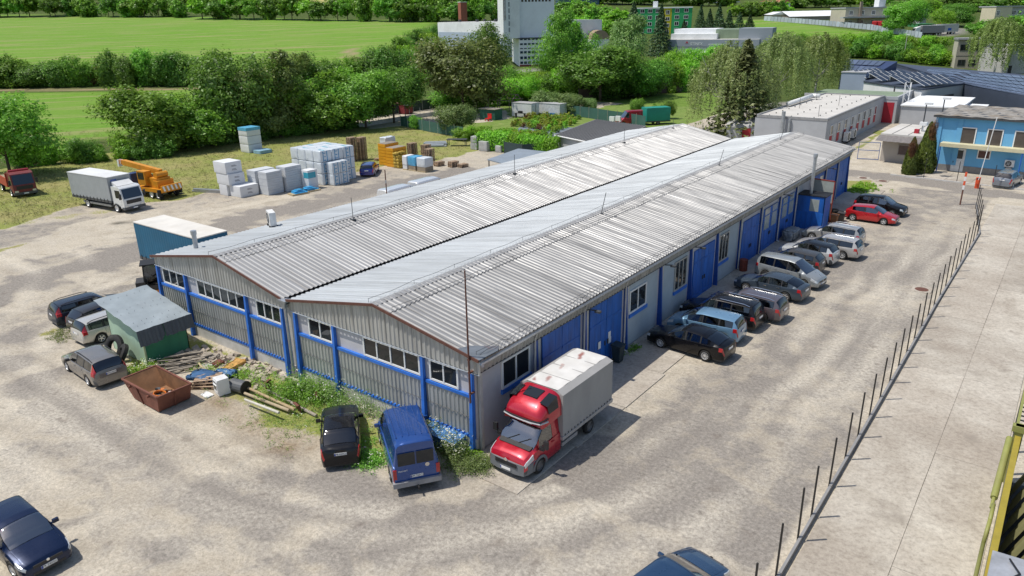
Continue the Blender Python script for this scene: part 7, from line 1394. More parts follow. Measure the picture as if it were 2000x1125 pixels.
# articulated lorry far right
q=Vector(gt(1782,70)); s=mpp(q); ar=thing('articulated_lorry','white articulated lorry with grey trailer in the far yard','truck',tuple(q),a0-R(8)); obj('cab',MB().xprism([(0,.5),(-.1,1.6),(.6,3.2),(2.4,3.7),(2.4,.5)],-1.25,1.25),WALLW,ar); obj('windscreen',MB().add([(-.08,-1.1,1.8),(.52,-1.1,3.0),(.52,1.1,3.0),(-.08,1.1,1.8)],[(0,1,2,3)]),GLASS,ar,loc=(-.03,0,.02)); obj('trailer',MB().box(3.0,12.5,-1.27,1.27,1.1,4.0),M((0.22,0.22,0.23),0.6),ar); obj('trailer_roof',MB().box(3.0,12.5,-1.27,1.27,4.0,4.1),WALLW,ar); obj('chassis',MB().box(1.5,12,-.5,.5,.6,1.1),BLACK,ar)
for x in (.9,3.6,9.5,10.8):
    for s_ in (1,-1): add_wheel(ar,x,s_*1.1,.5,'truck')
tr2=thing('box_trailer','pale grey box trailer with red and blue marks behind the articulated lorry','trailer',tuple(Vector(gt(1822,68))),a0+R(6)); obj('box',MB().box(0,11.5,-1.27,1.27,1.0,4.2),M((0.50,0.49,0.46),0.6),tr2); obj('red_mark',MB().box(2.4,4.0,-1.30,-1.27,1.5,2.6),REDP,tr2); obj('blue_mark',MB().box(6.0,7.8,-1.30,-1.27,1.6,2.6),M((0.02,0.10,0.45)),tr2); obj('dark_end',MB().box(11.5,11.56,-1.2,1.2,1.0,4.1),M((0.05,0.13,0.14)),tr2)
for x in (8.5,9.8):
    for s_ in (1,-1): add_wheel(tr2,x,s_*1.1,.5,'truck')
# far right blocks
yb_=thing('cream_school','cream two-storey far building with long window bands','building',tuple(Vector(gt(1940,46))),a0-R(2)); s=mpp(yb_.location); h=s*30; obj('wall',MB().box(0,s*34,0,10,-8,h),M((0.62,0.56,0.40),0.85,0,0.06,0.4),yb_); obj('grey_wing',MB().box(s*34,s*85,1,12,-8,h),GREYW,yb_); obj('roof',MB().box(-.2,s*85,-.2,12,h,h+.5),GREYW,yb_)
win_row(yb_,'-y',s*36,s*84,4,s*9,h*.5,h*.8,.99,WHITE,GLASS,3,.2); win_row(yb_,'-y',s*36,s*84,4,s*9,h*-.1,h*.2,.99,WHITE,GLASS,3,.2); window(yb_,s*2,s*9,h*.5,h*.8,-.01,3,WHITE,GLASS,'y',.2,-1)
house(1852,18,18,18,'cream far villa between the trees at top right',a0,BEIGE,GREYW,'f',10,2,'house','far_villa'); house(1888,6,18,9,'grey roofed far house behind the trees at top right',a0,WALLW,GREYW,'x',9,1)
iv=thing('ivy_wall','pale concrete wall building overgrown by the right-hand willow','building',tuple(Vector(gt(1965,145))),a0+R(4)); s=mpp(iv.location); obj('wall',MB().box(0,s*60,0,10,-3,s*52),M((0.46,0.45,0.43),0.9,0,0.15,0.5),iv); obj('roof_edge',MB().box(-.2,s*61,-.3,10,s*52,s*54),GREYW,iv); obj('dark_opening',MB().box(s*2,s*10,-.05,0,0,s*16),BLACK,iv)
hs_=thing('dark_blue_shed','long dark blue far shed behind the trees at the top','shed',tuple(Vector(gt(1092,12))),a0); s=mpp(hs_.location); obj('wall',MB().box(0,s*80,0,15,-4,s*10),M((0.07,0.13,0.20),0.7),hs_); obj('roof',MB().box(-.3,s*81,-.3,15.3,s*10,s*11),M((0.10,0.17,0.24),0.7),hs_)
# board fence along the far field
FW=M((0.42,0.47,0.52),0.7,0,0.1,0.5,rnd=0.15); ff=thing('board_fence','pale blue-grey board fence along the top of the far green slope','fence',(0,0,0)); P_=[gt(*q) for q in ((1492,40),(1560,45),(1640,52),(1700,58),(1760,68),(1800,74))]
for a,b in zip(P_[:-1],P_[1:]):
    n_=max(2,round((b-a).length/2.6))
    for k in range(n_): A=a.lerp(b,k/n_); B=a.lerp(b,(k+.9)/n_); obj('fence_panel',MB().bar(A+Vector((0,0,1.0)),B+Vector((0,0,1.0+random.uniform(-.15,.15))),.08,2.6),FW,ff)
# ---- nursery garden: container, fences, pergola, flat shed, plant beds
wc=thing('white_container','white storage container with double doors in the nursery garden','container',tuple(Vector(gt(1038,231)))); dv=Vector(gt(1000,228))-Vector(gt(1038,231)); rzc=math.atan2(-dv.y,-dv.x); wc.rotation_euler=(0,0,rzc); lx=dv.length; s=mpp(wc.location); hcn=2.6
obj('box',MB().box(-lx,0,0,2.5,.15,hcn),M((0.66,0.67,0.66),0.6,0,0.06,0.8),wc); obj('roof',MB().box(-lx-.05,.05,-.05,2.55,hcn,hcn+.08),M((0.38,0.37,0.36),0.7),wc)
for k in range(2): obj('door',MB().box(.0,.04,.15+k*1.15,1.25+k*1.15,.25,hcn-.15),M((0.62,0.63,0.62),0.6),wc)
obj('door_bar',MB().tube((.07,1.28,.3),(.07,1.28,hcn-.2),.03,6),DARKG,wc)
bt_=thing('workbench','dark workbench with a grill on it in front of the white container','bench',tuple(wc.matrix_basis@Vector((-lx*.45,-.7,0))),rzc); obj('top',MB().box(-1.1,1.1,-.3,.3,.85,.92),DARKG,bt_); obj('grill',puffy(-.4,.4,-.25,.25,.92,1.3,.1,3,.01),BLACK,bt_)
for x in (-1,1): obj('leg',MB().box(x-.05,x+.05,-.25,.25,0,.85),DARKG,bt_)
c2_=thing('white_container','second white container with blue drums stacked in front, behind the first','container',tuple(wc.matrix_basis@Vector((1.2,3.2,0))),rzc); obj('box',MB().box(-2.5,3.0,0,2.4,.1,2.4),M((0.6,0.61,0.6),0.6),c2_); obj('roof',MB().box(-2.55,3.05,-.05,2.45,2.4,2.48),M((0.4,0.4,0.4),0.7),c2_)
for k in range(3): tag(obj('blue_drum',MB().lathe([(.001,0),(.3,0),(.3,.85),(.001,.87)],14),M((0.04,0.16,0.42),0.5),None,tuple(c2_.matrix_basis@Vector((.6+k*.75,-.6,0)))),['left','middle','right'][k]+' blue drum standing before the second white container','drum','blue drums')
gsd=thing('grey_flat_shed','low grey shed with dark ribbed flat roof between garden and hall','shed',(0,0,0)); r_=[at(1083,262,2.6),at(1262,250,2.6)]
c0=at(1083,263,2.5); c1=at(1190,285,2.5); c2=at(1262,246,2.9); c3=at(1163,233,2.9); n_=24
mb=MB().add([c0,c1,c2,c3]+[Vector((q.x,q.y,q.z-.2)) for q in (c0,c1,c2,c3)],[(0,1,2,3),(0,4,5,1),(1,5,6,2),(2,6,7,3),(3,7,4,0)]); obj('roof',mb,M((0.20,0.195,0.19),0.6,0.2,0.1,0.8),gsd)
for k in range(1,n_): a=c0.lerp(c1,k/n_)+Vector((0,0,.05)); b=c3.lerp(c2,k/n_)+Vector((0,0,.05)); obj('roof_rib',MB().bar(a,b,.06,.06),M((0.22,0.215,0.21),0.6,0.2),gsd)
cc_=(c0+c1+c2+c3)/4; w4=[q.lerp(cc_,.05) for q in (c0,c1,c2,c3)]; obj('wall',MB().add([Vector((q.x,q.y,z)) for z in (0,2.35) for q in w4],[(0,1,5,4),(1,2,6,5),(2,3,7,6),(3,0,4,7)]),GREYW,gsd); obj('gutter',MB().tube(c0+Vector((0,0,-.1)),c1+Vector((0,0,-.1)),.09,8),WHITE,gsd); obj('downpipe',MB().tube(c0.lerp(c1,.05)+Vector((0,0,-.15)),Vector((c0.lerp(c1,.06).x,c0.lerp(c1,.06).y,.1)),.06,8),WHITE,gsd)
def mesh_fence(name,label,pts,h,mat,postm,step=2.6):
    t_=thing(name,label,'fence',(0,0,0)); P_=[gt(*q) for q in pts]
    for a,b in zip(P_[:-1],P_[1:]):
        n_=max(1,round((b-a).length/step))
        for k in range(n_):
            A=a.lerp(b,k/n_); B=a.lerp(b,(k+1)/n_); obj('screen_panel',MB().bar(A+Vector((0,0,h/2+.05)),B+Vector((0,0,h/2+.05)),.03,h),mat,t_); obj('fence_post',MB().tube(A,A+Vector((0,0,h+.25)),.05,6),postm,t_)
    return t_
GSC=M((0.045,0.12,0.10),0.8,0,0.15,1,name='green_screen'); GSD=M((0.03,0.055,0.055),0.8,0,0.15,1,name='dark_screen')
mesh_fence('screen_fence','green mesh screen fence behind the nursery beds',((1085,222),(1150,231),(1225,243),(1260,250)),1.9,GSC,WOODG)
mesh_fence('screen_fence','dark mesh screen fence below the trees at the back of the lane',((690,236),(770,224),(860,211),(960,205)),2.0,GSD,GALV); mesh_fence('screen_fence','low dark green screen along the lawn corner',((783,246),(840,258),(905,270)),1.7,GSC,GALV)
mesh_fence('screen_fence','dark screen below the nursery hedge',((985,300),(1020,306),(1085,300)),1.6,GSD,DARKG); mesh_fence('board_fence','dark reddish board fence under the orchard trees',((1130,196),(1250,185),(1330,180),(1400,170)),2.4,M((0.10,0.065,0.055),0.9,0,0.3,0.4),DARKG,4)
lw_=thing('concrete_wall','low pale concrete wall with wire posts along the lane','wall',(0,0,0)); P_=[gt(*q) for q in ((700,249),(780,236),(860,224),(905,218))]
for a,b in zip(P_[:-1],P_[1:]):
    n_=max(1,round((b-a).length/2.5))
    for k in range(n_): A=a.lerp(b,k/n_); B=a.lerp(b,(k+.99)/n_); obj('wall_panel',MB().bar(A+Vector((0,0,.35)),B+Vector((0,0,.35)),.15,.8),BASEC,lw_); obj('wire_post',MB().tube(A,A+Vector((0,0,1.9)),.035,5),GALV,lw_)
rc=thing('red_container','dark red rubbish container by the dark screen fence','container',tuple(Vector(gt(772,222))),rzc); obj('box',MB().box(0,3.0,0,2,.1,2.0),M((0.20,0.03,0.035),0.6,0,0.2,1),rc); obj('rim',MB().box(-.1,3.1,-.1,2.1,2.0,2.1),M((0.16,0.03,0.03),0.6),rc)
pg=thing('pergola','rusty open pergola frame with pitched roof bars','pergola',tuple(Vector(gt(965,222))),rzc+R(10)); PM_=M((0.25,0.18,0.16),0.7)
for x in (-4,-1.3,1.3,4):
    for y in (0,4): obj('post',MB().bar((x,y,0),(x,y,2.6),.12,.12),PM_,pg)
    obj('rafter',MB().bar((x,0,2.6),(x,2,3.6),.1,.1),PM_,pg); obj('rafter',MB().bar((x,4,2.6),(x,2,3.6),.1,.1),PM_,pg)
for y,z in ((0,2.6),(4,2.6),(2,3.6)): obj('purlin',MB().bar((-4.5,y,z),(4.5,y,z),.1,.1),PM_,pg)
gt_=thing('green_stall','dark green boxed stall with a red chair in front','stall',tuple(Vector(gt(952,234))),rzc); obj('panel',MB().box(-1.8,1.8,0,2.2,0,1.9),M((0.02,0.10,0.07),0.7),gt_); obj('top',MB().box(-2,2,-.2,2.4,1.9,2.0),WOODG,gt_)
rch=thing('red_chair','bright red plastic chair before the green stall','chair',tuple(gt_.matrix_basis@Vector((1.2,-1.2,0))),rzc); RC=M((0.62,0.02,0.02),0.4); obj('seat',MB().box(-.45,.45,-.45,.45,.4,.5),RC,rch); obj('backrest',MB().box(-.45,.45,.4,.5,.5,1.3),RC,rch)
for sx in (-.4,.4):
    for sy in (-.4,.4): obj('leg',MB().box(sx-.05,sx+.05,sy-.05,sy+.05,0,.4),RC,rch)
for k,(px_,py_) in enumerate(((1195,250),(1207,249))): q=gt(px_,py_); t_=thing('meter_cabinet',('left' if k==0 else 'right')+' white meter cabinet on a post before the screen fence','cabinet',tuple(q)); obj('post',MB().box(-.05,.05,-.05,.05,0,1.2),WOODG,t_); obj('box',MB().box(-.45,.45,-.2,.2,1.1,1.9),WHITE,t_)
# lamp posts and poles
def lamp(px,py,row,label,head=True,conc=False):
    q=gt(px,py); h=hgt(q,row); t_=thing('street_lamp',label,'street lamp',tuple(q)); obj('pole',MB().tube((0,0,0),(0,0,h),.12 if conc else .08,8,.07),BASEC if conc else DARKG,t_)
    obj('lamp_head',MB().cbox((.25,0,h+.05),(.9,.45,.25)),WHITE,t_); obj('arm',MB().bar((0,0,h),(.4,0,h+.02),.06,.06),DARKG,t_)
lamp(1791,312,203,'dark street lamp post beside the tall thuja'); lamp(1764,120,68,'pale concrete lamp post above the solar roof',conc=True); lamp(1826,300,193,'blue-grey lamp post at the corner of the blue office'); lamp(793,243,205,'thin lamp post by the dark screen fence')
gm_=thing('green_mast','thin green lattice mast on the far slope','mast',tuple(Vector(gt(1711,88)))); h=hgt(gm_.location,58); mb=MB()
for a in ((-.4,-.4),(.4,-.4),(0,.5)): mb.bar((*a,0),(a[0]*.3,a[1]*.3,h),.12,.12)
for k in range(7): mb.bar((-.4*(1-k*.1),-.4*(1-k*.1),h*k/7),(.4*(1-k*.1),-.4*(1-k*.1),h*(k+1)/7),.08,.08)
obj('lattice',mb,M((0.03,0.20,0.12),0.6),gm_)
# ================================================================ VEGETATION
def leafmat(name,dark,light,trans=0.45,sc=6.0):
    m=bpy.data.materials.new(name); m.use_nodes=True; t=m.node_tree; t.nodes.clear(); o=t.nodes.new('ShaderNodeOutputMaterial')
    v=coords(t,(1,1,1),rand=True); f=noise(t,v,sc,3,0.6); oi=t.nodes.new('ShaderNodeObjectInfo'); gi=t.nodes.new('ShaderNodeNewGeometry')
    c=ramp(t,f,[(0.32,dark),(0.68,light)]); k=math_(t,'MULTIPLY_ADD',oi.outputs['Random'],0.5); k.node.inputs[2].default_value=0.75
    k2=math_(t,'MULTIPLY_ADD',gi.outputs['Random Per Island'],0.7); k2.node.inputs[2].default_value=0.65; k=math_(t,'MULTIPLY',k,k2)
    hs=t.nodes.new('ShaderNodeHueSaturation'); t.links.new(c,hs.inputs['Color']); t.links.new(k,hs.inputs['Value']); h=math_(t,'MULTIPLY_ADD',oi.outputs['Random'],0.03); h.node.inputs[2].default_value=0.485; t.links.new(h,hs.inputs['Hue'])
    d=t.nodes.new('ShaderNodeBsdfDiffuse'); tr=t.nodes.new('ShaderNodeBsdfTranslucent'); gl=t.nodes.new('ShaderNodeBsdfGlossy'); gl.inputs['Roughness'].default_value=0.45; mx=t.nodes.new('ShaderNodeMixShader'); mx.inputs[0].default_value=trans; mx2=t.nodes.new('ShaderNodeMixShader'); mx2.inputs[0].default_value=0.03
    t.links.new(hs.outputs[0],d.inputs[0]); t.links.new(hs.outputs[0],tr.inputs[0]); t.links.new(d.outputs[0],mx.inputs[1]); t.links.new(tr.outputs[0],mx.inputs[2]); t.links.new(mx.outputs[0],mx2.inputs[1]); t.links.new(gl.outputs[0],mx2.inputs[2]); t.links.new(mx2.outputs[0],o.inputs[0]); return m
LM={'dark':leafmat('dark_leaves',(0.096,0.215,0.032),(0.217,0.411,0.058)),'mid':leafmat('green_leaves',(0.121,0.273,0.032),(0.293,0.548,0.062)),'lime':leafmat('lime_leaves',(0.160,0.358,0.029),(0.379,0.672,0.058)),'olive':leafmat('olive_leaves',(0.13,0.20,0.045),(0.29,0.36,0.10)),'grey':leafmat('grey_green_leaves',(0.144,0.236,0.068),(0.306,0.429,0.131)),'spruce':leafmat('spruce_needles',(0.048,0.101,0.044),(0.118,0.203,0.084),0.15),'willow':leafmat('willow_leaves',(0.17,0.25,0.05),(0.37,0.46,0.13)),'pale':leafmat('pale_willow_leaves',(0.21,0.30,0.08),(0.42,0.52,0.18)),'thuja':leafmat('thuja_leaves',(0.054,0.100,0.015),(0.181,0.254,0.036),0.2,14),'brown':leafmat('brown_leaves',(0.145,0.072,0.029),(0.290,0.160,0.058)),'yell':leafmat('yellow_green_leaves',(0.203,0.275,0.029),(0.493,0.522,0.072)),'cedar':leafmat('cedar_needles',(0.101,0.137,0.046),(0.238,0.274,0.101),0.2)}
BARK=M((0.13,0.10,0.075),0.95,0,0.3,4,name='bark'); BARKW=M((0.50,0.48,0.44),0.9,0,0.15,4,name='pale_bark')
def leaves(P,Nrm,size,rs,aspect=0.6):
    """diamond leaves at points P facing about Nrm"""
    n=len(P); Nn=Nrm/(np.linalg.norm(Nrm,axis=1)[:,None]+1e-9)+rs.normal(0,0.42,(n,3)); Nn/=np.linalg.norm(Nn,axis=1)[:,None]+1e-9; a=rs.normal(0,1,(n,3)); u=np.cross(Nn,a); u/=np.linalg.norm(u,axis=1)[:,None]+1e-9; w=np.cross(Nn,u); s=size*rs.uniform(0.6,1.35,(n,1))
    V=np.stack([P-u*s,P-w*s*aspect+Nn*s*0.15,P+u*s,P+w*s*aspect+Nn*s*0.15],1).reshape(-1,3); return V
def quads_mesh(name,V):
    n=len(V)//4; me=bpy.data.meshes.new(name); me.vertices.add(len(V)); me.vertices.foreach_set('co',V.astype(np.float32).ravel()); me.loops.add(4*n); me.loops.foreach_set('vertex_index',np.arange(4*n,dtype=np.int32)); me.polygons.add(n); me.polygons.foreach_set('loop_start',np.arange(0,4*n,4,dtype=np.int32)); me.polygons.foreach_set('loop_total',np.full(n,4,np.int32)); me.update(calc_edges=True); me.materials.append(LM['mid']); return me
def crown(kind,seed,n=5200,size=0.026):
    rs=np.random.RandomState(seed); P=[]; Q=[]
    if kind in ('round','bush','tall'):
        nl={'round':11,'bush':8,'tall':12}[kind]
        for i in range(nl):
            if kind=='tall': c=np.array([rs.normal(0,.11),rs.normal(0,.11),0.16+0.78*(i+.5)/nl]); r=0.20*(1.15-abs((i+.5)/nl-.42)*1.2)
            elif kind=='round': th=rs.uniform(0,2*PI); zz=rs.uniform(.30,.80); rad=.27*math.sqrt(max(0,1-((zz-.5)/.45)**2)); c=np.array([rad*math.cos(th),rad*math.sin(th),zz]); r=rs.uniform(.16,.25)
            else: th=rs.uniform(0,2*PI); rad=rs.uniform(.05,.36); c=np.array([rad*math.cos(th),rad*math.sin(th),rs.uniform(.12,.60)]); r=rs.uniform(.20,.33)
            m=int(n/nl); nc=max(6,m//26)
            d=rs.normal(0,1,(nc,3)); d/=np.linalg.norm(d,axis=1)[:,None]; cc=c+d*r*rs.uniform(.7,1.05,(nc,1)); k=rs.randint(0,nc,m); pp=cc[k]+rs.normal(0,r*.17,(m,3)); P.append(pp); Q.append(d[k]*0.8+(pp-np.array([0,0,.35]))*1.2+np.array([0,0,.55]))
        P=np.concatenate(P); Q=np.concatenate(Q); 
        if kind=='bush': P[:,2]=np.abs(P[:,2])
        P[:,2]=np.clip(P[:,2],0.01,None); P[:,2]*=1/np.percentile(P[:,2],99.3); sc=.5/np.percentile(np.abs(P[:,:2]),98.5); P[:,:2]*=sc
    elif kind=='spruce':
        z=rs.uniform(.04,1,n)**1.15; lay=np.floor(z*17)/17+rs.normal(0,.012,n); R_=(1-lay)*.5*(0.72+.28*rs.rand(n)); th=rs.uniform(0,2*PI,n); br=np.floor(th/(2*PI)*11)+rs.normal(0,.16,n); th=br*2*PI/11+lay*9; rr=R_*np.sqrt(rs.uniform(.08,1,n)); P=np.stack([rr*np.cos(th),rr*np.sin(th),lay-.10*rr/.5+.01],1); Q=np.stack([np.cos(th)*.3,np.sin(th)*.3,np.ones(n)],1)
    elif kind=='willow':
        ns=230; V=[]; S=[]
        for i in range(ns):
            th=rs.uniform(0,2*PI); r0=math.sqrt(rs.uniform(.02,1))*.47; z0=.98-.34*(r0/.47)**2+rs.normal(0,.03); L=rs.uniform(.18,.55)*(.5+r0/.47*.6); m=n//ns; t=rs.uniform(0,1,m); x=(r0+.05*np.sqrt(t))*math.cos(th)+rs.normal(0,.012,m); y=(r0+.05*np.sqrt(t))*math.sin(th)+rs.normal(0,.012,m); zz=np.clip(z0-L*t+rs.normal(0,.01,m),.06,1); V.append(np.stack([x,y,zz],1)); S.append(np.stack([np.full(m,math.cos(th)),np.full(m,math.sin(th)),np.full(m,.5)],1))
        P=np.concatenate(V); Q=np.concatenate(S)
    elif kind=='thuja':
        z=rs.uniform(0,1,n); th=rs.uniform(0,2*PI,n); R_=.5*np.clip(1-z,0,1)**.62*np.where(z<.2,.75+.25*z/.2,1)*1.12*(1+.10*np.sin(th*5+z*14)); rr=R_*rs.uniform(.82,1.02,n); P=np.stack([rr*np.cos(th),rr*np.sin(th),z],1); Q=np.stack([np.cos(th),np.sin(th),np.full(n,.5)],1)
    elif kind=='hedge':
        P=rs.uniform(0,1,(n,3)); f=rs.randint(0,3,n); P[f==0,2]=1+rs.normal(0,.05,(f==0).sum()); P[f==1,1]=rs.choice([0,1],(f==1).sum())+rs.normal(0,.05,(f==1).sum()); P[:,0]-=.5; P[:,1]-=.5; P[:,2]=np.clip(P[:,2]*(1+.10*np.sin(P[:,0]*23+seed)+.08*np.sin(P[:,0]*51)),0,1.3); Q=P-np.array([0,0,.4])
    return quads_mesh('crown',leaves(P,Q,size,rs,0.55 if kind!='willow' else 0.35))
CR={'round':[crown('round',s,15000,.0205) for s in (1,2,3,4,5)],'tall':[crown('tall',s,15000,.0165) for s in (11,12)],'bush':[crown('bush',s,8000,.029) for s in (21,22,23)],'far':[crown('round',s,3800,.042) for s in (31,32,33)]+[crown('bush',s,3000,.05) for s in (34,)],'spruce':[crown('spruce',s,5200,.026) for s in (41,42)],'willow':[crown('willow',s,24000,.0135) for s in (51,52)],'thuja':[crown('thuja',s,9000,.034) for s in (61,)],'hedge':[crown('hedge',s,3800,.05) for s in (71,72)],'plant':[crown('bush',s,420,.085) for s in (81,82,83)]}
def trunk(seed,kind):
    rs=random.Random(seed); mb=MB(); top=.62 if kind!='spruce' else .95; r0=.022
    mb.tube((0,0,-.03),(0,0,top*.45),r0,7,r0*.7); mb.tube((0,0,top*.45),(rs.uniform(-.03,.03),rs.uniform(-.03,.03),top),r0*.7,6,r0*.3)
    if kind!='spruce':
        for k in range(7):
            a=rs.uniform(0,2*PI); z=rs.uniform(.18,.45); l=rs.uniform(.18,.32); mb.tube((0,0,z),(l*math.cos(a),l*math.sin(a),z+rs.uniform(.12,.35)),r0*.4,5,r0*.12)
    return mb.mesh('trunk',BARK,True)
TR={k:[trunk(i*7+j,k) for j in range(2)] for i,k in enumerate(('round','spruce'))}
def plant(name,label,cat,p,h,w,kind,mat,group=None,rz=None,depth_=None,tr=True,bark=None):
    """one plant with base at p, height h and width w in metres"""
    t_=thing(name,label,cat,tuple(p),random.uniform(0,6.28) if rz is None else rz,group); k_=random.choice(CR[kind])
    c=link('crown',k_,t_,scale=(w,depth_ or w,h)); 
    c.material_slots[0].link='OBJECT'; c.material_slots[0].material=LM[mat]
    if tr: 
        q=link('trunk',random.choice(TR['spruce' if kind in('spruce','thuja') else 'round']),t_,scale=(w*.9,w*.9,h))
        if bark: q.material_slots[0].link='OBJECT'; q.material_slots[0].material=bark
    return t_
def ptree(px,py,row,wpx,kind,mat,label,name='tree',cat='tree',group=None,tr=True,bark=None):
    p=gt(px,py); h=hgt(p,row); w=wpx*mpp(p); return plant(name,label,cat,p,h,w,kind,mat,group,tr=tr,bark=bark)
for a in [
 (22,345,188,175,'round','mid','broad leafy tree at the left edge beside the red tipper'),(302,296,172,165,'round','mid','bright leafy tree left of centre on the lawn edge'),(385,288,182,160,'round','mid','spreading tree right of the bright leafy one'),
 (478,274,105,160,'round','dark','tall dark tree with bare twigs at its left'),(548,268,104,150,'tall','olive','olive-tinted tall tree beside the dark one'),(612,258,146,165,'round','mid','broad green tree above the lone white stack'),(668,249,150,130,'round','mid','green tree behind the wrapped blocks'),(715,250,138,130,'round','mid','rounded tree above the dark screen fence'),(770,240,132,120,'round','dark','dark green tree left of the olive-brown one'),
 (905,222,78,175,'round','olive','large olive-brown tree in front of the white works hall'),(958,168,48,84,'round','dark','glossy dark maple before the white tower'),(1092,172,22,95,'tall','mid','tall poplar right of the white tower'),(1132,168,45,80,'tall','mid','shorter poplar beside the tall one'),(1218,182,34,120,'tall','grey','tall silvery green tree in the middle'),(1172,196,92,165,'round','dark','wide dark tree behind the small orchard'),(1250,190,120,110,'round','dark','dark tree right of the wide dark one'),
 (1288,108,6,66,'spruce','spruce','tall dark spruce before the green apartments'),(1236,80,2,66,'spruce','spruce','dark spruce left of the green apartments'),(1335,66,38,26,'spruce','spruce','small spruce at the green apartment corner'),
 (1068,222,178,62,'round','grey','grey-green orchard tree behind the white container'),(1115,224,184,56,'round','grey','umbrella-shaped orchard tree by the screen fence'),(1152,222,192,30,'round','grey','thin young orchard tree behind the screen'),(1243,226,193,28,'round','mid','small tree behind the red van'),(1284,236,204,27,'round','mid','small tree behind the green trailer'),(1307,232,196,24,'round','mid','small upright tree standing alone on the lawn'),
 (1446,268,74,190,'spruce','cedar','tall ragged conifer in front of the pale willow'),(1762,66,2,80,'round','mid','large round green tree before the far office'),
 (1868,52,8,62,'round','dark','dark spreading tree at top right'),(1838,58,18,40,'round','lime','light green tree left of the dark spreading one'),(892,262,205,75,'round','grey','grey-green olive-like tree by the lawn corner'),(812,252,226,26,'round','mid','small sapling by the concrete wall'),(1015,205,150,70,'round','lime','light green tree above the pergola'),(1060,178,140,60,'round','lime','yellow-green tree left of the poplars'),(985,196,130,60,'round','mid','green tree right of the olive-brown one')]: ptree(*a)
for a in [(1428,260,80,175,'willow','pale','big pale weeping willow with bare white branches'),(1590,196,64,122,'willow','willow','rounded weeping willow right of the pale one'),(1512,222,62,135,'willow','pale','pale weeping willow between the two bigger ones'),(1940,150,34,110,'willow','willow','weeping willow over the ivy wall at right')]: ptree(*a,name='willow_tree',bark=BARKW)
# bare pale limbs of the big willow
p=gt(1428,260); h=hgt(p,80); w_=175*mpp(p); mb=MB()
for k in range(16):
    a=random.uniform(0,6.28); l=random.uniform(.25,.46)*w_; z=random.uniform(.4,.6)*h; e=Vector((l*math.cos(a),l*math.sin(a),z+random.uniform(.1,.3)*h)); mb.tube((0,0,z*.8),e*.6+Vector((0,0,.05*h)),.16,6,.09); mb.tube(e*.6+Vector((0,0,.05*h)),e,.09,5,.03)
    for q in range(3): d=Vector((random.uniform(-1,1),random.uniform(-1,1),random.uniform(0,1)))*1.6; mb.tube(e*.8,e*.8+d,.05,4,.015)
t_=thing('bare_branches','pale bare branches spreading inside the big weeping willow','branches',tuple(p)); obj('branch',mb,BARKW,t_)
ptree(1775,340,268,29,'thuja','thuja','smaller pointed thuja with brown patches','thuja_tree'); ptree(1803,337,239,40,'thuja','thuja','taller pointed thuja beside the blue office','thuja_tree')
for px_,py_,row,w_ in ((1775,318,284,10),(1806,300,256,9)): p=gt(px_-3,342); q=plant('thuja_tree','brown withered patch on the '+('smaller' if px_<1790 else 'taller')+' thuja','foliage',Vector((p.x+.3,p.y-1.1,2.2 if px_<1790 else 4.2)),2.0,.9,'bush','brown',tr=False)
# spruces right of the apartments
for k,(x,r,w_) in enumerate(((1366,8,40),(1384,16,40),(1402,6,44),(1422,18,40),(1442,22,42),(1462,28,46))): ptree(x,68,r,w_,'spruce','spruce',nth(k+1)+' spruce from the left in the row right of the apartments','spruce_tree',group='spruce row right of the apartments')
def row(pts,n,hp,wp,kind,mats,label,group,name='shrub',cat='shrub',jit=6,tr=False):
    P_=[Vector(gt(*q)) for q in pts]; 
    for k in range(n):
        f=(k+.5)/n*(len(P_)-1); i=min(int(f),len(P_)-2); p=P_[i].lerp(P_[i+1],f-i); s=mpp(p); p=p+Vector((random.uniform(-jit,jit)*s,random.uniform(-jit,jit)*s*1.5,0)); p.z=float(tz(p.x,p.y)); plant(name,label+', %s from left'%nth(k+1),cat,p,hp*s*random.uniform(.75,1.2),wp*s*random.uniform(.8,1.25),kind,random.choice(mats),group,tr=tr)
row(((-60,170),(60,168),(168,168)),12,52,60,'bush',('dark','dark','mid'),'dark shrub in the left half of the hedge between the two fields','hedge between the fields, left half')
row(((212,168),(330,166),(440,164)),12,56,62,'bush',('dark','dark','mid'),'dark shrub in the right half of the hedge between the two fields','hedge between the fields, right half')
ptree(188,166,132,40,'bush','brown','reddish brown shrub in the gap of the field hedge','shrub','shrub',tr=False)
row(((600,168),(720,160),(830,158)),11,56,54,'bush',('dark','mid','dark'),'dark shrub in the belt behind the garden trees','shrub belt behind the garden trees')
row(((775,108),(815,96),(855,80)),6,32,40,'bush',('mid','dark'),'shrub on the field corner beside the works hall','shrubs beside the works hall')
row(((790,135),(840,140),(850,115)),6,42,46,'bush',('lime','mid'),'light green shrub before the works hall','light shrubs before the works hall')
row(((40,325),(130,318),(250,312),(330,305)),10,40,52,'bush',('mid','lime','dark'),'low leafy shrub along the left part of the lawn','shrubs along the left lawn edge')
row(((330,292),(440,280),(560,266),(690,248)),13,52,60,'bush',('dark','mid','dark'),'shadowy undergrowth shrub below the tree belt','undergrowth below the tree belt')
row(((850,215),(980,205),(1040,200)),7,40,55,'bush',('dark','mid'),'undergrowth shrub below the olive-brown tree','undergrowth below the olive-brown tree')
row(((1000,195),(1090,188),(1180,192),(1270,186)),10,45,56,'bush',('dark','mid','lime'),'shrub in the belt behind the orchard','shrub belt behind the orchard')
row(((1290,182),(1350,176),(1410,168)),7,55,52,'bush',('mid','lime','dark'),'garden shrub above the dark board fence','shrubs above the board fence')
row(((1270,150),(1330,140),(1400,135),(1430,130)),9,38,48,'bush',('mid','lime','lime'),'light green shrub before the grey sign hall','shrubs before the grey sign hall')
row(((1500,100),(1570,104),(1640,108)),9,30,40,'bush',('dark','mid'),'dark shrub on the slope above the willows','shrubs above the willows')
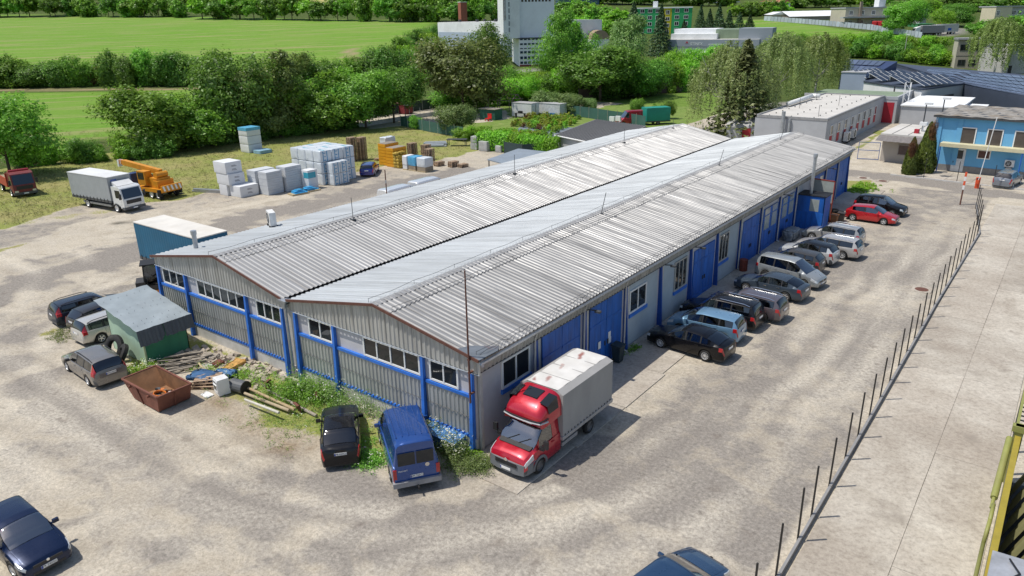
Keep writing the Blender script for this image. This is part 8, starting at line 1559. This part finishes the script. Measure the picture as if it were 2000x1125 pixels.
row(((1640,112),(1720,112),(1800,122),(1850,128)),14,30,40,'bush',('mid','lime','dark'),'shrub in the thicket above the solar roof','thicket above the solar roof'); row(((1650,96),(1740,92),(1830,100)),10,26,40,'bush',('mid','lime'),'shrub at the top of the thicket above the solar roof','upper thicket')
ptree(1815,124,94,70,'bush','lime','bright yellow-green shrub left of the concrete block','shrub','shrub',tr=False)
# far tree lines
row(((-60,34),(100,32),(250,33),(372,33)),20,40,44,'far',('dark','mid','dark'),'tree in the far row along the left field edge','far tree row, left','tree','tree',8,True)
row(((392,36),(500,38),(640,40),(780,42),(860,42)),22,46,48,'far',('mid','dark','mid','lime'),'tree in the far row behind the field, left of the chimney','far tree row, middle','tree','tree',6,True)
row(((870,44),(930,42),(980,40)),6,42,48,'far',('mid','dark'),'tree in the far row between chimney and tower','far tree row, right','tree','tree',4,True)
row(((1090,30),(1150,40),(1210,50)),9,34,46,'far',('mid','lime','dark'),'tree in the wood between tower and apartments','wood between tower and apartments','tree','tree',6,True); row(((1095,70),(1150,75),(1200,78)),7,34,44,'far',('mid','lime'),'tree in the nearer wood between tower and apartments','nearer wood behind the poplars','tree','tree',6,True)
row(((1090,8),(1200,8),(1300,10),(1420,12)),16,24,44,'far',('dark','mid','dark'),'tree of the wooded hill above the apartments','wooded hill above the apartments','tree','tree',6,True)
row(((1430,32),(1490,30),(1530,26)),8,22,36,'far',('mid','lime','dark'),'tree below the far red roofs','trees below the far red roofs','tree','tree',5,True)
row(((1530,16),(1620,14),(1720,16)),13,24,40,'far',('mid','lime','dark'),'tree behind the far sheds','trees behind the far sheds','tree','tree',6,True)
row(((1790,26),(1850,20),(1920,22),(2020,24)),14,26,44,'far',('mid','dark','lime'),'tree on the far slope at top right','trees on the far slope, top right','tree','tree',6,True); row(((1720,6),(1850,4),(2030,4)),16,22,44,'far',('mid','dark'),'tree on the topmost far slope','topmost far trees','tree','tree',6,True)
row(((1905,75),(1960,80),(2020,85)),7,42,50,'far',('mid','dark'),'tree behind the right-hand willow','trees behind the right willow','tree','tree',6,True)
row(((-80,8),(200,6),(300,4)),10,22,60,'far',('dark','mid'),'tree on the far hill above the left field','far hill trees, left','tree','tree',8,True); row(((680,8),(800,6),(960,8)),10,24,60,'far',('dark',),'dark tree on the far hill behind the chimney','far hill trees, middle','tree','tree',8,True)
# nursery hedges and beds
def hedge(pts,h,d,mat,label):
    t_=thing('hedge',label,'hedge',(0,0,0)); P_=[Vector(gt(*q)) for q in pts]
    for a,b in zip(P_[:-1],P_[1:]):
        n_=max(1,round((b-a).length/2.4))
        for k in range(n_):
            A=a.lerp(b,k/n_); B=a.lerp(b,(k+1)/n_); c=(A+B)/2; o_=link('hedge_bush',random.choice(CR['hedge']),t_,tuple(c),math.atan2(B.y-A.y,B.x-A.x),scale=((B-A).length*1.1,d,h*random.uniform(.9,1.1))); o_.material_slots[0].link='OBJECT'; o_.material_slots[0].material=LM[mat]
hedge(((938,290),(1000,296),(1040,301),(1090,303)),2.3,2.2,'lime','clipped green hedge in front of the nursery beds')
row(((900,275),(930,268),(960,270)),6,20,34,'bush',('mid','lime'),'green shrub left of the clipped hedge','shrubs left of the clipped hedge')
gpl='potted plants in the nursery bed'; A0,B0_,C0_=Vector(gt(1000,248)),Vector(gt(1090,262)),Vector(gt(1140,232)); D0=Vector(gt(1040,226))
for i in range(14):
    for j in range(7):
        u,v=(i+.5)/14,(j+.5)/7; p=A0.lerp(B0_,u).lerp(D0.lerp(C0_,u),v)+Vector((random.uniform(-.3,.3),random.uniform(-.3,.3),0)); s=random.uniform(.7,1.2); plant('potted_plant','potted plant in the large nursery bed, row %s from front, %s from left'%(nth(j+1),nth(i+1)),'plant',p,1.0*s,1.3*s,'plant',random.choice(('yell','yell','lime','yell','mid') if (i*j)%7 else ('brown','yell','lime','yell','yell')),gpl,tr=False)
A0,B0_=Vector(gt(968,262)),Vector(gt(1060,268))
for i in range(16):
    for j in range(3): p=A0.lerp(B0_,i/15)+Vector((random.uniform(-.3,.3),j*1.0,0)); plant('potted_plant','potted plant in the narrow front bed, row %s from front, %s from left'%(nth(j+1),nth(i+1)),'plant',p,.8,1.1,'plant',random.choice(('lime','yell','mid')),'potted plants in the front bed',tr=False)
bedm=M((0.16,0.19,0.22),0.8,0,0.15,0.6)
bed=obj('weed_membrane',MB().add([Vector((q.x,q.y,.05)) for q in (gt(985,268),gt(1078,276),gt(1120,250),gt(1030,240))],[(0,1,2,3)]),bedm); tag(bed,None,None,kind='structure')
# ---- weeds along the gable
def weeds(name,label,pts,n,hmax,size,mat,seed,spread=.6,flowers=0):
    rs=np.random.RandomState(seed); P_=[Vector(at(*q)) for q in pts]; V=[]
    for k in range(n):
        i=rs.randint(0,len(P_)-1) if len(P_)>1 else 0; f=rs.rand(); c=(P_[i].lerp(P_[i+1],f) if len(P_)>1 else P_[0]); c=np.array([c.x,c.y,0])+np.array([rs.normal(0,spread),rs.normal(0,spread),0]); 
        if c[1]>-.2 and c[0]<.2: c[1]=-.2-abs(rs.normal(0,.3))
        h=hmax*rs.uniform(.25,1.0); m=rs.randint(14,30); t=rs.uniform(0,1,m); pp=c+np.stack([rs.normal(0,.13,m)*(1.2-t*.6),rs.normal(0,.13,m)*(1.2-t*.6),t*h],1); V.append(leaves(pp,np.tile([0,0,.7],(m,1)),size,rs,.45))
    me=quads_mesh(name,np.concatenate(V)); me.materials.clear(); me.materials.append(LM[mat]); o_=link(name,me); tag(o_,label,'weeds',kind='stuff')
    if flowers:
        F=[]
        for k in range(flowers):
            i=rs.randint(0,len(P_)-1); f=rs.rand(); c=P_[i].lerp(P_[i+1],f); c=np.array([c.x+rs.normal(0,spread*.9),min(-.25,c.y+rs.normal(0,spread*.9)),rs.uniform(.3,hmax)]); F.append(leaves(np.tile(c,(4,1))+rs.normal(0,.03,(4,3)),np.tile([0,0,2.],(4,1)),.025,rs,.9))
        me=quads_mesh('flowers',np.concatenate(F)); me.materials.clear(); me.materials.append(M((0.80,0.80,0.66),0.7,0,0.1,name='petals')); o_=link('wild_flowers',me); tag(o_,'white wild flowers '+label.split(' ',2)[2] if False else 'small white flowers scattered over the '+' '.join(label.split()[-5:]),'flowers',kind='stuff')
weeds('weeds','lush green weeds beside the timber poles',((545,775),(590,765),(640,790)),320,1.0,.055,'mid',1,.6,18); weeds('weeds','tall flowering weeds along the gable foot',((600,760),(660,785),(730,815)),220,1.2,.045,'grey',2,.4,60)
weeds('weeds','flowering weeds between blue van and corner post',((840,850),(880,885),(900,895)),220,1.1,.045,'grey',3,.34,110); weeds('weeds','dry grey weeds at the hall corner',((880,915),(930,915),(955,905)),220,.5,.04,'grey',4,.34,0)
weeds('weeds','low green weeds between the black liftback and the van',((705,850),(715,890),(740,900),(700,915)),160,.35,.04,'mid',5,.3,12); weeds('weeds','green weeds among the rubble by the shed',((395,720),(440,735),(480,735),(510,745)),200,.5,.045,'lime',6,.5,10)
weeds('weeds','low scattered weeds on the dirt patch',((440,770),(530,820),(600,850),(560,790),(620,830)),120,.16,.035,'mid',7,.9,10); weeds('weeds','grassy weeds around tyres and shed corner',((250,725),(290,725),(300,715)),70,.45,.06,'lime',8,.4,60); weeds('weeds','dry tufts by the parked estate cars',((100,655),(125,665),(120,645)),70,.2,.04,'olive',9,.45,0)
weeds('weeds','grass patch past the far hall corner',((1650,370),(1690,372),(1670,360)),200,.3,.1,'lime',10,.8,0); weeds('weeds','long grass by the corner of the lawn fence',((790,255),(850,268),(890,268)),240,.8,.13,'mid',11,1.3,0)
weeds('weeds','weeds along the foot of the long wall',((1228,690),(1240,680),(1235,684)),30,.2,.05,'mid',12,.15,0)
# tufts over the lawn
rs=np.random.RandomState(5); V=[]; G=np.array([at(rs.uniform(0,1000),rs.uniform(255,440))[:2] for _ in range(9000)]); G=G[sdist(G,LAWN)>rs.uniform(-.8,1.0,len(G))]
for x_,y_ in G: m=6; pp=np.array([x_,y_,0])+np.stack([rs.normal(0,.18,m),rs.normal(0,.18,m),rs.uniform(0,.22,m)],1); V.append(leaves(pp,np.tile([0,0,.6],(m,1)),.10,rs,.35))
me=quads_mesh('grass_tufts',np.concatenate(V)); me.materials.clear(); me.materials.append(leafmat('dry_grass',(0.15,0.175,0.045),(0.33,0.31,0.12),.3,.3)); o_=link('grass_tufts',me); tag(o_,'tufts of half dry grass over the lawn','grass',kind='stuff')
